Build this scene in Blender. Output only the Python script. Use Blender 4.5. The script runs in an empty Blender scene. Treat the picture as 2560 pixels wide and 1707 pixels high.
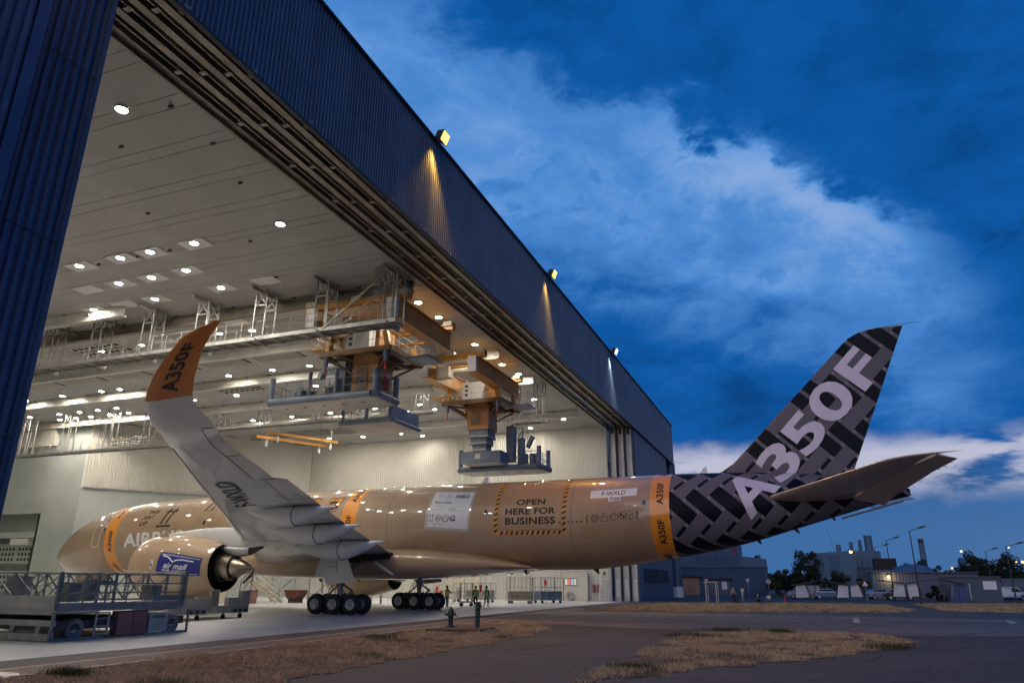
import bpy, bmesh, math, random
from mathutils import Vector, Matrix
random.seed(7)
PI = math.pi
scene = bpy.context.scene
COL = scene.collection
# ------------------------------------------------------------------ camera
CAM_YAW, CAM_PITCH, CAM_ROLL = 0.369, 0.324, 0.007
cam_data = bpy.data.cameras.new('camera')
cam_data.sensor_width = 36.0
cam_data.lens = 1791.312 / 2560 * 36.0
cam_data.clip_start = 0.1
cam_data.clip_end = 6000
cam = bpy.data.objects.new('camera', cam_data)
COL.objects.link(cam)
_f = Vector((-math.sin(CAM_YAW) * math.cos(CAM_PITCH), math.cos(CAM_YAW) * math.cos(CAM_PITCH), math.sin(CAM_PITCH)))
_r0 = Vector((math.cos(CAM_YAW), math.sin(CAM_YAW), 0))
_u0 = _r0.cross(_f)
_r = _r0 * math.cos(CAM_ROLL) + _u0 * math.sin(CAM_ROLL)
_u = _u0 * math.cos(CAM_ROLL) - _r0 * math.sin(CAM_ROLL)
_m = Matrix((_r, _u, -_f)).transposed().to_4x4()
_m.translation = (64.370, -49.7286, 2.092)
cam.matrix_world = _m
scene.camera = cam
# ------------------------------------------------------------------ shader expression helper
class E:
    """socket wrapper: arithmetic on shader sockets builds math nodes"""
    def __init__(s, nt, v): s.nt, s.v = nt, v
    def _m(s, op, *a):
        n = s.nt.nodes.new('ShaderNodeMath'); n.operation = op
        for i, x in enumerate((s,) + a):
            x = x.v if isinstance(x, E) else x
            if isinstance(x, (int, float)): n.inputs[i].default_value = x
            else: s.nt.links.new(x, n.inputs[i])
        return E(s.nt, n.outputs[0])
    def __add__(s, o): return s._m('ADD', o)
    def __radd__(s, o): return s._m('ADD', o)
    def __sub__(s, o): return s._m('SUBTRACT', o)
    def __rsub__(s, o): return E(s.nt, o)._m('SUBTRACT', s)
    def __mul__(s, o): return s._m('MULTIPLY', o)
    def __rmul__(s, o): return s._m('MULTIPLY', o)
    def __truediv__(s, o): return s._m('DIVIDE', o)
    def lt(s, o): return s._m('LESS_THAN', o)
    def gt(s, o): return s._m('GREATER_THAN', o)
    def floor(s): return s._m('FLOOR')
    def fract(s): return s._m('FRACT')
    def fmod(s, o): return s._m('FLOORED_MODULO', o)
    def mx(s, o): return s._m('MAXIMUM', o)
    def mn(s, o): return s._m('MINIMUM', o)
    def exp(s): return s._m('EXPONENT')
    def step(s, a, b):
        n = s.nt.nodes.new('ShaderNodeMapRange'); n.interpolation_type = 'SMOOTHSTEP'
        s.nt.links.new(s.v, n.inputs[0]); n.inputs[1].default_value = a; n.inputs[2].default_value = b
        return E(s.nt, n.outputs[0])
def mixc(nt, f, a, b):
    n = nt.nodes.new('ShaderNodeMix'); n.data_type = 'RGBA'
    nt.links.new(f.v, n.inputs[0]) if isinstance(f, E) else setattr(n.inputs[0], 'default_value', f)
    for i, c in ((6, a), (7, b)):
        if isinstance(c, tuple): n.inputs[i].default_value = (*c, 1) if len(c) == 3 else c
        else: nt.links.new(c, n.inputs[i])
    return n.outputs[2]
def noise(nt, vec, scale, detail=4, rough=0.55, dist=0.0):
    n = nt.nodes.new('ShaderNodeTexNoise')
    n.inputs['Scale'].default_value = scale; n.inputs['Detail'].default_value = detail
    n.inputs['Roughness'].default_value = rough; n.inputs['Distortion'].default_value = dist
    if vec is not None: nt.links.new(vec, n.inputs['Vector'])
    return E(nt, n.outputs['Fac'])
# ------------------------------------------------------------------ dusk sky
SUN_ELEV, SUN_ROT = math.radians(9), math.radians(182)
world = bpy.data.worlds.new('World'); scene.world = world; world.use_nodes = True
def build_sky():
    nt = world.node_tree; nt.nodes.clear()
    out = nt.nodes.new('ShaderNodeOutputWorld'); bg = nt.nodes.new('ShaderNodeBackground')
    nt.links.new(bg.outputs[0], out.inputs[0])
    tc = nt.nodes.new('ShaderNodeTexCoord'); sep = nt.nodes.new('ShaderNodeSeparateXYZ')
    nt.links.new(tc.outputs['Generated'], sep.inputs[0])
    x, y, z = (E(nt, sep.outputs[i]) for i in range(3))
    az = x._m('ARCTAN2', y)
    el = z._m('ARCSINE')
    # cloud coordinates: flat cloud deck seen in perspective
    zz = z.mx(0.0) + 0.16
    cmb = nt.nodes.new('ShaderNodeCombineXYZ')
    for i, e in enumerate((x / zz, y / zz)): nt.links.new(e.v, cmb.inputs[i])
    nbig = noise(nt, cmb.outputs[0], 0.9, 3, 0.5)
    nmid = noise(nt, cmb.outputs[0], 2.2, 6, 0.6, 0.3)
    cmb2 = nt.nodes.new('ShaderNodeCombineXYZ')
    for i, e in enumerate((az, el * 1.7)): nt.links.new(e.v, cmb2.inputs[i])
    nf = noise(nt, cmb2.outputs[0], 7.0, 8, 0.62, 0.4)
    nff = noise(nt, cmb2.outputs[0], 16.0, 6, 0.6, 0.6)
    w1 = (nf - 0.5) * 0.22 + (nmid - 0.5) * 0.14 + (nff - 0.5) * 0.05
    d = el + az * 0.30 + az.mx(0.02) * 0.55 + w1 - 0.515      # height above the middle of the light diagonal veil
    veil = d.step(-0.30, -0.08) * (1.0 - d.step(0.03, 0.12))
    puff = d.step(-0.08, 0.03) * (1.0 - d.step(0.05, 0.085)) * az.step(-0.35, 0.0) * (1.0 - az.step(0.14, 0.30))
    veil = veil * az.step(-1.3, -0.40) * (1.0 - az.step(0.10, 0.36))
    upl = (1.0 - az.step(-0.80, -0.30)) * el.step(0.35, 0.7)        # paler blue towards the upper left
    light = veil * 0.54 + upl * 0.20 + (nmid - 0.5) * 0.60 + (nbig - 0.5) * 0.35 + (nf - 0.5) * 0.45 + puff * 0.18 + 0.225
    # small dark scuds drifting over the veil
    scud = (nf + (nff - 0.5) * 0.35).step(0.53, 0.72) * el.step(0.24, 0.32) * (1.0 - el.step(0.56, 0.66))
    light = light - scud * 0.26
    wisp = (nf * 0.6 + nff * 0.4).step(0.53, 0.66) * az.step(0.10, 0.22) * el.step(0.40, 0.47)
    light = light + wisp * 0.30
    dark = mixc(nt, light.step(0.0, 0.32), (0.0012, 0.050, 0.205), (0.0035, 0.098, 0.370))
    c = mixc(nt, light.step(0.26, 0.92), dark, (0.080, 0.270, 0.665))
    c = mixc(nt, light.step(0.72, 1.05), c, (0.24, 0.40, 0.72))
    # clear lilac strip under the deck and the pale blue haze below
    hz = el + (nf - 0.5) * 0.05 + (nff - 0.5) * 0.02
    strip = hz.step(0.085, 0.125) * (1.0 - hz.step(0.15, 0.185))
    gap = (nmid + (nbig - 0.5) * 0.4).step(0.30, 0.46)
    c = mixc(nt, (1.0 - hz.step(0.05, 0.19)) * 0.85, c, (0.052, 0.155, 0.360))
    c = mixc(nt, strip * gap * 0.95, c, (0.52, 0.53, 0.66))
    glow = (1.0 - el.step(0.0, 0.14)) * az.step(0.0, 0.6) * 0.5
    c = mixc(nt, glow, c, (0.16, 0.22, 0.40))
    sky = nt.nodes.new('ShaderNodeTexSky'); sky.sky_type = 'NISHITA'; sky.sun_disc = False
    sky.sun_elevation = SUN_ELEV; sky.sun_rotation = SUN_ROT
    add = nt.nodes.new('ShaderNodeMix'); add.data_type = 'RGBA'; add.blend_type = 'ADD'; add.inputs[0].default_value = 0.0008
    nt.links.new(c, add.inputs[6]); nt.links.new(sky.outputs[0], add.inputs[7])
    nt.links.new(add.outputs[2], bg.inputs[0]); bg.inputs[1].default_value = 1.0
build_sky()
sun_data = bpy.data.lights.new('twilight_sun', 'SUN'); sun_data.energy = 1.15; sun_data.angle = math.radians(70)
sun_data.color = (1.0, 0.86, 0.88)
sun = bpy.data.objects.new('twilight_sun', sun_data); COL.objects.link(sun)
_sd = Vector((math.sin(SUN_ROT) * math.cos(SUN_ELEV), math.cos(SUN_ROT) * math.cos(SUN_ELEV), math.sin(SUN_ELEV)))
sun.rotation_euler = _sd.to_track_quat('Z', 'Y').to_euler()
scene.view_settings.view_transform = 'Standard'; scene.view_settings.look = 'None'
scene.view_settings.exposure = 0.0; scene.view_settings.gamma = 1.0; scene.view_settings.use_curve_mapping = False
scene.render.engine = 'CYCLES'
scene.cycles.use_denoising = True; scene.cycles.denoiser = 'OPENIMAGEDENOISE'
scene.cycles.max_bounces = 6; scene.cycles.diffuse_bounces = 3; scene.cycles.glossy_bounces = 3
scene.cycles.sample_clamp_indirect = 6.0; scene.cycles.use_light_tree = True
scene.cycles.caustics_reflective = False; scene.cycles.caustics_refractive = False
# ------------------------------------------------------------------ materials
MATS = {}
def mat(name, col=None, rough=0.55, metal=0.0, var=0.12, scale=1.5, bump=0.0, bscale=30.0, coat=0.0, emit=0.0, alpha=1.0, dirt=0.0):
    if name in MATS: return MATS[name]
    m = bpy.data.materials.new(name); m.use_nodes = True; MATS[name] = m
    nt = m.node_tree; b = nt.nodes['Principled BSDF']
    b.inputs['Roughness'].default_value = rough; b.inputs['Metallic'].default_value = metal
    b.inputs['Coat Weight'].default_value = coat; b.inputs['Coat Roughness'].default_value = 0.02
    tc = nt.nodes.new('ShaderNodeTexCoord').outputs['Object']
    if emit:
        b.inputs['Base Color'].default_value = (*col, 1)
        b.inputs['Emission Color'].default_value = (*col, 1); b.inputs['Emission Strength'].default_value = emit
        return m
    n = noise(nt, tc, scale, 6, 0.62)
    lo = tuple(max(0, c * (1 - 2.0 * var)) for c in col); hi = tuple(c * (1 + 1.2 * var) for c in col)
    c = mixc(nt, n.step(0.25, 0.75), lo, hi)
    if dirt:
        n2 = noise(nt, tc, scale * 4.3, 8, 0.7, 0.5)
        c = mixc(nt, n2.step(0.52, 0.72) * dirt, c, tuple(x * 0.45 for x in col))
    nt.links.new(c, b.inputs['Base Color'])
    if var:
        r = n * (0.25 * rough) + rough * 0.88
        nt.links.new(r.v, b.inputs['Roughness'])
    if alpha < 1: b.inputs['Alpha'].default_value = alpha
    if bump:
        bn = nt.nodes.new('ShaderNodeBump'); bn.inputs['Strength'].default_value = bump; bn.inputs['Distance'].default_value = 0.02
        nt.links.new(noise(nt, tc, bscale, 5, 0.6).v, bn.inputs['Height']); nt.links.new(bn.outputs[0], b.inputs['Normal'])
    return m
def streaky(name, col, rough, coat_dirt):
    """painted sheet metal with rain streaks running down it and sheets of slightly different fade"""
    m = mat(name, col, rough, 0.1, 0.10, 0.25); nt = m.node_tree; b = nt.nodes['Principled BSDF']
    tc = nt.nodes.new('ShaderNodeTexCoord').outputs['Object']
    mp = nt.nodes.new('ShaderNodeMapping'); mp.inputs['Scale'].default_value = (1.6, 1.6, 0.10); nt.links.new(tc, mp.inputs[0])
    st = noise(nt, mp.outputs[0], 1.0, 6, 0.65)
    sp = nt.nodes.new('ShaderNodeSeparateXYZ'); nt.links.new(tc, sp.inputs[0])
    wn = nt.nodes.new('ShaderNodeTexWhiteNoise'); wn.noise_dimensions = '2D'; cb = nt.nodes.new('ShaderNodeCombineXYZ')
    nt.links.new((E(nt, sp.outputs[1]) / 1.0).floor().v, cb.inputs[0]); nt.links.new((E(nt, sp.outputs[2]) / 3.4).floor().v, cb.inputs[1]); nt.links.new(cb.outputs[0], wn.inputs[0])
    prev = b.inputs['Base Color'].links[0].from_socket
    c = mixc(nt, st.step(0.45, 0.8) * coat_dirt, prev, tuple(x * 0.35 for x in col)); c = mixc(nt, E(nt, wn.outputs[0]) * 0.32, c, tuple(min(1, x * 1.75 + 0.004) for x in col))
    nt.links.new(c, b.inputs['Base Color']); return m
# ------------------------------------------------------------------ mesh builder
def frame(p, q, up=Vector((0, 0, 1))):
    d = (q - p).normalized()
    if abs(d.dot(up)) > 0.98: up = Vector((0, 1, 0))
    s = d.cross(up).normalized(); return d, s, s.cross(d).normalized()
class MB:
    def __init__(s): s.v, s.f, s.uv = [], [], None
    def add(s, vs, fs):
        n = len(s.v); s.v += [tuple(v) for v in vs]; s.f += [tuple(i + n for i in f) for f in fs]; return s
    def box(s, c, d, rz=0.0, taper=1.0):
        hx, hy, hz = d[0] / 2, d[1] / 2, d[2] / 2; cr, sr = math.cos(rz), math.sin(rz); vs = []
        for z in (-1, 1):
            t = 1.0 if z < 0 else taper
            for a, b in ((-1, -1), (1, -1), (1, 1), (-1, 1)):
                x, y = a * hx * t, b * hy * t
                vs.append((c[0] + x * cr - y * sr, c[1] + x * sr + y * cr, c[2] + z * hz))
        return s.add(vs, [(3, 2, 1, 0), (4, 5, 6, 7), (0, 1, 5, 4), (1, 2, 6, 5), (2, 3, 7, 6), (3, 0, 4, 7)])
    def bar(s, p, q, w, h=None, up=(0, 0, 1)):
        p, q = Vector(p), Vector(q); h = w if h is None else h
        d, a, b = frame(p, q, Vector(up)); vs = []
        for o in (p, q):
            for i, j in ((-1, -1), (1, -1), (1, 1), (-1, 1)): vs.append(o + a * (i * w / 2) + b * (j * h / 2))
        return s.add(vs, [(0, 1, 2, 3), (7, 6, 5, 4), (0, 4, 5, 1), (1, 5, 6, 2), (2, 6, 7, 3), (3, 7, 4, 0)])
    def tube(s, p, q, r, r2=None, n=8, caps=True):
        p, q = Vector(p), Vector(q); r2 = r if r2 is None else r2
        d, a, b = frame(p, q); vs = []
        for o, rr in ((p, r), (q, r2)):
            for k in range(n):
                t = 2 * PI * k / n; vs.append(o + a * (math.cos(t) * rr) + b * (math.sin(t) * rr))
        fs = [(k, k + n, (k + 1) % n + n, (k + 1) % n) for k in range(n)]
        if caps: fs += [tuple(range(n)), tuple(reversed(range(n, 2 * n)))]
        return s.add(vs, fs)
    def path(s, pts, r, n=6):
        for a, b in zip(pts, pts[1:]): s.tube(a, b, r, n=n)
        return s
    def loft(s, rings, close=True, cap=True):
        n = len(rings[0]); base = len(s.v)
        for r in rings: s.v += [tuple(p) for p in r]
        m = n if close else n - 1
        for i in range(len(rings) - 1):
            for k in range(m):
                a = base + i * n + k; b = base + i * n + (k + 1) % n
                s.f.append((a, b, b + n, a + n))
        if cap:
            s.f.append(tuple(base + k for k in reversed(range(n))))
            e = base + (len(rings) - 1) * n; s.f.append(tuple(e + k for k in range(n)))
        return s
    def lathe(s, prof, o=(0, 0, 0), axis='Z', n=24, cap=False):
        rings = []
        for h, r in prof:
            ring = []
            for k in range(n):
                t = 2 * PI * k / n; a, b = r * math.cos(t), r * math.sin(t)
                p = {'Z': (a, b, h), 'X': (h, a, b), 'Y': (b, h, a)}[axis]
                ring.append((o[0] + p[0], o[1] + p[1], o[2] + p[2]))
            rings.append(ring)
        return s.loft(rings, True, cap)
    def prism(s, poly, lo, hi, plane='XY'):
        def P(a, b, h): return {'XY': (a, b, h), 'XZ': (a, h, b), 'YZ': (h, a, b)}[plane]
        n = len(poly)
        vs = [P(a, b, lo) for a, b in poly] + [P(a, b, hi) for a, b in poly]
        return s.add(vs, [tuple(reversed(range(n))), tuple(range(n, 2 * n))] + [(k, (k + 1) % n, (k + 1) % n + n, k + n) for k in range(n)])
    def poly(s, pts): return s.add(pts, [tuple(range(len(pts)))])
    def mesh(s, name, m, smooth=False):
        me = bpy.data.meshes.new(name); me.from_pydata(s.v, [], s.f); me.validate()
        bm = bmesh.new(); bm.from_mesh(me)
        if s.uv is None: bmesh.ops.recalc_face_normals(bm, faces=bm.faces)
        bm.to_mesh(me); bm.free()
        if s.uv is not None:
            l = me.uv_layers.new(name='UVMap')
            for lp in me.loops: l.data[lp.index].uv = s.uv[lp.vertex_index]
        me.materials.append(m)
        if smooth: smooth_mesh(me, smooth)
        return me
    def build(s, name, m, parent=None, smooth=False, label=None, **kw):
        return put(name, s.mesh(name, m, smooth), parent, label, **kw)
def smooth_mesh(me, ang):
    me.polygons.foreach_set('use_smooth', [True] * len(me.polygons))
    if ang is not True:
        bm = bmesh.new(); bm.from_mesh(me)
        for e in bm.edges:
            if len(e.link_faces) == 2 and e.calc_face_angle(0) > math.radians(ang): e.smooth = False
        bm.to_mesh(me); bm.free()
def put(name, me, parent=None, label=None, cat=None, group=None, kind=None, loc=None):
    o = bpy.data.objects.new(name, me); COL.objects.link(o)
    if parent is not None:
        o.parent = parent
        if parent.type == 'EMPTY' and not parent.get('_loc'):
            o.matrix_parent_inverse = Matrix.LocRotScale(parent.location, parent.rotation_euler, None).inverted()
    if loc: o.location = loc
    return tag(o, label, cat, group, kind)
def tag(o, label=None, cat=None, group=None, kind=None):
    for k, v in (('label', label), ('category', cat), ('group', group), ('kind', kind)):
        if v: o[k] = v
    return o
LOCALS = set()
def thing(name, label, cat, loc=(0, 0, 0), rz=0.0, group=None, local=False):
    """Empty at a thing's base; with local=True its parts are modelled round the origin, otherwise in world coordinates"""
    o = bpy.data.objects.new(name, None); COL.objects.link(o); o.empty_display_size = 0.2
    o.location = loc; o.rotation_euler = (0, 0, rz); tag(o, label, cat, group)
    if local: o['_loc'] = 1; LOCALS.add(o.name)
    return o
def copy_tree(o, loc=None, rz=None, label=None, parent=None):
    c = o.copy(); COL.objects.link(c)
    if parent is not None:
        inv = o.matrix_parent_inverse.copy(); c.parent = parent; c.matrix_parent_inverse = inv
    if loc is not None: c.location = loc
    if rz is not None: c.rotation_euler = (0, 0, rz)
    if label: c['label'] = label
    for ch in CH.get(o.name) or [x for x in bpy.data.objects if x.parent == o]: copy_tree(ch, parent=c)
    return c
CH = {}
def freeze(o):
    """remember the children of a prototype so that copying stays quick"""
    CH[o.name] = [x for x in bpy.data.objects if x.parent == o]
    for x in CH[o.name]: CH[x.name] = [y for y in bpy.data.objects if y.parent == x]
    return o
def lerp_tab(tab, x):
    if x <= tab[0][0]: return tab[0][1]
    for (a, b), (c, d) in zip(tab, tab[1:]):
        if x <= c: return b + (d - b) * (x - a) / (c - a)
    return tab[-1][1]
def smooth_tab(tab, x):
    """Catmull-Rom through a table"""
    n = len(tab)
    if x <= tab[0][0]: return tab[0][1]
    if x >= tab[-1][0]: return tab[-1][1]
    i = max(k for k in range(n) if tab[k][0] <= x); i = min(i, n - 2)
    x0, y0 = tab[i]; x1, y1 = tab[i + 1]; h = x1 - x0; t = (x - x0) / h
    m0 = (y1 - tab[i - 1][1]) / (x1 - tab[i - 1][0]) if i else (y1 - y0) / h
    m1 = (tab[i + 2][1] - y0) / (tab[i + 2][0] - x0) if i < n - 2 else (y1 - y0) / h
    return (2 * t**3 - 3 * t**2 + 1) * y0 + (t**3 - 2 * t**2 + t) * h * m0 + (-2 * t**3 + 3 * t**2) * y1 + (t**3 - t**2) * h * m1
# ------------------------------------------------------------------ lettering
_TXT = {}
def text_mesh(s, bold=0.0, shear=0.0, mono=False):
    """flat triangulated lettering, box normalised to height 1 = capital height; returns verts, faces, width"""
    key = (s, bold, shear)
    if key not in _TXT:
        cu = bpy.data.curves.new('lettering', 'FONT'); cu.body = s; cu.offset = bold; cu.shear = shear; cu.resolution_u = 4; cu.fill_mode = 'FRONT'
        cu.space_character = 1.0 + bold * 1.6
        o = bpy.data.objects.new('lettering', cu); COL.objects.link(o)
        dg = bpy.context.evaluated_depsgraph_get()
        me = bpy.data.meshes.new_from_object(o.evaluated_get(dg))
        vs = [(v.co.x, v.co.y) for v in me.vertices]; fs = [tuple(p.vertices) for p in me.polygons]
        bpy.data.objects.remove(o); bpy.data.curves.remove(cu); bpy.data.meshes.remove(me)
        _TXT[key] = (vs, fs)
    return _TXT[key]
def decal(vs, fs, fn, cut_u=None, cut_v=None):
    """cut flat (u,v) faces on a grid so that they can bend, then map every vertex with fn(u,v) -> xyz"""
    bm = bmesh.new(); bv = [bm.verts.new((u, v, 0)) for u, v in vs]
    for f in fs:
        try: bm.faces.new([bv[i] for i in f])
        except ValueError: pass
    for ax, st in ((0, cut_u), (1, cut_v)):
        if not st: continue
        c = [v.co[ax] for v in bm.verts]; k = math.floor(min(c) / st) + 1
        while k * st < max(c):
            no = Vector((1, 0, 0)) if ax == 0 else Vector((0, 1, 0))
            bmesh.ops.bisect_plane(bm, geom=bm.verts[:] + bm.edges[:] + bm.faces[:], plane_co=no * (k * st), plane_no=no, dist=1e-5); k += 1
    bm.verts.index_update()
    mb = MB(); mb.v = [tuple(fn(v.co.x, v.co.y)) for v in bm.verts]; mb.f = [tuple(v.index for v in f.verts) for f in bm.faces]; bm.free()
    return mb
def fit(vs, u0, u1, v0, v1, keep=False):
    a0, a1 = min(p[0] for p in vs), max(p[0] for p in vs); b0, b1 = min(p[1] for p in vs), max(p[1] for p in vs)
    return [(u0 + (p[0] - a0) / (a1 - a0) * (u1 - u0), v0 + (p[1] - b0) / (b1 - b0) * (v1 - v0)) for p in vs]
def rect(u0, u1, v0, v1): return [(u0, v0), (u1, v0), (u1, v1), (u0, v1)], [(0, 1, 2, 3)]
def outline(pts, w):
    """closed flat strip of width w just inside a convex polygon"""
    n = len(pts); cx = sum(p[0] for p in pts) / n; cy = sum(p[1] for p in pts) / n
    inn = []
    for k in range(n):
        p, a, b = Vector(pts[k]), Vector(pts[k - 1]), Vector(pts[(k + 1) % n])
        d1, d2 = (p - a).normalized(), (b - p).normalized()
        n1 = Vector((-d1.y, d1.x)); n2 = Vector((-d2.y, d2.x))
        if n1.dot(Vector((cx, cy)) - p) < 0: n1 = -n1
        if n2.dot(Vector((cx, cy)) - p) < 0: n2 = -n2
        bis = n1 + n2; bis = bis / max(0.3, bis.dot(n1))
        inn.append(tuple(p + bis * w))
    return [tuple(p) for p in pts] + inn, [(k, (k + 1) % n, (k + 1) % n + n, k + n) for k in range(n)]
def rrect(u0, u1, v0, v1, r, n=5, skew=0.0):
    out = []
    for cx, cy, a in ((u1 - r, v0 + r, -90), (u1 - r, v1 - r, 0), (u0 + r, v1 - r, 90), (u0 + r, v0 + r, 180)):
        for k in range(n + 1):
            t = math.radians(a + 90 * k / n); p = (cx + r * math.cos(t), cy + r * math.sin(t))
            out.append((p[0] + skew * (p[1] - v0), p[1]))
    return out
# ================================================================== materials shared by the setting
M_FASCIA = streaky('blue_grey_cladding', (0.060, 0.100, 0.155), 0.42, 0.5)
M_DOORBLUE = streaky('blue_door_cladding', (0.040, 0.080, 0.150), 0.40, 0.5)
M_TRIM = mat('dark_trim_steel', (0.045, 0.045, 0.05), 0.5, 0.5, 0.1)
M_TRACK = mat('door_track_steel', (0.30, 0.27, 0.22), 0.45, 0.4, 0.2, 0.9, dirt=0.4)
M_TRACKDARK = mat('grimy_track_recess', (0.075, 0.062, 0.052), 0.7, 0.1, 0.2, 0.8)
M_CEIL = mat('ceiling_sheet', (0.39, 0.385, 0.375), 0.6, 0.0, 0.08, 0.35, dirt=0.05)
M_SEAM = mat('ceiling_seam', (0.07, 0.07, 0.068), 0.7)
M_WALL = mat('pale_corrugated_wall', (0.52, 0.51, 0.46), 0.5, 0.0, 0.06, 0.2, dirt=0.10)
M_WALLG = mat('grey_green_wall', (0.36, 0.395, 0.37), 0.55, 0.0, 0.08, 0.15, dirt=0.12)
M_LEAF = mat('pale_door_leaf', (0.58, 0.57, 0.53), 0.5, 0.1, 0.08, 0.3, dirt=0.2)
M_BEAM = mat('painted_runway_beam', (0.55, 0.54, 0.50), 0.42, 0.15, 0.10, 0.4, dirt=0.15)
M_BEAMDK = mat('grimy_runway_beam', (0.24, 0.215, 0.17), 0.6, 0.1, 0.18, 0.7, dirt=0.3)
M_BLACK = mat('matt_black', (0.012, 0.012, 0.013), 0.7, 0, 0.1)
M_GALV = mat('galvanised_steel', (0.34, 0.34, 0.33), 0.45, 0.55, 0.15, 1.2, dirt=0.2)
M_WHITE = mat('white_paint', (0.74, 0.74, 0.72), 0.45, 0, 0.06)
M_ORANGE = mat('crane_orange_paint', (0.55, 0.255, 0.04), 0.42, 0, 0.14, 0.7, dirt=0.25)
M_RED = mat('red_paint', (0.55, 0.035, 0.03), 0.5, 0, 0.1)
M_GLASS = mat('dark_window_glass', (0.02, 0.028, 0.035), 0.06, 0, 0.0)
M_LAMP = mat('white_lamp_lens', (1.0, 0.90, 0.76), emit=540.0)
M_LAMPRING = mat('lamp_housing', (0.55, 0.55, 0.53), 0.5, 0.3)

def corrugated(mb, p0, p1, z0, z1, pitch, depth, side):
    """vertical trapezoid ribs on a wall line p0-p1; side = unit vector the ribs stand out to"""
    p0, p1, side = Vector((*p0, 0)), Vector((*p1, 0)), Vector((*side, 0))
    L = (p1 - p0).length; d = (p1 - p0) / L; n = int(L / pitch); prof = []
    for k in range(n):
        for t, h in ((0, 0), (0.42, 0), (0.52, 1), (0.90, 1)): prof.append(((k + t) * pitch, h * depth))
    prof.append((L, 0)); base = len(mb.v)
    for z in (z0, z1):
        for s, h in prof:
            q = p0 + d * s + side * h; mb.v.append((q.x, q.y, z))
    m = len(prof)
    for i in range(m - 1): mb.f.append((base + i, base + i + 1, base + m + i + 1, base + m + i))
    return mb

HZ, FT = 21.3, 28.0            # ceiling height, fascia top
YL, YR = -37.3, 41.4           # clear door opening
hg = thing('aircraft_hangar', 'large open blue-grey aircraft hangar with brightly lit white interior', 'hangar', (45, 2, 0))
# fascia: ribbed outer sheet, solid body behind it, capping and lower drip
corrugated(MB(), (46.0, -62), (46.0, 74.8), HZ + 0.02, FT, 0.25, 0.06, (1, 0)).build('fascia_cladding', M_FASCIA, hg)
MB().box((44.0, 6.4, HZ + 4.1), (3.9, 136.7, 5.0)).build('fascia_body', M_TRIM, hg)
MB().box((45.1, 6.4, FT + 0.06), (2.2, 136.9, 0.1)).build('roof_capping', M_FASCIA, hg)
MB().box((46.06, 6.4, HZ - 0.05), (0.22, 136.9, 0.12)).build('fascia_drip_edge', M_TRIM, hg)
MB().box((0, 0, FT - 0.2), (88, 74, 0.3)).build('roof', M_TRIM, hg)
corrugated(MB(), (45.9, 74.8), (20, 74.8), HZ + 0.02, FT, 0.25, 0.05, (0, 1)).build('fascia_end_cladding', M_FASCIA, hg)
# safety rail along part of the roof edge
rl = MB()
for k in range(9): rl.tube((45.7, 14 + k * 2, FT), (45.7, 14 + k * 2, FT + 0.55), 0.02, n=5)
rl.tube((45.7, 14, FT + 0.55), (45.7, 30, FT + 0.55), 0.022, n=5)
rl.build('roof_rail', M_GALV, hg)
# door tracks under the fascia: rails running along the opening, with brackets
for i, x in enumerate((43.05, 43.95, 44.85, 45.7)):
    t = MB()
    t.prism([(x - 0.30, HZ - 0.02), (x - 0.30, HZ + 0.34), (x - 0.22, HZ + 0.34), (x - 0.22, HZ + 0.06), (x - 0.06, HZ + 0.06), (x - 0.06, HZ + 0.34), (x + 0.02, HZ + 0.34), (x + 0.02, HZ - 0.02)], -62, 74.5, 'XZ')
    o = t.build('door_track', M_TRACK, hg)
    b = MB()
    for k in range(22): b.box((x + 0.22, -36 + k * 3.63 + i * 0.4, HZ + 0.16), (0.34, 0.22, 0.28))
    b.build('track_bracket', M_TRACK, o, kind='stuff')
    MB().tube((x + 0.26, -62, HZ + 0.12), (x + 0.26, 74, HZ + 0.12), 0.055, n=6).build('conduit', M_TRACK, o)
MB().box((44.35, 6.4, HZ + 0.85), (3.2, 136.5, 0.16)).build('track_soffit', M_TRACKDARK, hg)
MB().box((42.7, 6.4, HZ + 0.15), (0.12, 136.5, 0.75)).build('track_inner_edge', M_TRACK, hg)
# ceiling sheets: wide and narrow strips with recessed dark seams
def xstart(y):
    a = abs(y)
    return -44.8 if a < 14.8 else -17.9 + (min(a, 40.0) - 14.8) * 0.617
wide, narrow = {}, {}
k = 0; y = -38.9
while y < 39.6:
    for w, store in ((1.98, wide), (0.66, narrow)):
        yc = y + w / 2; xs = round(xstart(abs(yc) + w / 2), 1)
        me = MB().box((0, 0, 0.04), (42.62 - xs, w, 0.08)).mesh('ceiling_panel', M_CEIL)
        put('ceiling_panel', me, hg, None, loc=((42.62 + xs) / 2, yc, HZ - 0.08))
        y += w + 0.035
MB().box((-1.1, 0.3, HZ + 0.12), (87.6, 79.4, 0.2)).build('ceiling_backing', M_SEAM, hg)
# walls of the bay: straight wing bays, slanted shoulders, nose bay
def wall(name, p0, p1, side, z0, z1, m, pitch=None, t=0.3):
    d = Vector((p1[0] - p0[0], p1[1] - p0[1])); L = d.length; a = math.atan2(d.y, d.x)
    c = ((p0[0] + p1[0]) / 2 - side[0] * t / 2, (p0[1] + p1[1]) / 2 - side[1] * t / 2)
    if pitch:
        mb = corrugated(MB(), p0, p1, z0, z1, pitch, 0.05, side)
        mb.box((c[0] - side[0] * 0.02, c[1] - side[1] * 0.02, (z0 + z1) / 2), (L, t, z1 - z0), a)
    else: mb = MB().box((c[0], c[1], (z0 + z1) / 2), (L, t, z1 - z0), a)
    return mb.build(name, m, hg)
s1 = Vector((26 * 0.8513, -26 * 0.5245)).normalized(); SD = (s1.x, s1.y)
wall('far_side_wall', (42.9, 39.6), (-2.2, 39.6), (0, -1), 0, HZ - 0.08, M_WALL, 0.33)
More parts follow.
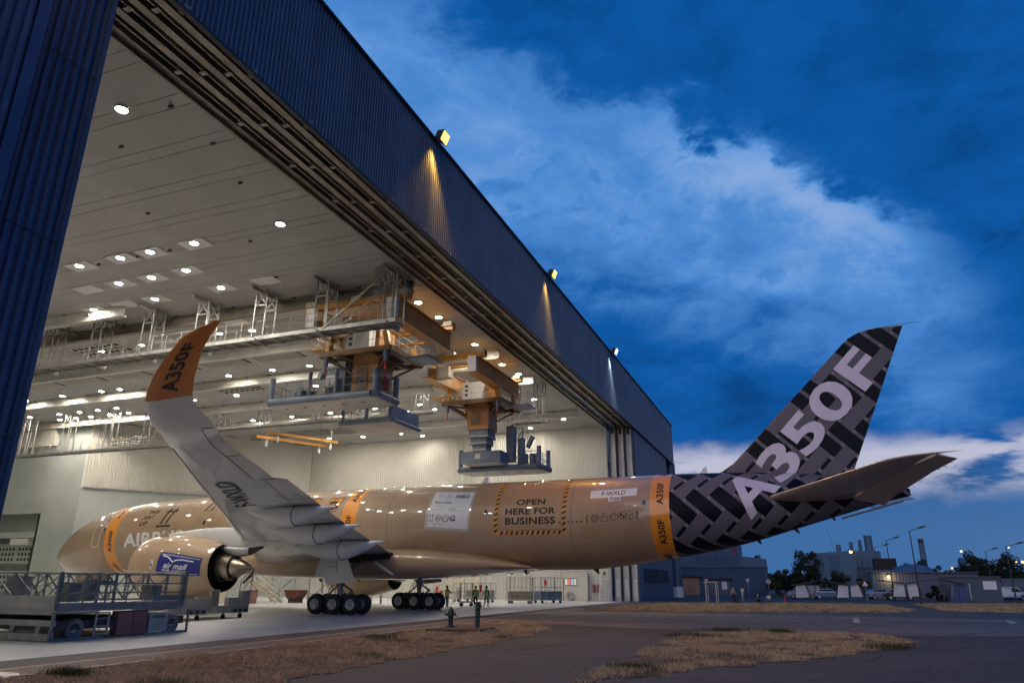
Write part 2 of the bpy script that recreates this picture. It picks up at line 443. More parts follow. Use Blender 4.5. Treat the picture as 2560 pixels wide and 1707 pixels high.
wall('slanted_wall_cladding', (-2.2, 39.6), (-17.6, 14.8), SD, 12.9, HZ - 0.08, M_WALL, 0.33)
wall('slanted_wall', (-2.0, 39.6), (-17.5, 14.8), SD, 0, 12.9, M_WALLG)
MB().bar((-2.0, 39.5, 12.9), (-17.3, 14.9, 12.9), 0.25, 0.14).build('wall_ledge', M_GALV, hg)
wall('nose_bay_wall', (-17.6, 14.8), (-23.9, 14.8), (0, -1), 0, HZ - 0.08, M_WALLG)
wall('nose_bay_wall', (-23.9, 14.8), (-45, 14.8), (0, -1), 9.9, HZ - 0.08, M_WALLG)
MB().box((-34.4, 15.8, 9.98), (21.4, 1.5, 0.14)).build('recess_lid', M_WALLG, hg)
wall('nose_bay_wall', (-23.9, 16.3), (-45, 16.3), (0, -1), 0, 9.9, M_WALLG)
wall('recess_reveal', (-23.9, 16.3), (-23.9, 14.8), (-1, 0), 0, 9.9, M_WALLG)
MB().box((-34, 14.6, 19.75), (22, 0.9, 2.95)).build('duct_box', M_WALL, hg)
MB().box((-34.5, 15.4, 7.3), (21.2, 1.6, 0.7)).build('recess_duct', M_WALLG, hg)
MB().box((-26.2, 15.2, 6.5), (3.2, 1.2, 0.75)).build('recess_duct', M_WALL, hg)
vent = MB(); hole = MB()
for r in range(2):
    zb = 4.6 - r * 3.3
    vent.box((-29.2, 15.75, zb + 0.5), (9.8, 0.5, 2.4))
    for i in range(14):
        for j in range(3):
            hole.tube((-33.6 + i * 0.62 + (0.45 if i > 9 else 0), 15.49, zb - 0.2 + j * 0.62), (-33.6 + i * 0.62 + (0.45 if i > 9 else 0), 15.47, zb - 0.2 + j * 0.62), 0.19, n=10)
vo = vent.build('air_outlet_panel', M_WALLG, hg, kind='stuff'); hole.build('air_outlet', M_BLACK, vo, kind='stuff')
wall('nose_end_wall', (-45, 17), (-45, -17), (1, 0), 0, HZ - 0.08, M_WALLG)
wall('near_nose_wall', (-45, -14.8), (-17.6, -14.8), (0, 1), 0, HZ - 0.08, M_WALLG)
wall('near_slanted_wall', (-17.6, -14.8), (-2.2, -39.2), (SD[0], -SD[1]), 0, HZ - 0.08, M_WALL)
wall('near_side_wall', (-2.2, -39.2), (42.9, -39.2), (0, 1), 0, HZ - 0.08, M_WALL)
# door leaves parked at the far end of the opening
for i, x in enumerate((43.5, 44.42, 45.36)):
    yf = 40.4 + i * 0.55
    lf = MB().box((x, yf + 8, HZ / 2), (0.76, 16, HZ - 0.05)).build('door_leaf', M_LEAF, hg)
    e = MB()
    for sx in (-0.41, 0.41): e.box((x + sx, yf - 0.02, HZ / 2), (0.07, 0.16, HZ - 0.1))
    e.build('leaf_edge_strip', M_TRIM, lf, kind='stuff')
    MB().box((x, yf - 0.03, 1.55), (0.44, 0.05, 2.0)).build('wicket_panel', M_WHITE, lf)
    MB().box((x, yf - 0.1, HZ - 0.5), (0.3, 0.3, 0.8)).build('top_guide', M_TRACKDARK, lf)
MB().box((45.36, 41.45, 2.1), (0.16, 0.02, 0.2)).build('warning_label', mat('yellow_label', (0.75, 0.5, 0.03), 0.5), lf)
# outer wall of the door pocket, below the fascia end
corrugated(MB(), (45.86, 42.2), (45.86, 67.0), 4.6, HZ - 0.1, 0.25, 0.05, (1, 0)).build('pocket_wall_cladding', M_FASCIA, hg)
MB().box((45.6, 54.6, 2.3), (0.5, 24.8, 4.6)).build('pocket_wall_base', M_FASCIA, hg)
for k in range(3):
    for j in range(3):
        y0 = 45 + k * 6.4 + j * 1.9
        f = MB().box((45.87, y0 + 0.8, 3.0), (0.08, 1.7, 1.9)).build('window_frame', M_TRIM, hg)
        MB().box((45.925, y0 + 0.8, 3.0), (0.03, 1.5, 1.7)).build('window_pane', M_GLASS, f)
MB().tube((45.6, 73.6, 0), (45.6, 73.6, HZ), 0.75, n=16).build('corner_column', M_FASCIA, hg, smooth=40)
MB().tube((45.6, 73.6, 0), (45.6, 73.6, 1.6), 0.95, 0.78, n=16).build('column_base', M_LEAF, hg, smooth=40)
MB().box((36, 70.8, HZ / 2), (0.3, 7.4, HZ)).build('pocket_end_wall', M_FASCIA, hg)
# door leaves on the near side, clad in blue ribs
nl = thing('hangar_door', 'blue ribbed sliding hangar door at the left edge', 'door', (45.4, -38.2, 0))
lf = MB().box((45.5, -38.2, HZ / 2), (0.7, 1.62, HZ - 0.06)).build('door_leaf', M_DOORBLUE, nl)
corrugated(MB(), (45.86, -39.0), (45.86, YL), 0.06, HZ - 0.05, 0.275, 0.09, (1, 0)).build('ribbed_face', M_DOORBLUE, nl)
MB().box((45.92, YL - 0.03, HZ / 2), (0.2, 0.12, HZ - 0.1)).build('edge_trim', M_DOORBLUE, nl)
MB().prism([(45.86, -39.02), (46.3, -39.30), (46.3, -39.62), (45.3, -39.62), (45.3, -39.02)], 0.05, HZ - 0.05, 'XY').build('corner_flashing', mat('smooth_blue_flashing', (0.045, 0.085, 0.18), 0.36, 0.1, 0.1, 0.3), nl)
corrugated(MB(), (46.24, -62), (46.24, -39.64), 0.05, HZ - 0.05, 0.275, 0.08, (1, 0)).build('pocket_cladding', M_DOORBLUE, nl)
jm = MB()
for z in (5.5, 11.0, 16.5): jm.box((45.97, -38.15, z), (0.02, 1.6, 0.02))
jm.build('panel_joint', M_TRIM, nl, kind='stuff')
MB().box((44.2, -50.6, HZ / 2), (2.0, 22, HZ - 0.1)).build('pocket_body', M_TRIM, nl)
for i, x in enumerate((43.5, 44.42)):
    MB().box((x, -38.9, HZ / 2), (0.7, 3.0, HZ - 0.06)).build('door_leaf', M_LEAF, nl)
# runway beams under the ceiling
def ibeam(mb, x0, x1, y, zt, h, w):
    for c, s in (((zt - 0.05), 0.1), ((zt - h + 0.05), 0.1)): mb.box(((x0 + x1) / 2, y, c), (x1 - x0, w, s))
    mb.box(((x0 + x1) / 2, y, zt - h / 2), (x1 - x0, 0.06, h - 0.2)); return mb
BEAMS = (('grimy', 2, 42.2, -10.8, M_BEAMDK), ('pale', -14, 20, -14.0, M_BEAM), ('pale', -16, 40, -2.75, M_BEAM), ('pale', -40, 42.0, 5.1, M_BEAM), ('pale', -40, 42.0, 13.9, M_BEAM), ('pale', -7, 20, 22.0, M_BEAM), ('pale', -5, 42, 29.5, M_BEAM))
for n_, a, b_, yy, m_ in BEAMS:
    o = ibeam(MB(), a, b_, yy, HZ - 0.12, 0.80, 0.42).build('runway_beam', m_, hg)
    cl = MB(); x = a + 1.0
    while x < b_ - 0.4:
        cl.box((x, yy, HZ - 0.10), (0.3, 0.62, 0.10)); cl.box((x, yy + 0.30, HZ - 0.35), (0.34, 0.12, 0.34)); x += 2.7
    cl.build('beam_clamp', M_TRACKDARK, o, kind='stuff')
# louvred extract grilles between the beams
gm = mat('grille_shadow', (0.05, 0.05, 0.047), 0.8)
for x0 in range(-10, 26, 6):
    g = MB().box((x0 + 2.5, -0.4, HZ - 0.13), (5.0, 2.6, 0.04)).build('extract_grille', gm, hg)
    s = MB()
    for k in range(14): s.bar((x0 + 0.15 + k * 0.36, -1.65, HZ - 0.19), (x0 + 0.15 + k * 0.36, 0.85, HZ - 0.19), 0.17, 0.07)
    s.build('grille_slat', M_WALL, g, kind='stuff')
for x0, y0 in ((9.5, -7.0), (11.5, 8.0)):
    g = MB().box((x0, y0, HZ - 0.13), (5.5, 2.2, 0.1)).build('air_inlet_plate', M_WALL, hg)
    s = MB()
    for i in range(8):
        for j in range(3): s.tube((x0 - 2.4 + i * 0.68, y0 - 0.7 + j * 0.7, HZ - 0.19), (x0 - 2.4 + i * 0.68, y0 - 0.7 + j * 0.7, HZ - 0.23), 0.24, n=10)
    s.build('air_inlet', M_BLACK, g, kind='stuff')
# small junction boxes hanging on the ceiling
for x, y in ((41.2, -28.2), (37, -29.5), (40, -25), (33, -24.2), (36, -19.5), (30.5, -20.2), (27.9, -20.2), (24.6, -20.2), (34, -14.6), (41.5, -31.0)):
    MB().box((x, y, HZ - 0.16), (0.22, 0.10, 0.10)).build('junction_box', M_TRACKDARK, hg)
MB().lathe([(HZ - 0.1, 0.05), (HZ - 0.3, 0.1), (HZ - 0.55, 0.36), (HZ - 0.56, 0.0)], (37.0, -31.6, 0), n=4).build('loudspeaker_horn', M_TRACKDARK, hg)
# ------------------------------------------------------------------ floor, lamps
floor_m = mat('hangar_floor_paint', (0.56, 0.57, 0.585), 0.35, 0, 0.10, 0.25, bump=0.02, bscale=4, dirt=0.10)
MB().box((-1, 0.2, -0.05), (90.4, 82.8, 0.13)).build('hangar_floor', floor_m, kind='structure')
proto = None
LAMPS = [(39.4, -31.6), (39.1, -20.7), (32.7, -20.5), (29.25, -20.5), (26.8, -20.5), (23.3, -20.5), (29.25, -17.6), (26.2, -17.5), (23.3, -17.5), (29.3, -14.5), (23.35, -14.5), (17.3, -14.4),
         (25.3, -6.6), (22.3, -6.9), (13.8, -6.8), (9.0, -6.7), (33.5, -6.4), (40.75, -7.4), (40.75, -4.2), (40.7, 2.8), (40.7, 9.0), (41.0, 12.5), (39.1, 22.5), (39.15, 33.2),
         (19.4, 3.3), (23.6, 3.3), (14.0, 3.5), (4.3, 4.1), (-0.7, 3.8), (-3.3, 3.8), (-9.2, 3.9), (-15.1, 4.0), (30.2, 3.3), (34.0, 9.4),
         (-8.4, 10.2), (-11.5, 10.3), (-14.5, 10.3), (-18, 10.4), (-23, 10.3), (3.2, 10.2), (9.3, 10.0), (19.8, 9.6), (27.5, 9.6),
         (-12.2, 12.6), (-15.4, 12.6), (-17.9, 12.6), (-20.7, 12.6), (-9.2, 12.6), (2.5, 16.3), (8.2, 16.3), (19.5, 16.3), (30.3, 16.2),
         (26.1, 20.4), (26.6, 23.2), (23.2, 23.2), (14.0, 20.7), (8.2, 20.9), (32.8, 23.0), (20.2, 20.5), (2.2, 21.0), (34.0, 31.8), (28.2, 31.8), (22.0, 31.8),
         (15.8, 31.8), (17.7, 37.0), (15.7, 34.6), (9.7, 31.9), (9.6, 34.8), (4.9, 30.9), (4.4, 34.3), (28, 36.8), (33.5, 36.9),
         (12, -30), (24, -31), (31, -30.5), (6, -24), (14, -22), (-4, -22), (-10, -12), (0, -12), (-22, -8), (-30, 0), (-34, 8), (-20, 3.8)]
LAMPS.sort(key=lambda p: (round(p[1]), -p[0]))
ORD = ['first', 'second', 'third', 'fourth', 'fifth', 'sixth', 'seventh', 'eighth', 'ninth', 'tenth', 'eleventh', 'twelfth'] + ['%d%s' % (i, {1: 'st', 2: 'nd', 3: 'rd'}.get(i % 10, 'th') if i > 20 else 'th') for i in range(13, 60)]
rows = sorted({round(p[1]) for p in LAMPS}); cnt = {}
for (x, y) in LAMPS:
    r = rows.index(round(y)); cnt[r] = cnt.get(r, 0) + 1
    lab = 'round white ceiling lamp, %s inward from the doorway in the %s row from the left' % (ORD[cnt[r] - 1], ORD[r])
    if proto is None:
        proto = thing('ceiling_lamp', lab, 'ceiling lamp', (x, y, HZ - 0.08), 0, 'lit lamps under the hangar ceiling', local=True)
        MB().lathe([(0.0, 0.24), (-0.06, 0.29), (-0.13, 0.29), (-0.13, 0.235), (-0.10, 0.235)], n=16).build('housing', M_LAMPRING, proto, smooth=40)
        MB().lathe([(-0.115, 0.225), (-0.140, 0.15), (-0.150, 0.001)], n=16, cap=True).build('lens', M_LAMP, proto)
        freeze(proto)
    else: copy_tree(proto, (x, y, HZ - 0.08), label=lab)
for x, y in [p for p in LAMPS if -21 < p[1] < -14 and p[0] < 34] + [(20.3, -17.5), (20.3, -14.5), (33.0, -14.5), (16.5, -6.9), (19.3, -6.9), (25.3, -8.5)]:
    MB().box((x - 0.1, y + 0.2, HZ - 0.12), (1.9, 1.1, 0.05)).build('ceiling_reflector', M_WHITE, hg)
# wall lamps on the fascia top: sodium floods, and one white at the far end
def fascia_lamp(y, col, power, label):
    t = thing('flood_lamp', label, 'flood lamp', (46.1, y, FT - 0.4), 0, 'flood lamps along the top of the hangar fascia')
    MB().box((46.25, y, FT + 0.02), (0.9, 0.08, 0.08)).build('bracket', M_TRIM, t)
    h = MB(); h.loft([[(46.55, y - 0.32, FT + 0.22), (46.55, y + 0.32, FT + 0.22), (46.40, y + 0.32, FT - 0.20), (46.40, y - 0.32, FT - 0.20)],
                      [(47.05, y - 0.42, FT + 0.12), (47.05, y + 0.42, FT + 0.12), (46.80, y + 0.42, FT - 0.52), (46.80, y - 0.42, FT - 0.52)]])
    h.build('housing', M_TRIM, t)
    g = MB().poly([(47.06, y - 0.36, FT + 0.06), (47.06, y + 0.36, FT + 0.06), (46.83, y + 0.36, FT - 0.49), (46.83, y - 0.36, FT - 0.49)])
    g.build('lens', mat('flood_lens_%d' % int(power), col, emit=7.0), t)
    S = bpy.data.lights.new('flood_beam', 'SPOT'); S.energy = power * 34; S.color = col; S.shadow_soft_size = 0.25; S.spot_size = math.radians(125); S.spot_blend = 0.6
    so = bpy.data.objects.new('light_beam', S); COL.objects.link(so); so.parent = t
    so.matrix_parent_inverse = Matrix.Translation((46.1, y, FT - 0.4)).inverted(); so.location = (47.15, y, FT - 0.3); so.rotation_euler = Vector((-0.62, 0, 0.78)).to_track_quat('Z', 'Y').to_euler()
    L = bpy.data.lights.new('flood_light', 'SPOT'); L.energy = power * 40; L.spot_size = math.radians(75); L.spot_blend = 0.8; L.color = col; L.shadow_soft_size = 0.25
    lo = bpy.data.objects.new('light_source', L); COL.objects.link(lo); lo.parent = t
    lo.matrix_parent_inverse = Matrix.Translation((46.1, y, FT - 0.4)).inverted(); lo.location = (46.42, y, FT - 0.66); lo.rotation_euler = Vector((0.10, 0, 0.99)).to_track_quat('Z', 'Y').to_euler()
SOD = (1.0, 0.42, 0.055)
fascia_lamp(-39.5, SOD, 90, 'orange sodium flood lamp above the blue sliding door at the left')
fascia_lamp(-16.2, SOD, 90, 'orange sodium flood lamp nearest to us on the fascia top')
fascia_lamp(5.6, SOD, 90, 'orange sodium flood lamp halfway along the fascia top')
fascia_lamp(29.3, (1.0, 0.9, 0.75), 60, 'small white flood lamp near the far end of the fascia top')
# ================================================================== the airplane (its own frame: x aft from the nose, port side is -y)
M_KRAFT = mat('kraft_brown_paint', (0.362, 0.248, 0.150), 0.40, 0.0, 0.06, 0.5, coat=1.0, bump=0.06, bscale=0.9, dirt=0.06)
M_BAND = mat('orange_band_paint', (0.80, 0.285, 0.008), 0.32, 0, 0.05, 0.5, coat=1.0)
M_WINGLET = mat('shaded_winglet_orange', (0.46, 0.125, 0.002), 0.45, 0, 0.05, 0.5, coat=0.15)  # orange made darker: the winglet's shade is put into its base colour
M_WING = mat('wing_grey_paint', (0.66, 0.67, 0.68), 0.28, 0.0, 0.05, 0.4, coat=0.5)
M_MARK = mat('black_marking', (0.010, 0.010, 0.011), 0.6, 0, 0.05)
M_MARKW = mat('white_marking', (0.72, 0.72, 0.72), 0.35, 0, 0.03, coat=0.6)
M_LILAC = mat('tail_letter_white', (0.62, 0.58, 0.66), 0.4, 0, 0.03, coat=0.3)
M_GREYMARK = mat('grey_print', (0.20, 0.20, 0.21), 0.4, 0, 0.05)
M_TITAN = mat('hot_section_metal', (0.30, 0.265, 0.22), 0.28, 0.9, 0.15, 2.0)
M_STEEL = mat('gear_steel', (0.30, 0.31, 0.33), 0.35, 0.7, 0.15, 3.0, dirt=0.2)
M_TYRE = mat('tyre_rubber', (0.018, 0.018, 0.019), 0.75, 0, 0.2, 3.0)
M_RIM = mat('wheel_rim', (0.52, 0.54, 0.57), 0.35, 0.5, 0.1, 3.0)
M_JOINT = mat('panel_joint', (0.16, 0.105, 0.065), 0.5)
M_GAP = mat('control_gap', (0.03, 0.03, 0.032), 0.6)
def weave_material():
    m = bpy.data.materials.new('carbon_weave_livery'); m.use_nodes = True; nt = m.node_tree; b = nt.nodes['Principled BSDF']
    uvn = nt.nodes.new('ShaderNodeUVMap'); uvn.uv_map = 'UVMap'; sp = nt.nodes.new('ShaderNodeSeparateXYZ'); nt.links.new(uvn.outputs[0], sp.inputs[0])
    u, v = E(nt, sp.outputs[0]) / 0.735, E(nt, sp.outputs[1]) / 0.755
    p = (u - v) * 0.5 + 0.105; q = (u + v) * 0.5 + 0.105
    gp, gq = p.fract().lt(0.21), q.fract().lt(0.21)
    blk = (p.floor() - q.floor() + 400).fmod(4).gt(1.5)
    cell = mixc(nt, blk, (0.135, 0.130, 0.150), (0.004, 0.005, 0.012))
    c = mixc(nt, gp, cell, (0.004, 0.005, 0.012)); c = mixc(nt, gq, c, (0.135, 0.130, 0.150)); c = mixc(nt, gp * gq, c, (0.22, 0.205, 0.205))
    nt.links.new(c, b.inputs['Base Color']); b.inputs['Roughness'].default_value = 0.45; b.inputs['Specular IOR Level'].default_value = 0.12; b.inputs['Coat Weight'].default_value = 0.0; b.inputs['Coat Roughness'].default_value = 0.06
    return m
M_WEAVE = weave_material()
ap = thing('cargo_airplane', 'kraft brown cargo airplane with carbon-weave tail and orange bands, nose inside the hangar', 'airplane', (0, 0, 0), -0.025, local=True)
ZT = [(0.75, 4.0), (0.855, 4.38), (1.1, 4.76), (1.538, 5.2), (2.062, 5.62), (2.675, 6.05), (3.375, 6.5), (4.25, 6.98), (5.125, 7.38), (6.0, 7.70), (8.0, 8.15), (10.0, 8.46), (12.0, 8.66), (15.0, 8.79), (20.0, 8.87), (25.0, 8.9), (57.0, 8.9), (60.0, 8.86), (62.0, 8.78), (64.0, 8.66), (66.0, 8.46), (68.0, 8.14), (70.0, 7.66), (70.8, 7.44)]
ZB = [(0.75, 4.0), (0.855, 3.64), (1.1, 3.32), (1.538, 3.03), (2.062, 2.82), (2.675, 2.66), (3.375, 2.54), (4.25, 2.45), (6.0, 2.40), (8.0, 2.43), (12.0, 2.58), (20.0, 2.80), (26.0, 2.91), (50.0, 2.91), (52.0, 2.96), (54.0, 3.18), (56.0, 3.48), (58.0, 3.78), (60.0, 4.14), (62.0, 4.6), (64.6, 5.34), (68.9, 6.56), (70.8, 7.02)]
WD = [(0.75, 0.0), (0.855, 0.43), (1.1, 0.79), (1.538, 1.16), (2.062, 1.47), (2.675, 1.75), (3.375, 2.01), (4.25, 2.26), (5.125, 2.45), (6.0, 2.60), (8.0, 2.82), (10.0, 2.94), (12.0, 2.99), (52.0, 2.99), (55.0, 2.93), (58.0, 2.74), (60.0, 2.55), (62.0, 2.3), (64.0, 2.0), (66.0, 1.62), (68.0, 1.16), (70.0, 0.55), (70.8, 0.22)]
def fus(x, th, off=0.0):
    zt, zb, w = smooth_tab(ZT, x), smooth_tab(ZB, x), smooth_tab(WD, x); zc, h = (zt + zb) / 2, (zt - zb) / 2
    return (x, -(w + off) * math.sin(th), zc + (h + off) * math.cos(th))
NS = 72
def fus_segment(mb, x0, x1, st, uv=False):
    n = max(1, round((x1 - x0) / st)); rings = []
    for i in range(n + 1):
        x = x0 + (x1 - x0) * i / n; rings.append([fus(x, 2 * PI * k / NS) for k in range(NS)])
    mb.loft(rings, True, False); return rings
RF = 2.99
fm = MB(); xs = [0.7505, 0.765, 0.80, 0.855, 0.95, 1.1, 1.28, 1.54, 1.8, 2.06, 2.37, 2.67, 3.0, 3.37, 3.8, 4.25, 4.7, 5.1, 5.6, 6.2, 7, 8, 8.7, 9.3]
fm.loft([[fus(x, 2 * PI * k / NS) for k in range(NS)] for x in xs], True, True)
fus_segment(fm, 10.6, 33.3, 1.4); fus_segment(fm, 34.6, 56.12, 1.2)
fu = fm.build('fuselage', M_KRAFT, ap, smooth=True)
bands = []
for a, b_ in ((9.3, 10.6), (33.3, 34.6), (56.12, 57.3)):
    t = MB(); fus_segment(t, a, b_, 0.4); bands.append(t.build('orange_band', M_BAND, ap, smooth=True))
tm = MB(); n = 22; rings = []; tm.uv = []
for i in range(n + 1):
    x = 57.3 + (70.8 - 57.3) * i / n; ring = []
    for k in range(NS + 1):
        th = -PI + 2 * PI * k / NS; ring.append(fus(x, th)); tm.uv.append((x - 58.24, (PI / 2 - abs(th)) * 0.5 * (smooth_tab(ZT, x) - smooth_tab(ZB, x)) - 2.09))
    rings.append(ring)
tm.loft(rings, False, False); tl = tm.build('tail_section', M_WEAVE, ap, smooth=True)
MB().lathe([(70.78, 0.23), (70.83, 0.2), (70.83, 0.12), (70.6, 0.1), (70.6, 0.0)], (0, 0, 7.23), 'X', 16).build('exhaust_outlet', M_BLACK, ap)
# belly fairing
bf = MB(); rings = []
BFW = [(20.5, 2.2), (23, 2.98), (26, 3.25), (30, 3.34), (36, 3.34), (40, 3.22), (44, 3.02), (48, 2.3)]
BFB = [(20.5, 2.95), (23, 2.6), (26, 2.34), (30, 2.24), (37, 2.22), (41, 2.36), (45, 2.66), (48, 2.95)]
BFT = [(20.5, 3.2), (23, 3.9), (26, 4.4), (36, 4.5), (40, 4.45), (44, 4.0), (48, 3.1)]
for i in range(29):
    x = 20.5 + 27.5 * i / 28; w, b_, t = smooth_tab(BFW, x), smooth_tab(BFB, x), smooth_tab(BFT, x); ring = []
    for k in range(40):
        a = 2 * PI * k / 40; c, s_ = math.cos(a), math.sin(a); e = 0.62
        ring.append((x, w * abs(c)**e * (1 if c > 0 else -1), (b_ + t) / 2 + (t - b_) / 2 * abs(s_)**0.8 * (1 if s_ > 0 else -1)))
    rings.append(ring)
bf.loft(rings); bf.build('belly_fairing', M_KRAFT, ap, smooth=50)
# ------------------------------------------------------------------ markings on the fuselage
def on_fus(off): return lambda u, v: fus(u, PI / 2 - v / RF, off)
def D(name, vf, m, off=0.006, parent=None, cu=0.6, cv=0.16, fn=None, label=None):
    return decal(vf[0], vf[1], fn or on_fus(off), cu, cv).build(name, m, parent or fu, smooth=True, label=label)
def merge(lst):
    vs, fs = [], []
    for v, f in lst: n = len(vs); vs += v; fs += [tuple(i + n for i in q) for q in f]
    return vs, fs
def T(s, u0, u1, v0, v1, bold=0.03, shear=0.0):
    vs, fs = text_mesh(s, bold, shear); return fit(vs, u0, u1, v0, v1), fs
def strip(pts, w, closed=False):
    """flat stroke along a polyline"""
    n = len(pts); out = []; P = [Vector(p) for p in pts]
    for k in range(n):
        a = P[k - 1] if (k or closed) else P[k]; b = P[(k + 1) % n] if (k < n - 1 or closed) else P[k]
        d = (b - a).normalized(); nn = Vector((-d.y, d.x)) * (w / 2); out += [tuple(P[k] + nn), tuple(P[k] - nn)]
    m = n if closed else n - 1
    return out, [(2 * k, 2 * k + 1, (2 * k + 3) % (2 * n), (2 * k + 2) % (2 * n)) for k in range(m)]
def arc(cx, cy, r, a0=0, a1=360, n=24, sx=1.0): return [(cx + sx * r * math.cos(math.radians(a0 + (a1 - a0) * k / n)), cy + r * math.sin(math.radians(a0 + (a1 - a0) * k / n))) for k in range(n + (0 if a1 - a0 == 360 else 1))]
def rot90(vf, uc, v0):
    """lettering that reads upwards: (a,b) -> (uc-b, v0+a)"""
    return [(uc - b, v0 + a) for a, b in vf[0]], vf[1]
for bo, x0, x1, ph in ((bands[0], 9.3, 10.6, -1.24), (bands[1], 33.3, 34.6, -1.05), (bands[2], 56.12, 57.3, 0.54)):
    vs, fs = text_mesh('A350F', 0.032)
    base = fit(vs, 0, 1.84, -0.22, 0.22)
    for k in range(-2, 4):
        v0 = ph + 2.88 * k
        if -7.5 < v0 < 6.2:
            D('band_lettering', rot90((base, fs), (x0 + x1) / 2 + 0.02, v0), M_MARK, parent=bo, cu=0.4)
D('lettering', merge([T('THIS', 13.35, 14.72, 1.72, 2.08, 0.035, 0.25), T('WAY', 13.2, 14.5, 1.20, 1.56, 0.035, 0.25), T('UP', 13.05, 13.95, 0.68, 1.04, 0.035, 0.25)]), M_MARK)
arr = []
for u in (15.35, 15.95):
    arr += [([(u, 0.72), (u + 0.2, 0.72), (u + 0.52, 1.75), (u + 0.32, 1.75)], [(0, 1, 2, 3)]), ([(u + 0.12, 1.72), (u + 0.78, 1.72), (u + 0.58, 2.22)], [(0, 1, 2)])]
arr.append(([(15.0, 0.46), (16.55, 0.46), (16.62, 0.62), (15.05, 0.62)], [(0, 1, 2, 3)]))
D('upright_arrow', merge(arr), M_MARK)
D('upright_arrow', merge([([(a + 4.3, b_ + 0.9) for a, b_ in arr[i][0]], arr[i][1]) for i in range(4)]), M_MARK)
D('lettering', merge([T('AIRBUS', 11.6, 18.2, -0.96, 0.14, 0.035), T('A350F', 19.0, 25.0, -0.96, 0.14, 0.035)]), M_MARKW)
for u0 in (29.4, 31.45):
    D('weight_sign', (rrect(u0, u0 + 1.18, 1.08, 2.42, 0.12, skew=0.24), [tuple(range(24))]), M_BAND, 0.006)
    D('weight_sign', outline(rrect(u0, u0 + 1.18, 1.08, 2.42, 0.12, skew=0.24), 0.07), M_MARK, 0.010)
    D('weight_sign', merge([([(u0 + 0.2, 1.25), (u0 + 1.0, 1.25), (u0 + 1.12, 2.05), (u0 + 0.42, 2.05)], [(0, 1, 2, 3)]), strip(arc(u0 + 0.82, 2.17, 0.12, -40, 250, 14), 0.05)]), M_MARK, 0.010)
    D('weight_sign', T('KG', u0 + 0.42, u0 + 0.95, 1.45, 1.75, 0.03), M_BAND, 0.014)
# shipping label
SK = -0.06
def sk(vf): return [(u + SK * (v - 1.0) * -1.0, v - 0.075 * (u - 42.1)) for u, v in vf[0]], vf[1]
lab = D('shipping_label', sk((rrect(40.38, 43.86, -0.48, 2.58, 0.06), [tuple(range(24))])), mat('clear_pouch', (0.42, 0.38, 0.33), 0.25, 0, 0.05, coat=0.6), 0.006)
D('label_sheet', sk((rrect(40.62, 43.70, -0.30, 2.46, 0.04), [tuple(range(24))])), mat('label_paper', (0.66, 0.67, 0.68), 0.4, 0, 0.03), 0.010, lab)
dm = []
random.seed(3)
u = 42.35
while u < 43.45:
    w = random.choice((0.014, 0.02, 0.035)); dm.append(rect(u, u + w, 1.88, 2.16)); u += w + random.choice((0.014, 0.025))
dm += [T('TRACKING #', 42.75, 43.4, 2.24, 2.31, 0.02), T('SHIP FROM:', 40.85, 41.35, 2.17, 2.24, 0.02), T('SHIP TO:', 41.6, 42.0, 2.17, 2.24, 0.02), T('PRIORITY CARGO', 40.85, 42.2, 1.38, 1.53, 0.04, 0.15),
       T('WEIGHT', 40.8, 41.05, 0.86, 0.92, 0.02), T('DESCRIPTION', 42.1, 42.7, 0.98, 1.03, 0.02)]
for k in range(2):
    a, s_ = 40.78 + k * 0.2, 0.28
    dm += [strip([(a, 0.14), (a, 0.5)], 0.04), ([(a - 0.07, 0.44), (a + 0.07, 0.44), (a, 0.58)], [(0, 1, 2)])]
dm += [rect(40.7, 41.06, 0.08, 0.12), strip(arc(41.42, 0.32, 0.20, 60, 400, 26), 0.045), T('24', 41.30, 41.54, 0.24, 0.40, 0.03)]
dm += [strip(arc(41.98, 0.46, 0.12, 0, 360, 16), 0.035, True), strip(arc(41.98, 0.34, 0.24, 200, 340, 14), 0.06), strip([(41.78, 0.2), (41.72, 0.48)], 0.06), strip([(42.18, 0.2), (42.24, 0.48)], 0.06)]
dm += [strip(arc(42.55, 0.36, 0.19, 0, 360, 20), 0.04, True), strip(arc(42.55, 0.36, 0.19, 0, 360, 20, 0.45), 0.03, True), strip([(42.3, 0.3), (42.8, 0.22)], 0.06), rect(42.36, 42.74, 0.35, 0.37)]
D('label_print', sk(merge(dm)), M_MARK, 0.014, lab)
ln = []
for k in range(4): ln += [rect(40.85, 41.35 - 0.05 * (k % 2), 2.06 - k * 0.05, 2.075 - k * 0.05), rect(41.6, 42.1 - 0.07 * (k % 2), 2.06 - k * 0.05, 2.075 - k * 0.05)]
ln += [rect(40.8, 41.75, 1.12, 1.14), rect(42.1, 43.1, 1.16, 1.175), rect(42.1, 42.95, 0.90, 0.915), rect(42.1, 43.2, 0.84, 0.855), rect(41.1, 41.6, 0.88, 0.9), rect(40.75, 42.1, -0.06, -0.045), rect(40.75, 41.9, -0.12, -0.105), rect(42.9, 43.4, 1.80, 1.815)]
D('label_print', sk(merge(ln)), M_GREYMARK, 0.014, lab)
for o in bpy.data.objects:
    if o.name.split('.')[0] in ('label_print', 'icon_row', 'upright_arrow', 'hazard_border', 'lettering', 'band_lettering', 'air_mail_print', 'registration'): o['kind'] = 'stuff'
# cabin windows
for u, v in ((44.97, 0.65), (55.75, 0.78), (9.0, 0.78), (20.2, 0.62)):
    D('window', (arc(u, v, 0.24, 0, 360, 20, 0.68), [tuple(range(20))]), mat('window_surround', (0.33, 0.3, 0.27), 0.3, 0.3, 0.05), 0.006)
    D('window', (arc(u, v, 0.19, 0, 360, 20, 0.68), [tuple(range(20))]), M_GLASS, 0.010)
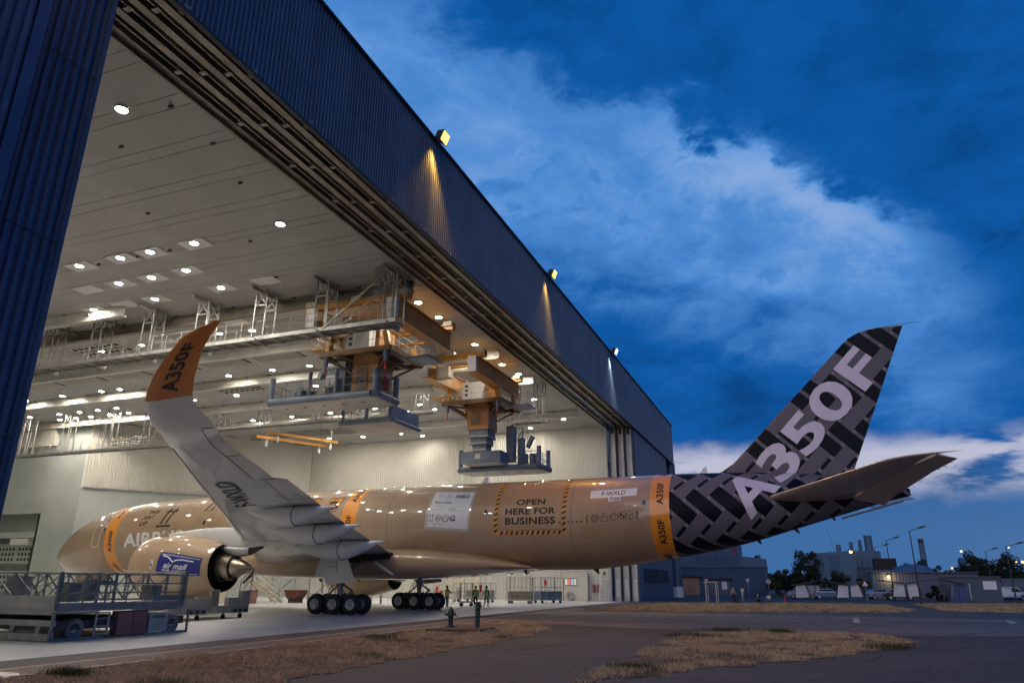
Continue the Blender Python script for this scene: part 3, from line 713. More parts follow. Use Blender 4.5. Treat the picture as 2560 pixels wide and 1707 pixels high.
# cargo door with hazard border
D('hazard_border', merge([rect(45.62, 45.86, -0.82, 3.9), rect(50.42, 50.66, -0.86, 3.9), rect(45.86, 50.42, -0.84, -0.62)]), mat('hazard_yellow', (0.62, 0.30, 0.02), 0.35, 0, 0.05, coat=0.8), 0.006)
hz = []
for k in range(13):
    v = -0.72 + k * 0.36
    for u0, u1 in ((45.62, 45.86), (50.42, 50.66)): hz.append(([(u0, v), (u1, v + 0.12), (u1, v + 0.29), (u0, v + 0.17)], [(0, 1, 2, 3)]))
for k in range(12):
    u = 46.0 + k * 0.37
    hz.append(([(u, -0.84), (u + 0.17, -0.84), (u + 0.29, -0.62), (u + 0.12, -0.62)], [(0, 1, 2, 3)]))
D('hazard_border', merge(hz), M_MARK, 0.010)
D('cargo_door_seam', strip(rrect(45.94, 50.34, -0.55, 4.2, 0.25, 6), 0.035, True), M_JOINT, 0.005)
for u in (46.35, 49.75): D('door_latch', outline([(u, -1.05), (u + 0.16, -1.05), (u + 0.16, -0.55), (u, -0.55)], 0.03), mat('red_white_mark', (0.6, 0.35, 0.32), 0.4), 0.016)
D('lettering', merge([T('OPEN', 47.15, 49.2, 1.08, 1.52, 0.035), T('HERE FOR', 46.42, 49.95, 0.44, 0.88, 0.035), T('BUSINESS', 46.42, 49.95, -0.20, 0.26, 0.035)]), M_MARK)
ic = [rect(50.2 + k * 0.29, 50.3 + k * 0.29, -0.17, -0.07) for k in range(6)]
ic += [strip(arc(52.25, 0.02, 0.34, 130, 230, 10, 0.5), 0.06), strip(arc(55.15, 0.02, 0.34, -50, 50, 10, 0.5), 0.06)]
ic += [strip(arc(52.62, 0.03, 0.24, 0, 360, 24), 0.03, True), strip(arc(52.62, 0.03, 0.24, 0, 360, 24, 0.4), 0.022, True), rect(52.38, 52.86, 0.02, 0.045), rect(52.43, 52.81, 0.14, 0.16), rect(52.43, 52.81, -0.12, -0.10)]
ic += [strip([(53.02, -0.2), (53.38, -0.2), (53.44, 0.0), (53.36, 0.1), (53.26, 0.02), (53.14, 0.04), (53.2, 0.22), (53.3, 0.3), (53.22, 0.36), (53.1, 0.28), (53.02, -0.05), (53.0, -0.2)], 0.03)]
ic += [strip(arc(53.88, 0.0, 0.22, 0, 360, 24), 0.03, True), strip([(53.88, 0.0), (53.98, 0.12)], 0.03), rect(53.84, 53.92, 0.22, 0.31)] + [rect(53.52, 53.7 - 0.03 * k, 0.16 - 0.08 * k, 0.18 - 0.08 * k) for k in range(3)]
ic += [strip(arc(54.38, 0.05, 0.24, 0, 360, 24), 0.03, True), ([(54.22, 0.0), (54.4, 0.05), (54.36, 0.2), (54.24, 0.18)], [(0, 1, 2, 3)]), ([(54.42, -0.16), (54.54, -0.04), (54.5, 0.08), (54.42, 0.0)], [(0, 1, 2, 3)])]
ic += [strip([(54.62, -0.18), (54.84, -0.24), (55.02, -0.18), (55.02, 0.08), (54.84, 0.02), (54.62, 0.08)], 0.03, True), strip([(54.84, 0.02), (54.84, -0.24)], 0.03), strip([(54.62, 0.08), (54.56, 0.17), (54.76, 0.12)], 0.025), strip([(55.02, 0.08), (55.08, 0.17), (54.9, 0.12)], 0.025), strip(arc(54.83, 0.3, 0.07, 0, 360, 12), 0.025, True), strip([(54.64, 0.3), (54.6, 0.4)], 0.02), strip([(55.0, 0.3), (55.05, 0.4)], 0.02)]
D('icon_row', merge(ic), M_MARK)
D('registration_plate', rect(52.24, 55.28, 1.36, 1.99), M_MARKW, 0.006)
D('registration', T('F-WXLD', 53.0, 54.55, 1.50, 1.84, 0.012), M_MARK, 0.011)
D('registration_plate', rect(53.46, 54.26, 1.05, 1.352), M_MARKW, 0.006)
D('registration', T('700', 53.52, 54.2, 1.09, 1.34, 0.014), M_MARK, 0.011)
D('registration', T('MSN 00001', 54.32, 54.95, 1.2, 1.28, 0.01) if False else rect(54.3, 54.95, 1.22, 1.26), M_GREYMARK, 0.008)
D('door_outline', strip(rrect(7.68, 8.62, -0.6, 1.66, 0.22, 5), 0.06, True), M_MARKW, 0.008)
for u in (8.86, 37.25, 50.98, 20.9): D('section_joint', rect(u, u + 0.035, -4.69, 4.69), M_JOINT, 0.004)
M_LAP = mat('skin_lap_line', (0.27, 0.185, 0.118), 0.4, 0, 0.05, coat=0.8)
for u in (6.2, 12.6, 16.4, 24.6, 28.5, 41.0, 44.6, 53.6): D('skin_joint', rect(u, u + 0.02, -4.69, 4.69), M_LAP, 0.004)
for v in (-1.6, 2.95):
    for a, b_ in ((11, 20.8), (21, 33.2), (34.7, 37.2), (37.4, 50.9), (51.1, 56.0)): D('skin_joint', rect(a, b_, v, v + 0.02), M_LAP, 0.0045)
for u, v, w, h in ((39.2, -1.5, 0.9, 0.6), (43.0, -1.7, 0.7, 0.5), (52.0, -1.9, 1.2, 0.8), (54.6, -1.4, 0.5, 0.5), (12.2, -2.0, 1.1, 0.8), (47.5, -2.2, 0.6, 0.6)): D('access_panel', strip(rrect(u, u + w, v, v + h, 0.08, 3), 0.022, True), M_LAP, 0.005)
# cockpit glazing
for sgn in (1, -1):
    for a in ([(2.65, 0.46), (2.55, 0.92), (3.5, 0.98), (3.65, 0.52)], [(3.62, 1.02), (3.75, 0.58), (4.6, 0.74), (4.5, 1.04)], [(2.68, 0.40), (3.68, 0.46), (3.8, 0.06), (2.8, 0.06)]):
        mb = MB(); n = 8; g = []
        for i in range(n + 1):
            row = []
            for j in range(n + 1):
                s_, t_ = i / n, j / n
                x = (a[0][0] * (1 - s_) + a[3][0] * s_) * (1 - t_) + (a[1][0] * (1 - s_) + a[2][0] * s_) * t_
                th = (a[0][1] * (1 - s_) + a[3][1] * s_) * (1 - t_) + (a[1][1] * (1 - s_) + a[2][1] * s_) * t_
                row.append(fus(x, sgn * th, 0.012))
            g.append(row)
        mb.loft(g, False, False); mb.build('cockpit_window', M_GLASS, fu, smooth=True)
for x, l in ((43.2, 0.6), (58.9, 0.5), (24, 0.5)):
    MB().prism([(x, 8.88), (x + l, 8.88), (x + l * 0.95, 8.88 + l * 0.8), (x + l * 0.7, 8.88 + l * 0.85)], -0.02, 0.02, 'XZ').build('blade_antenna', M_MARKW, ap)
for x, l in ((46.5, 0.35), (51.5, 0.45), (64.2, 0.35), (62.0, 0.3), (66.4, 0.25), (29.5, 0.4), (33, 0.3)):
    zb = min(smooth_tab(ZB, x), smooth_tab(BFB, x) if 20.5 < x < 48 else 9)
    MB().prism([(x, zb + 0.05), (x + l * 0.9, zb + 0.05), (x + l * 1.1, zb - l * 0.6), (x + l * 0.8, zb - l * 0.6)], -0.02, 0.02, 'XZ').build('belly_antenna', M_GAP, ap)
# ------------------------------------------------------------------ wings
WLE = [(1, 24.4), (3, 25.8), (6.5, 28.25), (13.6, 33.15), (18, 36.2), (23, 39.65), (28, 43.12), (29.0, 43.82), (29.5, 44.08), (30.02, 44.30), (30.52, 44.60), (30.95, 44.97), (31.25, 45.36), (31.59, 45.94), (31.92, 46.72), (32.2, 47.6), (32.31, 48.35), (32.36, 49.05)]
WTE = [(1, 37.2), (2.6, 37.77), (10.6, 40.24), (16.04, 42.02), (19.98, 43.51), (22.8, 44.53), (23.15, 44.05), (25, 44.79), (27.67, 45.7), (29.3, 46.62), (29.75, 46.86), (30.02, 46.79), (30.52, 46.88), (30.95, 47.08), (31.42, 47.56), (31.92, 48.24), (32.2, 48.86), (32.31, 49.18), (32.36, 49.30)]
WZ = [(1, 3.72), (3, 3.9), (10, 4.74), (18, 5.70), (27.5, 6.85), (28.5, 6.99), (29.4, 7.16), (30.02, 7.36), (30.52, 7.60), (30.95, 7.84), (31.25, 8.10), (31.59, 8.5), (31.92, 8.96), (32.2, 9.40), (32.33, 9.62), (32.36, 9.72)]
def airfoil(n=17, tc=0.1):
    up, lo = [], []
    for k in range(n):
        x = 0.5 - 0.5 * math.cos(PI * k / (n - 1)); t = 5 * tc * (0.2969 * math.sqrt(x) - 0.126 * x - 0.3516 * x * x + 0.2843 * x**3 - 0.1036 * x**4)
        c = 0.02 * math.sin(PI * x) - 0.012 * math.sin(2 * PI * x) * 0.5
        up.append((x, c + t)); lo.append((x, c - t * 0.92))
    return up + lo[-2:0:-1]
def wsec(y, s, tc):
    le, te, z = lerp_tab(WLE, y), lerp_tab(WTE, y), lerp_tab(WZ, y); c = te - le
    e = 0.15; dz = (lerp_tab(WZ, min(32.36, y + e)) - lerp_tab(WZ, y - e)) / (min(32.36, y + e) - y + e); L = math.hypot(1, dz); ny, nz = -dz / L, 1 / L
    return [(le + px * c, s * (y + ny * pz * c), z + nz * pz * c) for px, pz in airfoil(17, tc)]
YS = [1, 3, 5, 6.5, 8.5, 10.6, 13.6, 16, 18, 20, 22.8, 23.15, 25, 27.0, 28, 28.6, 29.1, 29.5, 29.9, 30.2, 30.52, 30.75, 30.95]
YW = [30.95, 31.1, 31.25, 31.42, 31.59, 31.76, 31.92, 32.06, 32.2, 32.27, 32.31, 32.34, 32.36]
def tcr(y): return lerp_tab([(1, 0.135), (10, 0.11), (23, 0.095), (30, 0.085), (32.36, 0.06)], y)
def lower(y, f, s, off=0.006):
    le, te, z = lerp_tab(WLE, y), lerp_tab(WTE, y), lerp_tab(WZ, y); c = te - le; af = airfoil(33, tcr(y))[33:]
    pz = min(((abs(p[0] - f), p[1]) for p in af))[1]
    return (le + f * c, s * y, z + pz * c - off)
wings = {}
for s in (-1, 1):
    w = MB().loft([wsec(y, s, tcr(y)) for y in YS]).build('wing', M_WING, ap, smooth=50); wings[s] = w
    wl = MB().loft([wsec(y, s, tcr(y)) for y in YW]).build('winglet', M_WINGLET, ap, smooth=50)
    # control surface gaps, thin dark strips on the under side
    for y0, y1, f in ((4.2, 10.5, 0.80), (11.2, 22.7, 0.76), (23.3, 29.2, 0.74)):
        MB().path([lower(y0 + (y1 - y0) * k / 12, f, s) for k in range(13)], 0.016, 4).build('hinge_gap', mat('soft_gap', (0.09, 0.09, 0.095), 0.6) if y0 > 20 else M_GAP, w)
    for y in (10.9, 22.95, 26.4, 29.3, 17.0): MB().path([lower(y, 0.76 + 0.04 * k, s) for k in range(6)], 0.014, 4).build('hinge_gap', M_GAP, w)
    MB().path([lower(4 + 24 * k / 20, 0.06, s, 0.012) for k in range(21)], 0.02, 4).build('slat_gap', mat('fine_gap', (0.12, 0.125, 0.13), 0.6), w)
    # flap track fairings
    for y, ln, hw, dp in ((18.0, 5.8, 0.60, 1.05), (13.6, 6.6, 0.70, 1.20), (8.6, 7.2, 0.78, 1.30)):
        te, zt = lerp_tab(WTE, y), lerp_tab(WZ, y); rings = []
        for k in range(21):
            t = k / 20; x = te - ln + 1.0 + ln * t; wr = max(0.02, (math.sin(PI * min(1, t * 1.25 + 0.02) / 2) if t < 0.8 else 1) * (1 if t < 0.55 else max(0.14, 1 - ((t - 0.55) / 0.45)**1.8)))
            d = max(0.05, dp * (math.sin(PI * min(1, 0.12 + t * 1.5) / 2)) * (1 if t < 0.5 else max(0.12, 1 - ((t - 0.5) / 0.5)**1.6)))
            zt2 = zt - 0.05 - 0.10 * (t > 0.75) * (t - 0.75); top = zt2 + 0.10 * (1 - t)
            rings.append([(x, s * (y + hw * wr * math.sin(2 * PI * j / 16)), top - d / 2 + d / 2 * math.cos(2 * PI * j / 16) * 1.0) for j in range(16)])
        fr = MB().loft(rings).build('flap_track_fairing', M_WING, ap, smooth=60)
        # split line where the moving half begins
        i = 12; g = [tuple(Vector(p) + (Vector(p) - Vector((p[0], s * y, sum(q[2] for q in rings[i]) / 16))).normalized() * 0.006) for p in rings[i]]
        MB().path(g + [g[0]], 0.028, 4).build('fairing_joint', M_GAP, fr)
# lettering on the port winglet
def on_winglet(off):
    def f(a, b):
        # a along the text (0..1), b across (0..1): follows the span at mid chord on the outer skin
        y = 31.12 + 0.98 * a**0.85; le, te, z = lerp_tab(WLE, y), lerp_tab(WTE, y), lerp_tab(WZ, y); c = te - le; fr = 0.68 - 0.36 * b; tc = tcr(y)
        t = 5 * tc * (0.2969 * math.sqrt(fr) - 0.126 * fr - 0.3516 * fr * fr + 0.2843 * fr**3 - 0.1036 * fr**4); pz = (0.02 * math.sin(PI * fr) - 0.006 * math.sin(2 * PI * fr) - t * 0.92) * c - off
        dz = (lerp_tab(WZ, y + 0.15) - lerp_tab(WZ, y - 0.15)) / 0.30; L = math.hypot(1, dz)
        return (le + fr * c, -(y - dz / L * pz), z + pz / L)
    return f
vs, fs = text_mesh('A350F', 0.035)
decal(fit(vs, 0, 1, 0, 1), fs, on_winglet(0.012), 0.05, 0.2).build('winglet_lettering', mat('matt_black_marking', (0.01, 0.01, 0.011), 0.6), wings[-1], kind='stuff')
# registration under the port wing
def under_wing(off):
    def f(a, b):
        y, fr = a, 0.47 - 0.26 * b; le, te, z, tc = lerp_tab(WLE, y), lerp_tab(WTE, y), lerp_tab(WZ, y), tcr(y); c = te - le
        t = 5 * tc * (0.2969 * math.sqrt(fr) - 0.126 * fr - 0.3516 * fr * fr + 0.2843 * fr**3 - 0.1036 * fr**4)
        return (le + fr * c, -y, z + (0.02 * math.sin(PI * fr) - 0.006 * math.sin(2 * PI * fr) - t * 0.92) * c - off)
    return f
vs, fs = text_mesh('F-WXLD', 0.03)
decal(fit(vs, 19.2, 23.4, 0.08, 0.88), fs, under_wing(0.02), 0.3, 0.25).build('wing_registration', mat('matt_black_marking'), wings[-1], kind='stuff')
# ------------------------------------------------------------------ engines
EY, EZ = 10.5, 2.87
def engine(s):
    o = (0, s * EY, EZ); n = 48
    nc = MB().lathe([(23.784, 1.66), (23.667, 1.86), (23.95, 1.98), (24.53, 2.08), (25.527, 2.13), (26.855, 2.11), (28.017, 1.98), (29.012, 1.78), (29.677, 1.60), (30.05, 1.49), (30.05, 1.46)], o, 'X', n).build('nacelle', M_KRAFT, ap, smooth=50)
    MB().lathe([(30.045, 1.465), (29.4, 1.50), (28.6, 1.52), (27.7, 1.50)], o, 'X', n).build('nozzle_liner', M_BLACK, nc, smooth=True)
    MB().lathe([(25.527, 1.44), (24.364, 1.48), (23.784, 1.58), (23.568, 1.70), (23.551, 1.76), (23.667, 1.863)], o, 'X', n).build('intake_lip', M_RIM, nc, smooth=True)
    MB().lathe([(25.527, 1.47), (25.485, 0.001)], o, 'X', 24).build('fan_face', M_GAP, nc)
    MB().lathe([(27.7, 1.5), (27.7, 0.5)], o, 'X', n).build('bypass_duct', M_BLACK, nc)
    MB().lathe([(27.7, 1.12), (29.0, 1.04), (30.10, 0.92), (30.10, 0.88), (29.6, 0.86)], o, 'X', n).build('core_cowl', mat('dark_core_metal', (0.06, 0.055, 0.048), 0.45, 0.7, 0.15, 2.0), nc, smooth=40)
    MB().lathe([(29.6, 0.88), (30.3, 0.83), (30.90, 0.75), (30.90, 0.715), (30.6, 0.70), (30.5, 0.3)], o, 'X', n).build('core_nozzle', M_TITAN, nc, smooth=40)
    MB().lathe([(30.5, 0.64), (30.96, 0.60), (31.3, 0.52), (31.8, 0.32), (32.16, 0.10), (32.26, 0.05), (32.28, 0.0)], o, 'X', 32).build('exhaust_cone', M_TITAN, nc, smooth=True)
    # pylon with its aft fairing
    y = s * EY; rings = []
    for x, zt, zb, hw in ((24.4, 4.96, 4.85, 0.04), (25.4, 5.12, 4.6, 0.16), (27.2, 5.30, 4.4, 0.24), (29.0, 5.40, 4.2, 0.26), (30.6, 5.36, 3.95, 0.27), (31.8, 5.1, 3.9, 0.26), (33.2, 4.85, 4.25, 0.20), (34.6, 4.75, 4.5, 0.08)):
        zc, h = (zt + zb) / 2, (zt - zb) / 2
        rings.append([(x, y + hw * abs(math.cos(a))**0.6 * (1 if math.cos(a) > 0 else -1), zc + h * abs(math.sin(a))**0.6 * (1 if math.sin(a) > 0 else -1)) for a in [2 * PI * k / 20 for k in range(20)]])
    MB().loft(rings).build('pylon', M_WING, ap, smooth=50)
    rings = []
    for x, zt, zb, hw in ((29.3, 4.30, 4.12, 0.18), (30.2, 4.24, 3.72, 0.30), (31.2, 4.22, 3.52, 0.32), (32.0, 4.18, 3.62, 0.26)):
        zc, h = (zt + zb) / 2, (zt - zb) / 2
        rings.append([(x, y + hw * math.cos(a), zc + h * math.sin(a)) for a in [2 * PI * k / 18 for k in range(18)]])
    MB().loft(rings).build('aft_pylon_fairing', M_RIM, ap, smooth=50)
    MB().loft([rings[-1], [(33.05, y + 0.03 * math.cos(2 * PI * k / 18), 4.1 + 0.04 * math.sin(2 * PI * k / 18)) for k in range(18)]]).build('aft_fairing_tip', M_GAP, ap, smooth=60)
    MB().prism([(24.9, 4.72), (25.9, 4.75), (25.6, 5.12), (25.4, 5.14)], y + s * 0.85 - 0.02, y + s * 0.85 + 0.02, 'XZ').build('nacelle_strake', M_KRAFT, nc)
    return nc
nac = {s: engine(s) for s in (-1, 1)}
NR = [(23.667, 1.86), (23.95, 1.98), (24.53, 2.08), (25.527, 2.13), (26.855, 2.11), (28.017, 1.98), (29.012, 1.78), (29.677, 1.60), (30.05, 1.49)]
def on_nac(off):
    def f(u, v):
        r = smooth_tab(NR, u) + off; t = v / 2.05
        return (u, -EY - r * math.cos(t), EZ + r * math.sin(t))
    return f
def N(name, vf, m, off): return decal(vf[0], vf[1], on_nac(off), 0.25, 0.12).build(name, m, nac[-1], smooth=True)
def ns(vf): return [(u + 0.02 * v, v - 0.085 * (u - 26.4)) for u, v in vf[0]], vf[1]
edge = []
pts = [(26.45, -0.40), (29.62, -0.40), (29.62, 0.96), (26.45, 0.96)]
stamp = []
for (a, b_), (c, d) in zip(pts, pts[1:] + pts[:1]):
    L = math.hypot(c - a, d - b_); k = round(L / 0.09)
    for i in range(k): stamp.append((a + (c - a) * i / k + (0.02 if i % 2 and abs(d - b_) > 0.5 else 0) * (1 if a < 28 else -1), b_ + (d - b_) * i / k))
N('air_mail_label', ns((stamp, [tuple(range(len(stamp)))])), mat('air_mail_blue', (0.006, 0.018, 0.19), 0.45, 0, 0.06, 0.8, coat=0.15), 0.006)
am = [rect(26.6, 29.5, 0.80, 0.83), rect(26.6, 29.5, -0.30, -0.27)]
am += [strip([(26.75, 0.74), (27.2, 0.68), (27.5, 0.52), (27.62, 0.40)], 0.075), strip([(27.62, 0.40), (27.85, 0.55), (28.3, 0.62), (29.1, 0.60)], 0.07)]
am += [T('air mail', 27.0, 28.75, 0.0, 0.36, 0.02, 0.35), T('PAR AVION', 26.95, 28.75, -0.19, -0.05, 0.01)]
N('air_mail_print', ns(merge(am)), M_MARKW, 0.011)
N('maker_emblem', merge([rect(25.86, 26.12, -0.16, 0.40)]), M_MARKW, 0.006)
N('maker_emblem', merge([T('R', 25.88, 26.02, 0.04, 0.28, 0.03), T('R', 25.95, 26.10, -0.05, 0.19, 0.03), rect(25.87, 26.11, 0.31, 0.34), rect(25.87, 26.11, -0.12, -0.09)]), M_MARK, 0.010)
# ------------------------------------------------------------------ fin and tailplane
FLE = [(8.2, 58.6), (8.75, 59.8), (8.95, 60.35), (9.4, 61.05), (10.36, 62.05), (16.6, 68.38), (16.95, 68.78), (17.25, 69.35), (17.42, 70.2)]
FTE = [(8.2, 67.85), (17.42, 71.95)]
def fsec(z):
    a, b_ = lerp_tab(FLE, z), lerp_tab(FTE, z); c = b_ - a; tc = 0.088 if z < 16.6 else 0.06
    return [(a + px * c, -pz * c, z) for px, pz in [(p[0], p[1] if i < 17 else p[1]) for i, p in enumerate(sym(tc))]]
def sym(tc, n=17):
    up = []
    for k in range(n):
        x = 0.5 - 0.5 * math.cos(PI * k / (n - 1)); up.append((x, 5 * tc * (0.2969 * math.sqrt(x) - 0.126 * x - 0.3516 * x * x + 0.2843 * x**3 - 0.1036 * x**4)))
    return up + [(x, -y) for x, y in up[-2:0:-1]]
fz = [8.2, 8.75, 8.95, 9.2, 9.4, 9.9, 10.36, 12, 14, 16, 16.6, 16.95, 17.1, 17.25, 17.35, 17.42]
fi = MB(); fi.loft([fsec(z) for z in fz]); fi.uv = [(v[0] - 69.82, v[2] - 15.5) for v in fi.v]
fin = fi.build('fin', M_WEAVE, ap, smooth=50)
MB().tube((70.2, 0, 17.43), (73.0, 0, 17.56), 0.022, 0.012, n=6).build('tail_probe', M_GAP, ap)
MB().bar((69.4, 0, 17.40), (71.95, 0, 17.44), 0.08, 0.03).build('fin_cap', M_WING, ap)
for z in (16.3, 15.6, 14.9): MB().tube((lerp_tab(FTE, z), 0, z), (lerp_tab(FTE, z) + 0.25, 0, z - 0.01), 0.01, n=4).build('static_wick', M_GAP, fin)
def fin_half(x, z):
    a, b_ = lerp_tab(FLE, z), lerp_tab(FTE, z); c = b_ - a; t = min(1, max(0.0, (x - a) / c))
    return 5 * 0.088 * c * (0.2969 * math.sqrt(t) - 0.126 * t - 0.3516 * t * t + 0.2843 * t**3 - 0.1036 * t**4)
TX0, TZ0, TA = 61.99, 5.69, math.radians(46.2)
def on_tail(off):
    def f(a, b):
        x = TX0 + a * math.cos(TA) - b * math.sin(TA); z = TZ0 + a * math.sin(TA) + b * math.cos(TA)
        zt, zb, w = smooth_tab(ZT, x), smooth_tab(ZB, x), smooth_tab(WD, x); zc, h = (zt + zb) / 2, (zt - zb) / 2
        k = (z - zc) / (h + off); yf = (w + off) * math.sqrt(max(0, 1 - k * k)) if abs(k) < 1 else 0
        yn = fin_half(x, z) + off if z > 8.4 else 0
        return (x, -max(yf, yn), z)
    return f
for ch, s0, s1, t0, t1 in (('A', 0.0, 2.72, 0.0, 2.34), ('3', 2.86, 4.98, 0.02, 2.30), ('5', 5.22, 7.42, 0.05, 2.32), ('0', 7.64, 10.16, 0.02, 2.42), ('F', 10.62, 12.62, 0.06, 2.34)):
    vs, fs = text_mesh(ch, 0.028); vs = fit(vs, s0, s1, t0, t1)
    decal(vs, fs, on_tail(0.014), 0.12, 0.12).build('tail_letter', M_LILAC, fin)
HLE = [(0.2, 61.4), (2.0, 63.07), (8.4, 69.1), (8.9, 69.9), (9.25, 71.0), (9.42, 72.2)]
HTE = [(0.2, 67.6), (2.0, 67.9), (8.9, 71.05), (9.25, 71.75), (9.42, 72.3)]
HZT = [(0.2, 6.72), (2.0, 7.0), (8.5, 7.95), (9.42, 8.05)]
for s in (-1, 1):
    def hsec(y, le, te, tc, dz=0.0):
        a, b_, z = le, te, lerp_tab(HZT, y) + dz; c = b_ - a
        return [(a + px * c, s * y, z + pz * c) for px, pz in sym(tc)]
    hb = MB().loft([hsec(y, lerp_tab(HLE, y), lerp_tab(HTE, y), 0.10) for y in (0.2, 1.0, 2.0, 4, 6, 8, 8.4, 8.65, 8.9, 9.1, 9.25, 9.36, 9.42)]).build('tailplane', mat('tailplane_beige', (0.50, 0.42, 0.34), 0.35, 0, 0.05, 0.5, coat=0.5), ap, smooth=50)
    rings = []
    for y in (1.2, 3, 5, 7, 9.0):
        h = lerp_tab(HTE, y) - 0.02; c = lerp_tab([(1.2, 1.55), (9.0, 0.85)], y); z = lerp_tab(HZT, y); t = 0.03 * c + 0.03
        rings.append([(h, s * y, z + t), (h + c, s * y, z - 0.30 * c), (h, s * y, z - t)])
    MB().loft(rings).build('elevator', mat('tailplane_beige'), ap)
    MB().path([(lerp_tab(HLE, y) + 0.02, s * y, lerp_tab(HZT, y)) for y in (2.6, 4, 6, 8.2)], 0.05, 6).build('tailplane_leading_edge', M_RIM, hb)
    for y in (7.4, 7.9, 8.4): MB().tube((lerp_tab(HTE, y) + 0.9, s * y, lerp_tab(HZT, y) - 0.27), (lerp_tab(HTE, y) + 1.15, s * y, lerp_tab(HZT, y) - 0.3), 0.01, n=4).build('static_wick', M_GAP, hb)
MB().loft([[(67.0, -0.55, 5.86), (67.0, -0.45, 5.8), (67.0, 0.3, 5.8)], [(70.4, -0.62, 6.78), (70.4, -0.5, 6.70), (70.4, 0.2, 6.70)]]).build('service_door', M_LILAC, ap)
# ------------------------------------------------------------------ landing gear
GX, GT, WR, AS = 35.43, 5.35, 0.645, 1.40
def wheel(x, y, s, r, w, parent):
    out = y
    t = MB().lathe([(-w / 2, r * 0.55), (-w / 2, r * 0.80), (-w * 0.42, r * 0.94), (-w * 0.25, r), (w * 0.25, r), (w * 0.42, r * 0.94), (w / 2, r * 0.80), (w / 2, r * 0.55)], (x, y, r), 'Y', 28).build('tyre', M_TYRE, parent, smooth=40)
    for sd in (-1, 1):
        prof = [(sd * w * 0.47, r * 0.56), (sd * w * 0.50, r * 0.52), (sd * w * 0.46, r * 0.46), (sd * w * 0.34, r * 0.40), (sd * w * 0.30, r * 0.26), (sd * w * 0.44, r * 0.20), (sd * w * 0.47, r * 0.12), (sd * w * 0.47, 0.001)]
        MB().lathe(prof, (x, y, r), 'Y', 24).build('rim', M_RIM, t, smooth=40)
for s in (-1, 1):
    gy = s * GT
    g = MB(); g.tube((GX, gy, 0.75), (GX, gy, 2.2), 0.17, n=14); g.tube((GX, gy, 1.9), (GX + 0.1, gy, 4.4), 0.26, n=14); strut = g.build('main_gear_strut', M_STEEL, ap, smooth=40)
    MB().bar((GX - AS - 0.25, gy, WR + 0.02), (GX + AS + 0.25, gy, WR + 0.02), 0.26, 0.30).build('bogie_beam', M_STEEL, strut)
    a = MB(); 
    for i in (-1, 0, 1): a.tube((GX + i * AS, gy - 0.85, WR), (GX + i * AS, gy + 0.85, WR), 0.09, n=10)
    a.build('axle', M_STEEL, strut)
    b_ = MB(); b_.bar((GX + 0.15, gy, 1.9), (GX + 0.95, gy, 1.45), 0.26, 0.1); b_.bar((GX + 0.95, gy, 1.45), (GX + 0.2, gy, 0.95), 0.26, 0.1); b_.tube((GX - 0.1, gy, 1.9), (GX - 1.3, gy, 0.95), 0.06, n=8); b_.tube((GX + 0.3, gy - 0.2, 1.2), (GX + 1.4, gy - 0.2, 0.9), 0.05, n=8)
    b_.tube((GX, gy, 2.5), (GX, gy - s * 2.0, 3.4), 0.11, n=10); b_.tube((GX, gy, 2.0), (GX - 2.0, gy - s * 0.6, 3.5), 0.09, n=10)
    b_.build('torque_link', M_STEEL, strut)
    h = MB()
    for k in range(6): h.path([(GX - 0.25 + 0.1 * k, gy - 0.24, 2.3), (GX - 0.6 + 0.2 * k, gy - 0.32, 1.6), (GX - 1.0 + 0.38 * k, gy - 0.25, 0.95)], 0.025, 5)
    h.build('brake_hose', M_BLACK, strut)
    for i in (-1, 0, 1):
        for sd in (-1, 1): wheel(GX + i * AS, gy + sd * 0.60, sd, WR, 0.50, strut)
    yd = s * 6.15
    P = [(34.32, 3.85), (34.95, 3.92), (34.95, 4.02), (35.7, 4.05), (35.7, 3.98), (36.15, 3.98), (37.08, 2.10), (34.92, 1.86), (34.62, 2.36), (33.85, 2.44)]
    d = MB().prism(P, yd - 0.04, yd + 0.04, 'XZ').build('main_gear_door', M_WING, ap)
    MB().box((35.62, yd - 0.045, 3.35), (0.03, 0.02, 1.3)).build('door_joint', M_GAP, d); MB().box((35.2, yd - 0.045, 3.0), (0.9, 0.02, 0.03)).build('door_joint', M_GAP, d)
    MB().prism([(33.6, 3.25), (37.9, 3.6), (38.0, 4.0), (33.6, 3.7)], s * 3.0 - 0.1 if s < 0 else 3.2, s * 3.0 - 0.55 if s < 0 else 3.62, 'XZ').build('wheel_bay', M_BLACK, ap)
    MB().bar((37.0, s * 3.75, 3.35), (38.4, s * 3.6, 2.55), 0.10, 0.14).build('door_actuator', M_WING, ap)
ng = MB(); ng.tube((5.2, 0, 0.5), (5.0, 0, 3.1), 0.13, n=12); ng.tube((5.1, 0, 1.3), (3.4, 0, 3.1), 0.06, n=8); ns_ = ng.build('nose_gear_strut', M_STEEL, ap, smooth=40)
for sd in (-1, 1): wheel(5.2, sd * 0.36, sd, 0.53, 0.36, ns_)
for sd in (-1, 1): MB().prism([(3.6, 2.95), (6.4, 2.95), (6.2, 1.95), (3.9, 1.95)], sd * 0.75 - 0.02, sd * 0.75 + 0.02, 'XZ').build('nose_gear_door', M_KRAFT, ap)
MB().box((60.5, 0.6, 4.05), (0.16, 0.03, 0.30)).build('remove_before_flight_tag', M_RED, ap)
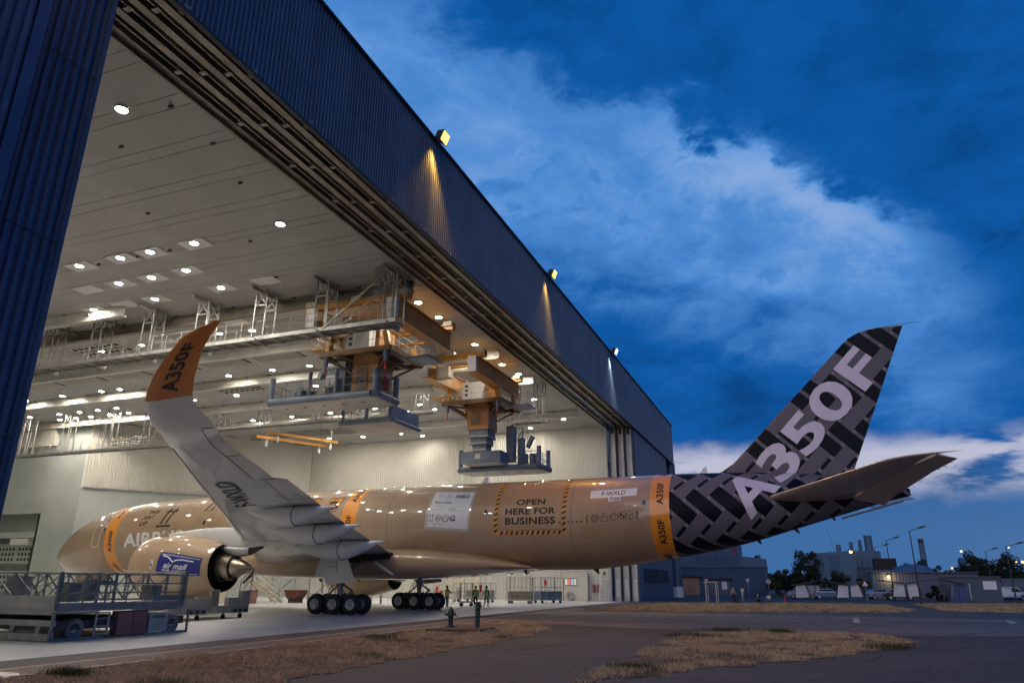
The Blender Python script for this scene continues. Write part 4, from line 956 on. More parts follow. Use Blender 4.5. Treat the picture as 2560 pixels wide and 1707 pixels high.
# ================================================================== overhead walkways and telescopic platform cranes
M_DECKBLUE = mat('platform_blue_grey', (0.15, 0.19, 0.25), 0.5, 0.1, 0.15, 0.8, dirt=0.25)
M_DECKUNDER = mat('platform_underside', (0.50, 0.48, 0.45), 0.55, 0, 0.12, 0.8, dirt=0.35)
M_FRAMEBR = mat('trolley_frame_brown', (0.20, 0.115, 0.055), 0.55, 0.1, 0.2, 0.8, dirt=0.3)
M_CREAM = mat('cabinet_cream', (0.56, 0.52, 0.42), 0.5, 0, 0.08)
M_RAIL = mat('rail_steel', (0.36, 0.35, 0.32), 0.45, 0.4, 0.12, 1.0)
def railing(mb, pts, h=1.1, r=0.022, step=1.4, mid=2, toe=0.0):
    for (a, b_) in zip(pts, pts[1:]):
        a, b_ = Vector(a), Vector(b_); L = (b_ - a).length; n = max(1, round(L / step))
        for k in range(n + 1):
            p = a.lerp(b_, k / n); mb.tube(p, p + Vector((0, 0, h)), r, n=5)
        for j in range(1, mid + 1): mb.tube(a + Vector((0, 0, h * j / mid)), b_ + Vector((0, 0, h * j / mid)), r, n=5)
        if toe: mb.bar(a + Vector((0, 0, toe / 2)), b_ + Vector((0, 0, toe / 2)), 0.02, toe)
    return mb
def hanger(mb, x, y, z0, z1, w=0.9):
    for dx in (-w / 2, w / 2): mb.bar((x + dx, y, z0), (x + dx, y, z1), 0.08, 0.08)
    n = max(1, round((z1 - z0) / 1.15)); h = (z1 - z0) / n
    for k in range(1):
        zz = z1 - (k + 1) * h
        mb.bar((x - w / 2, y, zz), (x + w / 2, y, zz + h), 0.05); mb.bar((x + w / 2, y, zz), (x - w / 2, y, zz + h), 0.05); mb.bar((x - w / 2, y, zz), (x + w / 2, y, zz), 0.06)
def walkway(label, x0, x1, y, z, w, hs, out=0.0):
    t = thing('gantry_walkway', label, 'walkway', ((x0 + x1) / 2, y, z), 0, 'steel walkways hung under the hangar ceiling')
    MB().box(((x0 + x1) / 2, y, z), (x1 - x0, w, 0.06)).build('walkway_floor', M_RAIL, t)
    e = MB()
    for s in (-1, 1): e.box(((x0 + x1) / 2, y + s * (w / 2 + 0.03), z - 0.02), (x1 - x0, 0.06, 0.26))
    e.build('edge_beam', M_GALV, t, kind='stuff')
    r = MB()
    for s in (-1, 1): railing(r, [(x0, y + s * w / 2, z + 0.1), (x1, y + s * w / 2, z + 0.1)], 1.1, 0.024, 1.35, 2)
    r.build('handrail', M_RAIL, t, kind='stuff')
    u = MB(); x = x0 + 0.6
    while x < x1:
        u.bar((x, y - w / 2, z - 0.12), (x, y + w / 2, z - 0.12), 0.07, 0.10); u.bar((x, y - w / 2, z - 0.15), (x + 1.2, y + w / 2, z - 0.15), 0.045); x += 1.2
    u.build('floor_bracing', M_RAIL, t, kind='stuff')
    for hx in hs:
        h = MB(); hanger(h, hx, y - w / 2 - 0.02, z, HZ - 0.12); hanger(h, hx, y + w / 2 + 0.02, z, HZ - 0.12)
        ho = h.build('hanger_frame', M_GALV, t)
        if out:
            MB().bar((hx, y - 1.6, HZ - 0.32), (hx, y + out, HZ - 0.32), 0.16, 0.22).build('outrigger_beam', M_GALV, ho)
            MB().prism([(y - w / 2 - 0.5, z - 0.10), (y + w / 2 + 0.3, z - 0.10), (y + w / 2 + 0.3, z - 0.42)], hx - 0.04, hx + 0.04, 'YZ').build('support_bracket', M_GALV, ho)
    return t
wk = walkway('long steel walkway with lattice hangers running to the orange crane nearest us', 6.0, 42.4, -12.6, 17.65, 1.0, (41.9, 36.7, 31.7, 26.6, 21.5, 16.4, 11.3), 1.7)
d = MB(); d.bar((36.9, -13.15, 17.6), (41.6, -13.15, 21.0), 0.09); d.bar((36.9, -12.1, 17.6), (41.6, -12.1, 21.0), 0.07); d.build('diagonal_brace', M_GALV, wk)
lc = MB()
for k in range(5): lc.lathe([(18.9 + k * 0.55, 0.36), (18.95 + k * 0.55, 0.36), (18.95 + k * 0.55, 0.34), (18.9 + k * 0.55, 0.34)], (41.2, -13.3, 0), n=14)
for k in range(6): lc.tube((41.2 + 0.36 * math.cos(k), -13.3 + 0.36 * math.sin(k), 18.8), (41.2 + 0.36 * math.cos(k), -13.3 + 0.36 * math.sin(k), 21.2), 0.015, n=4)
lc.build('ladder_cage', M_RAIL, wk, kind='stuff')
walkway('far steel walkway above the middle of the fuselage', 1.5, 31, 14.6, 18.65, 0.9, (3, 9.5, 16, 22.5, 29.5))
walkway('steel walkway above the airplane nose beside the grey-green wall', -26, 1.0, 11.4, 16.5, 0.9, (-24, -17, -10, -4, 0.5))
walkway('short hung platform beside the far doors', 38.6, 42.3, 16.2, 17.2, 0.9, (39.2, 41.9))
def crane(label, xa, xb, y0, y1, mx, my, mzb, seg, rot):
    """two orange bridge girders along y carried by trolleys, with a telescopic mast between them"""
    xc = (xa + xb) / 2
    t = thing('platform_crane', label, 'crane', (mx, my, mzb), 0, 'orange overhead cranes with telescopic masts')
    for gx in (xa, xb):
        g = MB().prism([(gx - 0.34, 18.45), (gx + 0.34, 18.45), (gx + 0.34, 19.72), (gx - 0.34, 19.72)], y0, y1, 'XZ').build('bridge_girder', M_ORANGE, t)
        MB().prism([(gx - 0.37, 18.42), (gx + 0.37, 18.42), (gx + 0.37, 19.75), (gx - 0.37, 19.75)], y0 - 0.05, y0 - 0.35, 'XZ').build('girder_end_cap', M_WHITE, g)
        fl = MB(); fl.box((gx, (y0 + y1) / 2, 19.77), (0.95, y1 - y0, 0.08)); fl.box((gx, (y0 + y1) / 2, 18.40), (0.95, y1 - y0, 0.08)); fl.build('girder_flange', M_ORANGE, g)
    for yy in (y0 + 0.5, y1 - 0.6):
        e = MB().box((xc, yy, 20.05), (xb - xa + 1.8, 0.5, 0.42)).build('end_carriage', M_ORANGE, t)
        for dx in (-(xb - xa) / 2 - 0.5, 0, (xb - xa) / 2 + 0.5): MB().box((xc + dx, yy, 20.28), (0.7, 0.75, 0.34)).build('wheel_box', M_CREAM, e)
        MB().tube((xa, yy + 0.8, 19.4), (xb, yy + 0.8, 19.4), 0.10, n=8).build('tie_tube', M_ORANGE, t)
    MB().box((xa + 1.1, y0 + 1.3, 19.0), (1.3, 0.9, 0.9)).build('motor_box', M_CREAM, t)
    MB().tube((xa + 0.9, y0 + 2.2, 19.3), (xb - 1.2, y0 + 2.2, 19.3), 0.36, n=14).build('winch_drum', M_CREAM, t, smooth=40)
    # trolley frame slung below the girders
    fz = 17.15; fx0, fx1, fy0, fy1 = mx - 2.9, mx + 2.7, my - 2.3, my + 2.3
    f = MB()
    for a, b_ in (((fx0, fy0), (fx1, fy0)), ((fx1, fy0), (fx1, fy1)), ((fx1, fy1), (fx0, fy1)), ((fx0, fy1), (fx0, fy0)), ((mx - 1.2, fy0), (mx - 1.2, fy1)), ((mx + 1.2, fy0), (mx + 1.2, fy1))):
        f.bar((*a, fz), (*b_, fz), 0.24, 0.36)
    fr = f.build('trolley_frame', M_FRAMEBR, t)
    p = MB()
    for x, y in ((fx0 + 0.3, fy0 + 0.3), (fx1 - 0.3, fy0 + 0.3), (fx1 - 0.3, fy1 - 0.3), (fx0 + 0.3, fy1 - 0.3)): p.bar((x, y, fz), (x + (0.3 if x < mx else -0.3), y, 18.45), 0.34, 0.34)
    p.build('trolley_post', M_ORANGE, t, kind='stuff')
    d = MB()
    for sx, sy in ((-1, -1), (1, -1), (1, 1), (-1, 1)): d.bar((mx + sx * 2.5, my + sy * 2.0, fz - 0.15), (mx + sx * 0.95, my + sy * 0.95, fz - 1.25), 0.14, 0.14)
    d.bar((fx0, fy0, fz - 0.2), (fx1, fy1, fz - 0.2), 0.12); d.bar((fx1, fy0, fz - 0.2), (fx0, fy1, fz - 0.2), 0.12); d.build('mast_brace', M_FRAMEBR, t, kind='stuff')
    MB().box((mx, my, fz + 0.24), (5.2, 4.2, 0.05)).build('trolley_floor', M_RAIL, t)
    railing(MB(), [(fx0, fy0, fz + 0.2), (fx1, fy0, fz + 0.2), (fx1, fy1, fz + 0.2), (fx0, fy1, fz + 0.2), (fx0, fy0, fz + 0.2)], 1.05, 0.025, 1.3, 2).build('trolley_handrail', M_CREAM, t, kind='stuff')
    MB().box((mx - 0.2, my - 1.55, fz + 1.05), (1.9, 0.8, 1.6)).build('switch_cabinet', M_WHITE, t)
    for q in range(3): MB().box((mx - 0.75, my - 1.965, fz + 0.7 + q * 0.4), (0.28, 0.02, 0.2)).build('cabinet_vent', M_GAP, t)
    MB().tube((mx - 1.3, my - 1.6, fz + 1.0), (mx - 1.3, my - 0.6, fz + 1.0), 0.42, n=16).build('cable_drum', M_CREAM, t, smooth=40)
    # side balcony of the trolley
    b_ = MB().box((fx1 + 0.9, my + 0.9, fz - 0.1), (1.7, 2.0, 0.14)).build('service_balcony', M_DECKBLUE, t)
    railing(MB(), [(fx1 + 0.1, my - 0.1, fz), (fx1 + 1.7, my - 0.1, fz), (fx1 + 1.7, my + 1.9, fz), (fx1 + 0.1, my + 1.9, fz)], 1.05, 0.025, 1.0, 2).build('balcony_handrail', M_RAIL, b_, kind='stuff')
    b_ = MB().box((fx0 - 0.9, my - 0.5, fz + 0.9), (1.6, 1.6, 0.12)).build('service_balcony', M_ORANGE, t)
    railing(MB(), [(fx0 - 0.1, my - 1.3, fz + 0.95), (fx0 - 1.7, my - 1.3, fz + 0.95), (fx0 - 1.7, my + 0.3, fz + 0.95), (fx0 - 0.1, my + 0.3, fz + 0.95)], 1.0, 0.03, 1.0, 2).build('balcony_handrail', M_CREAM, b_, kind='stuff')
    for sx in (-1, 1):
        h = MB(); h.tube((mx + sx * 2.4, fy0, fz - 0.2), (mx + sx * 2.4, fy0, fz - 0.9), 0.16, n=8); h.build('hoist_block', M_DECKBLUE, t)
        MB().tube((mx + sx * 2.4, fy0, fz - 0.9), (mx + sx * 2.4, fy0, fz - 1.5), 0.06, n=6).build('hook_tag', M_RED, t)
    # telescopic mast
    w = 2.05; z1 = 19.2; z0 = seg[0]
    MB().box((mx, my, (z0 + z1) / 2), (w, w, z1 - z0)).build('mast', mat('mast_orange_brown', (0.40, 0.185, 0.06), 0.45, 0, 0.12, 0.6, dirt=0.2), t)
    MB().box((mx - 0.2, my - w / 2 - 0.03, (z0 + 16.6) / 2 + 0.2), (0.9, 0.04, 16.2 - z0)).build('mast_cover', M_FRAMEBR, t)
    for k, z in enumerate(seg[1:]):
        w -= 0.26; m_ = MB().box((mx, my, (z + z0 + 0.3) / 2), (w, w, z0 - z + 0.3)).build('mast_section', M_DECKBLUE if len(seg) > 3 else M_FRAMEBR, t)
        MB().box((mx, my, z + 0.1), (w + 0.14, w + 0.14, 0.16)).build('mast_collar', M_GALV if len(seg) > 3 else M_FRAMEBR, m_); z0 = z
    return t
def work_platform(label, x0, x1, y0, y1, z, under):
    """hanging work platform: deck with rounded bumpers, corner posts, rails, cabinets"""
    t = thing('work_platform', label, 'work platform', ((x0 + x1) / 2, (y0 + y1) / 2, z), 0, 'blue-grey work platforms hung from the cranes')
    c = 0.35
    P = [(x0, y0 + c), (x0 + c, y0), (x1 - c, y0), (x1, y0 + c), (x1, y1 - c), (x1 - c, y1), (x0 + c, y1), (x0, y1 - c)]
    MB().prism(P, z, z + 0.42, 'XY').build('deck', M_DECKBLUE, t)
    MB().prism([(x0 + (p[0] - x0) * 0.985 + 0.06, y0 + (p[1] - y0) * 0.97 + 0.05) for p in P], z - 0.05, z + 0.0, 'XY').build('deck_underside', under, t)
    for k in range(8):
        a, b_ = P[k], P[(k + 1) % 8]; MB().tube((*a, z + 0.21), (*b_, z + 0.21), 0.235, n=10).build('bumper', M_DECKBLUE, t, smooth=50)
    for x, y in ((x0 + 0.2, y0 + 0.2), (x1 - 0.2, y0 + 0.2), (x1 - 0.2, y1 - 0.2), (x0 + 0.2, y1 - 0.2)):
        MB().tube((x, y, z + 0.3), (x, y, z + 2.0), 0.20, n=12).build('corner_buffer', M_DECKBLUE, t, smooth=50)
    railing(MB(), [(x0 + 0.3, y0 + 0.15, z + 0.42), (x1 - 0.3, y0 + 0.15, z + 0.42), (x1 - 0.3, y1 - 0.15, z + 0.42), (x0 + 0.3, y1 - 0.15, z + 0.42), (x0 + 0.3, y0 + 0.15, z + 0.42)], 1.15, 0.03, 1.15, 2).build('handrail', M_DECKBLUE, t, kind='stuff')
    for k in range(int((x1 - x0) / 1.6)):
        MB().box((x0 + 0.9 + k * 1.6, (y0 + y1) / 2 - 0.4, z - 0.065), (0.22, 0.16, 0.02)).build('deck_drain', M_BLACK, t)
    return t
crane('orange platform crane nearest us with a long brown mast', 35.0, 41.3, -11.6, -3.8, 37.3, -7.3, 14.4, (14.35, 14.2), 0)
p1 = work_platform('long blue-grey work platform hung from the nearest orange crane', 29.9, 38.9, -9.3, -6.1, 13.95, M_DECKUNDER)
MB().prism([(34.3, -6.4), (38.6, -6.4), (38.6, -2.4), (34.3, -2.4)], 12.75, 12.9, 'XY').build('lower_deck', M_DECKUNDER, p1)
for a, b_ in (((34.3, -6.4), (38.6, -6.4)), ((38.6, -6.4), (38.6, -2.4)), ((38.6, -2.4), (34.3, -2.4)), ((34.3, -2.4), (34.3, -6.4))): MB().tube((*a, 12.92), (*b_, 12.92), 0.16, n=10).build('bumper', M_DECKBLUE, p1, smooth=50)
MB().box((38.4, -4.4, 13.45), (0.3, 3.9, 1.1)).build('lower_deck_side', M_DECKBLUE, p1)
for x in (34.4, 36.4, 38.3): MB().box((x, -6.3, 13.5), (0.16, 0.16, 1.2)).build('deck_hanger', M_DECKBLUE, p1)
railing(MB(), [(34.4, -6.2, 12.9), (34.4, -2.5, 12.9), (38.4, -2.5, 12.9)], 1.1, 0.028, 1.0, 2).build('lower_handrail', M_DECKBLUE, p1, kind='stuff')
MB().box((34.6, -7.3, 15.6), (1.6, 1.2, 1.9)).build('control_cabinet', M_DECKBLUE, p1)
MB().box((34.5, -8.2, 15.6), (0.9, 0.1, 0.9)).build('control_panel', M_WHITE, p1)
MB().lathe([(-0.9, 0.02), (-0.85, 0.40), (0.8, 0.44), (0.9, 0.02)], (34.4, -7.3, 17.05), 'X', 14).build('wrapped_roll', M_RIM, p1, smooth=50)
MB().bar((32.6, -7.0, 16.3), (33.4, -7.0, 17.5), 0.5, 0.3).build('hose_reel', M_DECKBLUE, p1)
MB().box((36.0, -6.6, 16.3), (0.25, 0.4, 3.6)).build('lift_column', M_DECKBLUE, p1); MB().box((35.2, -6.6, 16.4), (0.25, 0.4, 3.8)).build('lift_column', M_DECKBLUE, p1)
MB().box((31.3, -7.4, 15.0), (0.35, 0.35, 1.3)).build('tool_box', M_DECKBLUE, p1); MB().lathe([(0, 0.3), (0.5, 0.75), (0.52, 0.0)], (32.0, -7.4, 14.7), n=4).build('spray_hopper', M_TRACKDARK, p1)
for x in (33.3, 35.5): MB().tube((x, -9.1, 14.4), (x, -9.05, 16.2), 0.13, n=8).build('lamp_post', M_DECKBLUE, p1, smooth=50)
MB().box((38.5, -7.4, 15.3), (0.12, 0.5, 0.9)).build('red_kit_bag', M_RED, p1)
crane('orange platform crane farther in with a grey telescopic mast', 36.6, 41.0, 1.9, 11.6, 39.0, 8.6, 12.6, (14.9, 14.2, 13.6, 13.05, 12.5), 0)
p2 = work_platform('dark blue-grey work platform under the telescopic mast above the fuselage', 36.4, 44.3, 9.2, 12.2, 11.45, M_DECKUNDER)
MB().prism([(37.6, 7.3), (41.3, 7.3), (41.3, 9.2), (37.6, 9.2)], 11.9, 12.9, 'XY').build('mast_foot', M_DECKBLUE, p2)
MB().prism([(37.8, 7.4), (41.0, 7.4), (41.0, 9.1), (37.8, 9.1)], 11.86, 11.9, 'XY').build('foot_underside', M_DECKUNDER, p2)
MB().box((39.2, 7.27, 12.45), (0.5, 0.04, 0.42)).build('label_plate', M_CREAM, p2)
MB().box((41.2, 10.2, 13.9), (0.7, 0.8, 3.2)).build('lift_column', M_DECKBLUE, p2); MB().box((42.1, 10.4, 13.2), (0.5, 0.6, 2.4)).build('lift_column', M_DECKBLUE, p2)
lt = MB()
for x in (41.6, 42.5): lt.bar((x, 9.6, 13.2), (x, 9.6, 15.2), 0.1)
lt.bar((41.6, 9.6, 13.4), (42.5, 9.6, 15.0), 0.06); lt.bar((41.6, 9.6, 15.15), (42.5, 9.6, 15.15), 0.08); lt.build('lattice_frame', M_DECKBLUE, p2)
MB().bar((42.9, 9.8, 13.4), (43.4, 9.8, 14.4), 0.4, 0.3).build('hose_reel', M_DECKBLUE, p2)
for x in (42.3, 43.0, 43.5): MB().box((x, 10.9, 12.5), (0.4, 0.5, 1.1)).build('tool_box', M_DECKBLUE, p2)
# light hoist beams hung near the back corner
for k, (a, b_) in enumerate((((6.9, 16.6, 18.0), (10.8, 24.8, 18.0)), ((9.4, 15.4, 18.1), (13.3, 23.6, 18.1)))):
    t = thing('hoist_beam', ('orange hoist beam hung in the back corner, left of the pair', 'orange hoist beam hung in the back corner, right of the pair')[k], 'hoist', a, 0, 'orange hoist beams in the back corner')
    MB().bar(a, b_, 0.22, 0.3).build('beam', M_ORANGE, t)
    for q in (0.15, 0.9):
        p = Vector(a).lerp(Vector(b_), q); MB().tube(p, p + Vector((0, 0, HZ - 0.1 - p.z)), 0.04, n=6).build('hanger_rod', M_GALV, t)
        MB().lathe([(-1.05, 0.02), (-1.0, 0.14), (-0.6, 0.16), (-0.3, 0.05), (-0.15, 0.04)], tuple(p), n=10).build('hoist_block', M_WHITE, t, smooth=50)
# second lit strip above the nose bay wall
for k in range(8):
    MB().bar((-24 + k * 2.9, 13.4, 20.5), (-23.2 + k * 2.9, 13.4, 20.5), 0.08, 0.14).build('cable_carrier', M_ORANGE, hg)
# ================================================================== ground equipment in the hangar
M_LIFT = mat('lift_grey_blue', (0.20, 0.215, 0.22), 0.5, 0.2, 0.15, 1.0, dirt=0.3)
M_LIFTLT = mat('lift_pale_grey', (0.36, 0.37, 0.36), 0.55, 0.1, 0.12, 1.0, dirt=0.3)
M_PINK = mat('faded_red_cover', (0.27, 0.125, 0.12), 0.6, 0, 0.15, 1.0, dirt=0.2)
# ---- wide mobile lift platform in the left foreground: near corner (39.9,-30.4), runs to y=-24.1 and away to x=32
lf = thing('lift_platform', 'grey-blue mobile scissor lift platform with lattice guard rails in the left foreground', 'lift platform', (36.5, -27.2, 0))
X0, X1, Y0, Y1 = 31.5, 39.75, -30.35, -24.7
MB().box((35.6, -27.25, 0.52), (8.0, 6.0, 0.30)).build('chassis', M_TRACKDARK, lf)
for y in (-29.35, -24.85):
    w = MB().lathe([(-0.17, 0.22), (-0.18, 0.33), (-0.13, 0.38), (0.13, 0.38), (0.18, 0.33), (0.17, 0.22)], (39.45, 0, 0), 'X', 24)
    w.v = [(a, b_ + y, c + 0.38) for a, b_, c in w.v]; wo = w.build('wheel', mat('pale_grey_tyre', (0.16, 0.165, 0.18), 0.7, 0, 0.15, 2), lf, smooth=40)
    r = MB().lathe([(0.165, 0.25), (0.15, 0.20), (0.06, 0.15), (0.06, 0.001)], (39.45, 0, 0), 'X', 20); r.v = [(a, b_ + y, c + 0.38) for a, b_, c in r.v]; r.build('rim', M_LIFTLT, wo, smooth=40)
    b = MB()
    for k in range(8): b.tube((39.60, y + 0.18 * math.cos(k * PI / 4), 0.38 + 0.18 * math.sin(k * PI / 4)), (39.64, y + 0.18 * math.cos(k * PI / 4), 0.38 + 0.18 * math.sin(k * PI / 4)), 0.03, n=6)
    b.build('wheel_nut', M_TRACKDARK, wo, kind='stuff')
sk = MB(); sk.bar((39.72, -30.4, 0.06), (39.72, -28.2, 0.06), 0.08, 0.1); sk.bar((39.72, -26.4, 0.06), (39.72, -24.1, 0.06), 0.08, 0.1); sk.bar((39.74, -30.4, 0.05), (39.74, -30.4, 0.95), 0.09); sk.bar((39.74, -30.3, 0.95), (39.74, -28.6, 0.95), 0.08, 0.06); sk.bar((39.74, -24.15, 0.05), (39.74, -24.15, 0.95), 0.07)
sk.build('wheel_guard', M_LIFT, lf, kind='stuff')
st = MB()
for y in (-28.65, -28.1): st.bar((39.72, y, 0.12), (39.72, y, 0.92), 0.05, 0.07)
for z in (0.18, 0.45, 0.72, 0.92): st.bar((39.66, -28.65, z), (39.66, -28.1, z), 0.16, 0.04)
st.build('step_ladder', M_LIFTLT, lf)
MB().box((39.55, -26.98, 0.52), (0.36, 1.36, 0.86)).build('battery_cover', M_PINK, lf)
MB().box((39.735, -26.95, 0.52), (0.02, 0.02, 0.8)).build('cover_joint', M_GAP, lf); MB().box((39.735, -26.98, 0.93), (0.03, 1.34, 0.05)).build('cover_edge', M_TRACKDARK, lf)
cb = MB().box((39.6, -25.68, 0.47), (0.24, 0.92, 0.68)).build('control_box', M_LIFTLT, lf)
MB().prism([(-25.72, 0.26), (-25.56, 0.26), (-25.64, 0.42)], 39.722, 39.73, 'YZ').build('warning_sign', mat('yellow_sign', (0.6, 0.42, 0.03), 0.5), cb)
for k in range(6): MB().box((39.725, -25.98 + 0.11 * k, 0.68), (0.02, 0.06, 0.08)).build('switch', M_BLACK, cb)
# end frame of beams facing the camera
for z, h in ((0.16, 0.24), (0.62, 0.20), (1.0, 0.22)): MB().box((35.6, -30.3, z), (8.1, 0.22, h)).build('end_beam', M_LIFTLT, lf)
for x in (38.9, 37.6, 36.2, 34.8, 33.4): MB().box((x, -30.22, 0.4), (0.22, 0.12, 0.36)).build('end_spacer', M_LIFTLT, lf)
# deck and guard rails
MB().box((35.6, -27.57, 1.14), (8.4, 5.7, 0.30)).build('deck', M_LIFTLT, lf)
MB().box((39.86, -27.55, 1.12), (0.1, 5.75, 0.24)).build('deck_edge', M_LIFT, lf); MB().box((39.80, -25.5, 1.4), (0.08, 1.5, 0.2)).build('deck_edge', M_LIFT, lf); MB().box((35.6, -30.46, 1.30), (8.4, 0.1, 0.46)).build('deck_edge', M_LIFTLT, lf)
fr = MB(); railing(fr, [(39.8, Y0, 1.29), (39.8, Y1, 1.29)], 1.0, 0.028, 0.9, 3); fr.build('guard_rail', M_LIFT, lf, kind='stuff')
fr = MB(); railing(fr, [(39.8, Y1, 1.29), (X0, Y1, 1.29), (X0, Y0, 1.29)], 1.10, 0.028, 1.0, 2); fr.build('guard_rail', M_LIFTLT, lf, kind='stuff')
def lattice(p, q, z0, z1, n, m_, sh):
    p, q = Vector(p), Vector(q); mb = MB()
    for z in (z0, z1): mb.tube((p.x, p.y, z), (q.x, q.y, z), 0.032, n=6)
    for k in range(n + 1):
        a = p.lerp(q, k / n); mb.tube((a.x, a.y, z0), (a.x, a.y, z1), 0.026, n=6)
        if k < n:
            b_ = p.lerp(q, (k + 1) / n); mb.bar((a.x, a.y, z0), (b_.x, b_.y, z1), 0.038); mb.bar((b_.x, b_.y, z0), (a.x, a.y, z1), 0.038)
    return mb.build('lattice_rail', m_, lf, kind='stuff')
lattice((39.78, -30.4), (X0, -30.4), 1.5, 2.30, 7, M_LIFT, 0); lattice((37.6, -24.8), (37.6, -30.2), 1.32, 2.3, 6, M_LIFT, 0); lattice((38.9, -24.7), (33, -24.7), 1.3, 2.3, 5, M_LIFT, 0)
for y in (-28.9, -28.15, -24.65, -30.5): MB().box((39.84, y, 1.80), (0.07, 0.09, 1.1)).build('gate_post', M_LIFT, lf)
MB().box((39.86, -28.52, 1.98), (0.05, 0.62, 0.16)).build('gate_plate', M_LIFT, lf)
MB().box((39.6, -24.5, 1.85), (0.26, 0.16, 1.25)).build('corner_post', M_LIFT, lf)
for x, y, h in ((38.4, -28.9, 0.7), (36.2, -29.4, 0.9), (37.2, -27.2, 0.8), (38.6, -25.2, 0.6), (34.5, -28, 0.9)): MB().box((x, y, 1.29 + h / 2), (0.55, 0.5, h)).build('tool_case', M_LIFT, lf)
hs = MB(); hs.path([(39.2, -25.6, 1.02), (39.5, -25.2, 0.98), (39.6, -24.7, 1.0), (39.5, -24.4, 1.06)], 0.04); hs.build('hydraulic_hose', M_BLACK, lf)
# ---- stepped dock unit behind it
dk = thing('dock_steps', 'grey stepped docking unit on castors below the engine', 'dock steps', (33.4, -15.6, 0))
M_DOCK = mat('dock_grey_panel', (0.24, 0.23, 0.215), 0.55, 0, 0.12, 0.8, dirt=0.25)
P = [(-18.9, 0.34), (-16.9, 0.34), (-12.75, 0.30), (-12.75, 1.55), (-13.4, 1.5), (-13.4, 1.15), (-14.5, 1.15), (-14.5, 0.72), (-15.4, 0.72), (-15.4, 0.5), (-15.7, 0.5), (-15.7, 1.12), (-18.9, 1.15)]
MB().prism(P, 33.0, 33.3, 'YZ').build('side_panel', M_DOCK, dk)
MB().prism(P, 30.8, 31.0, 'YZ').build('side_panel', M_DOCK, dk)
MB().box((32.0, -15.8, 0.42), (2.2, 6.1, 0.16)).build('base_frame', M_LIFT, dk)
for y0, y1 in ((-17.6, -16.2), (-14.2, -12.85)):
    MB().box((33.33, (y0 + y1) / 2, 0.44), (0.05, y1 - y0, 0.26)).build('fork_pocket_rail', M_LIFT, dk)
    for k in range(3): MB().box((33.365, y0 + 0.25 + k * 0.45, 0.44), (0.02, 0.26, 0.15)).build('fork_pocket', M_BLACK, dk)
hr = MB(); hr.path([(33.2, -12.7, 0.35), (33.2, -12.55, 2.75), (33.2, -12.7, 2.8), (33.2, -13.5, 2.1), (33.2, -13.6, 1.2)], 0.035); hr.path([(33.2, -12.6, 2.2), (33.2, -13.3, 1.6)], 0.025); hr.build('guard_frame', M_DOCK, dk)
MB().prism([(-13.4, 2.0), (-12.6, 2.7), (-12.62, 2.35), (-13.3, 1.9)], 33.18, 33.22, 'YZ').build('guard_panel', M_DOCK, dk)
for y in (-18.4, -16.6, -14.6, -13.2): MB().lathe([(-0.05, 0.05), (-0.05, 0.13), (0.05, 0.13), (0.05, 0.05)], (33.1, y, 0.13), 'X', 12).build('castor', M_BLACK, dk); 
for y in (-18.4, -16.6, -14.6, -13.2): MB().box((33.1, y, 0.28), (0.1, 0.1, 0.2)).build('castor_fork', M_LIFT, dk)
# ---- white access stair beyond the engine
sr = thing('access_stairs', 'cream steel access stairs with handrails beyond the engine nozzle', 'stairs', (13.5, 11, 0))
for dy in (-0.45, 0.45): MB().bar((16.9, 11 + dy, 0.15), (10.6, 11 + dy, 3.5), 0.06, 0.26).build('stringer', M_CREAM, sr)
for k in range(14): MB().box((16.7 - k * 0.45, 11, 0.28 + k * 0.24), (0.32, 0.86, 0.05)).build('tread', M_CREAM, sr)
for dy in (-0.45, 0.45):
    h = MB(); h.tube((16.9, 11 + dy, 1.25), (10.6, 11 + dy, 4.6), 0.035, n=6); h.tube((16.9, 11 + dy, 0.75), (10.6, 11 + dy, 4.05), 0.025, n=6)
    for k in range(5): h.tube((16.8 - k * 1.5, 11 + dy, 0.2 + k * 0.8), (16.8 - k * 1.5, 11 + dy, 1.3 + k * 0.8), 0.03, n=6)
    h.build('stair_handrail', M_CREAM, sr)
MB().box((9.6, 11, 3.5), (2.2, 1.2, 0.12)).build('landing', M_CREAM, sr)
for x in (8.7, 10.4):
    for dy in (-0.5, 0.5): MB().tube((x, 11 + dy, 0), (x, 11 + dy, 3.5), 0.05, n=6).build('post', M_CREAM, sr)
# ---- assorted servicing stands under the far wing
M_GREEN = mat('stand_pale_green', (0.33, 0.42, 0.33), 0.55, 0.1, 0.1, 1, dirt=0.2)
def stand(label, x, y, w, d, h, m_, brace=True):
    t = thing('service_stand', label, 'service stand', (x, y, 0), 0, 'servicing stands on the hangar floor', )
    for dx in (-w / 2, w / 2):
        for dy in (-d / 2, d / 2): MB().bar((x + dx, y + dy, 0.0), (x + dx, y + dy, h), 0.14, 0.14).build('post', m_, t)
    MB().box((x, y, h), (w + 0.3, d + 0.3, 0.16)).build('top_deck', m_, t); MB().box((x, y, 0.9), (w, d, 0.1)).build('shelf', m_, t)
    if brace:
        for dy in (-d / 2, d / 2): MB().bar((x - w / 2, y + dy, 0.3), (x + w / 2, y + dy, h - 0.3), 0.09).build('brace', m_, t)
    railing(MB(), [(x - w / 2, y - d / 2, h), (x + w / 2, y - d / 2, h), (x + w / 2, y + d / 2, h)], 1.0, 0.03, 1.0, 2).build('handrail', M_CREAM, t, kind='stuff')
    return t
stand('tall grey servicing stand behind the white stairs', 12.8, 15.5, 3.0, 2.5, 2.9, M_LIFTLT)
stand('grey servicing stand with diagonal braces left of the main wheels', 20.5, 13.5, 2.6, 2.2, 2.6, M_LIFTLT)
stand('cream servicing stand beside the slanted wall', 4.5, 13.5, 3.2, 2.4, 2.3, M_CREAM)
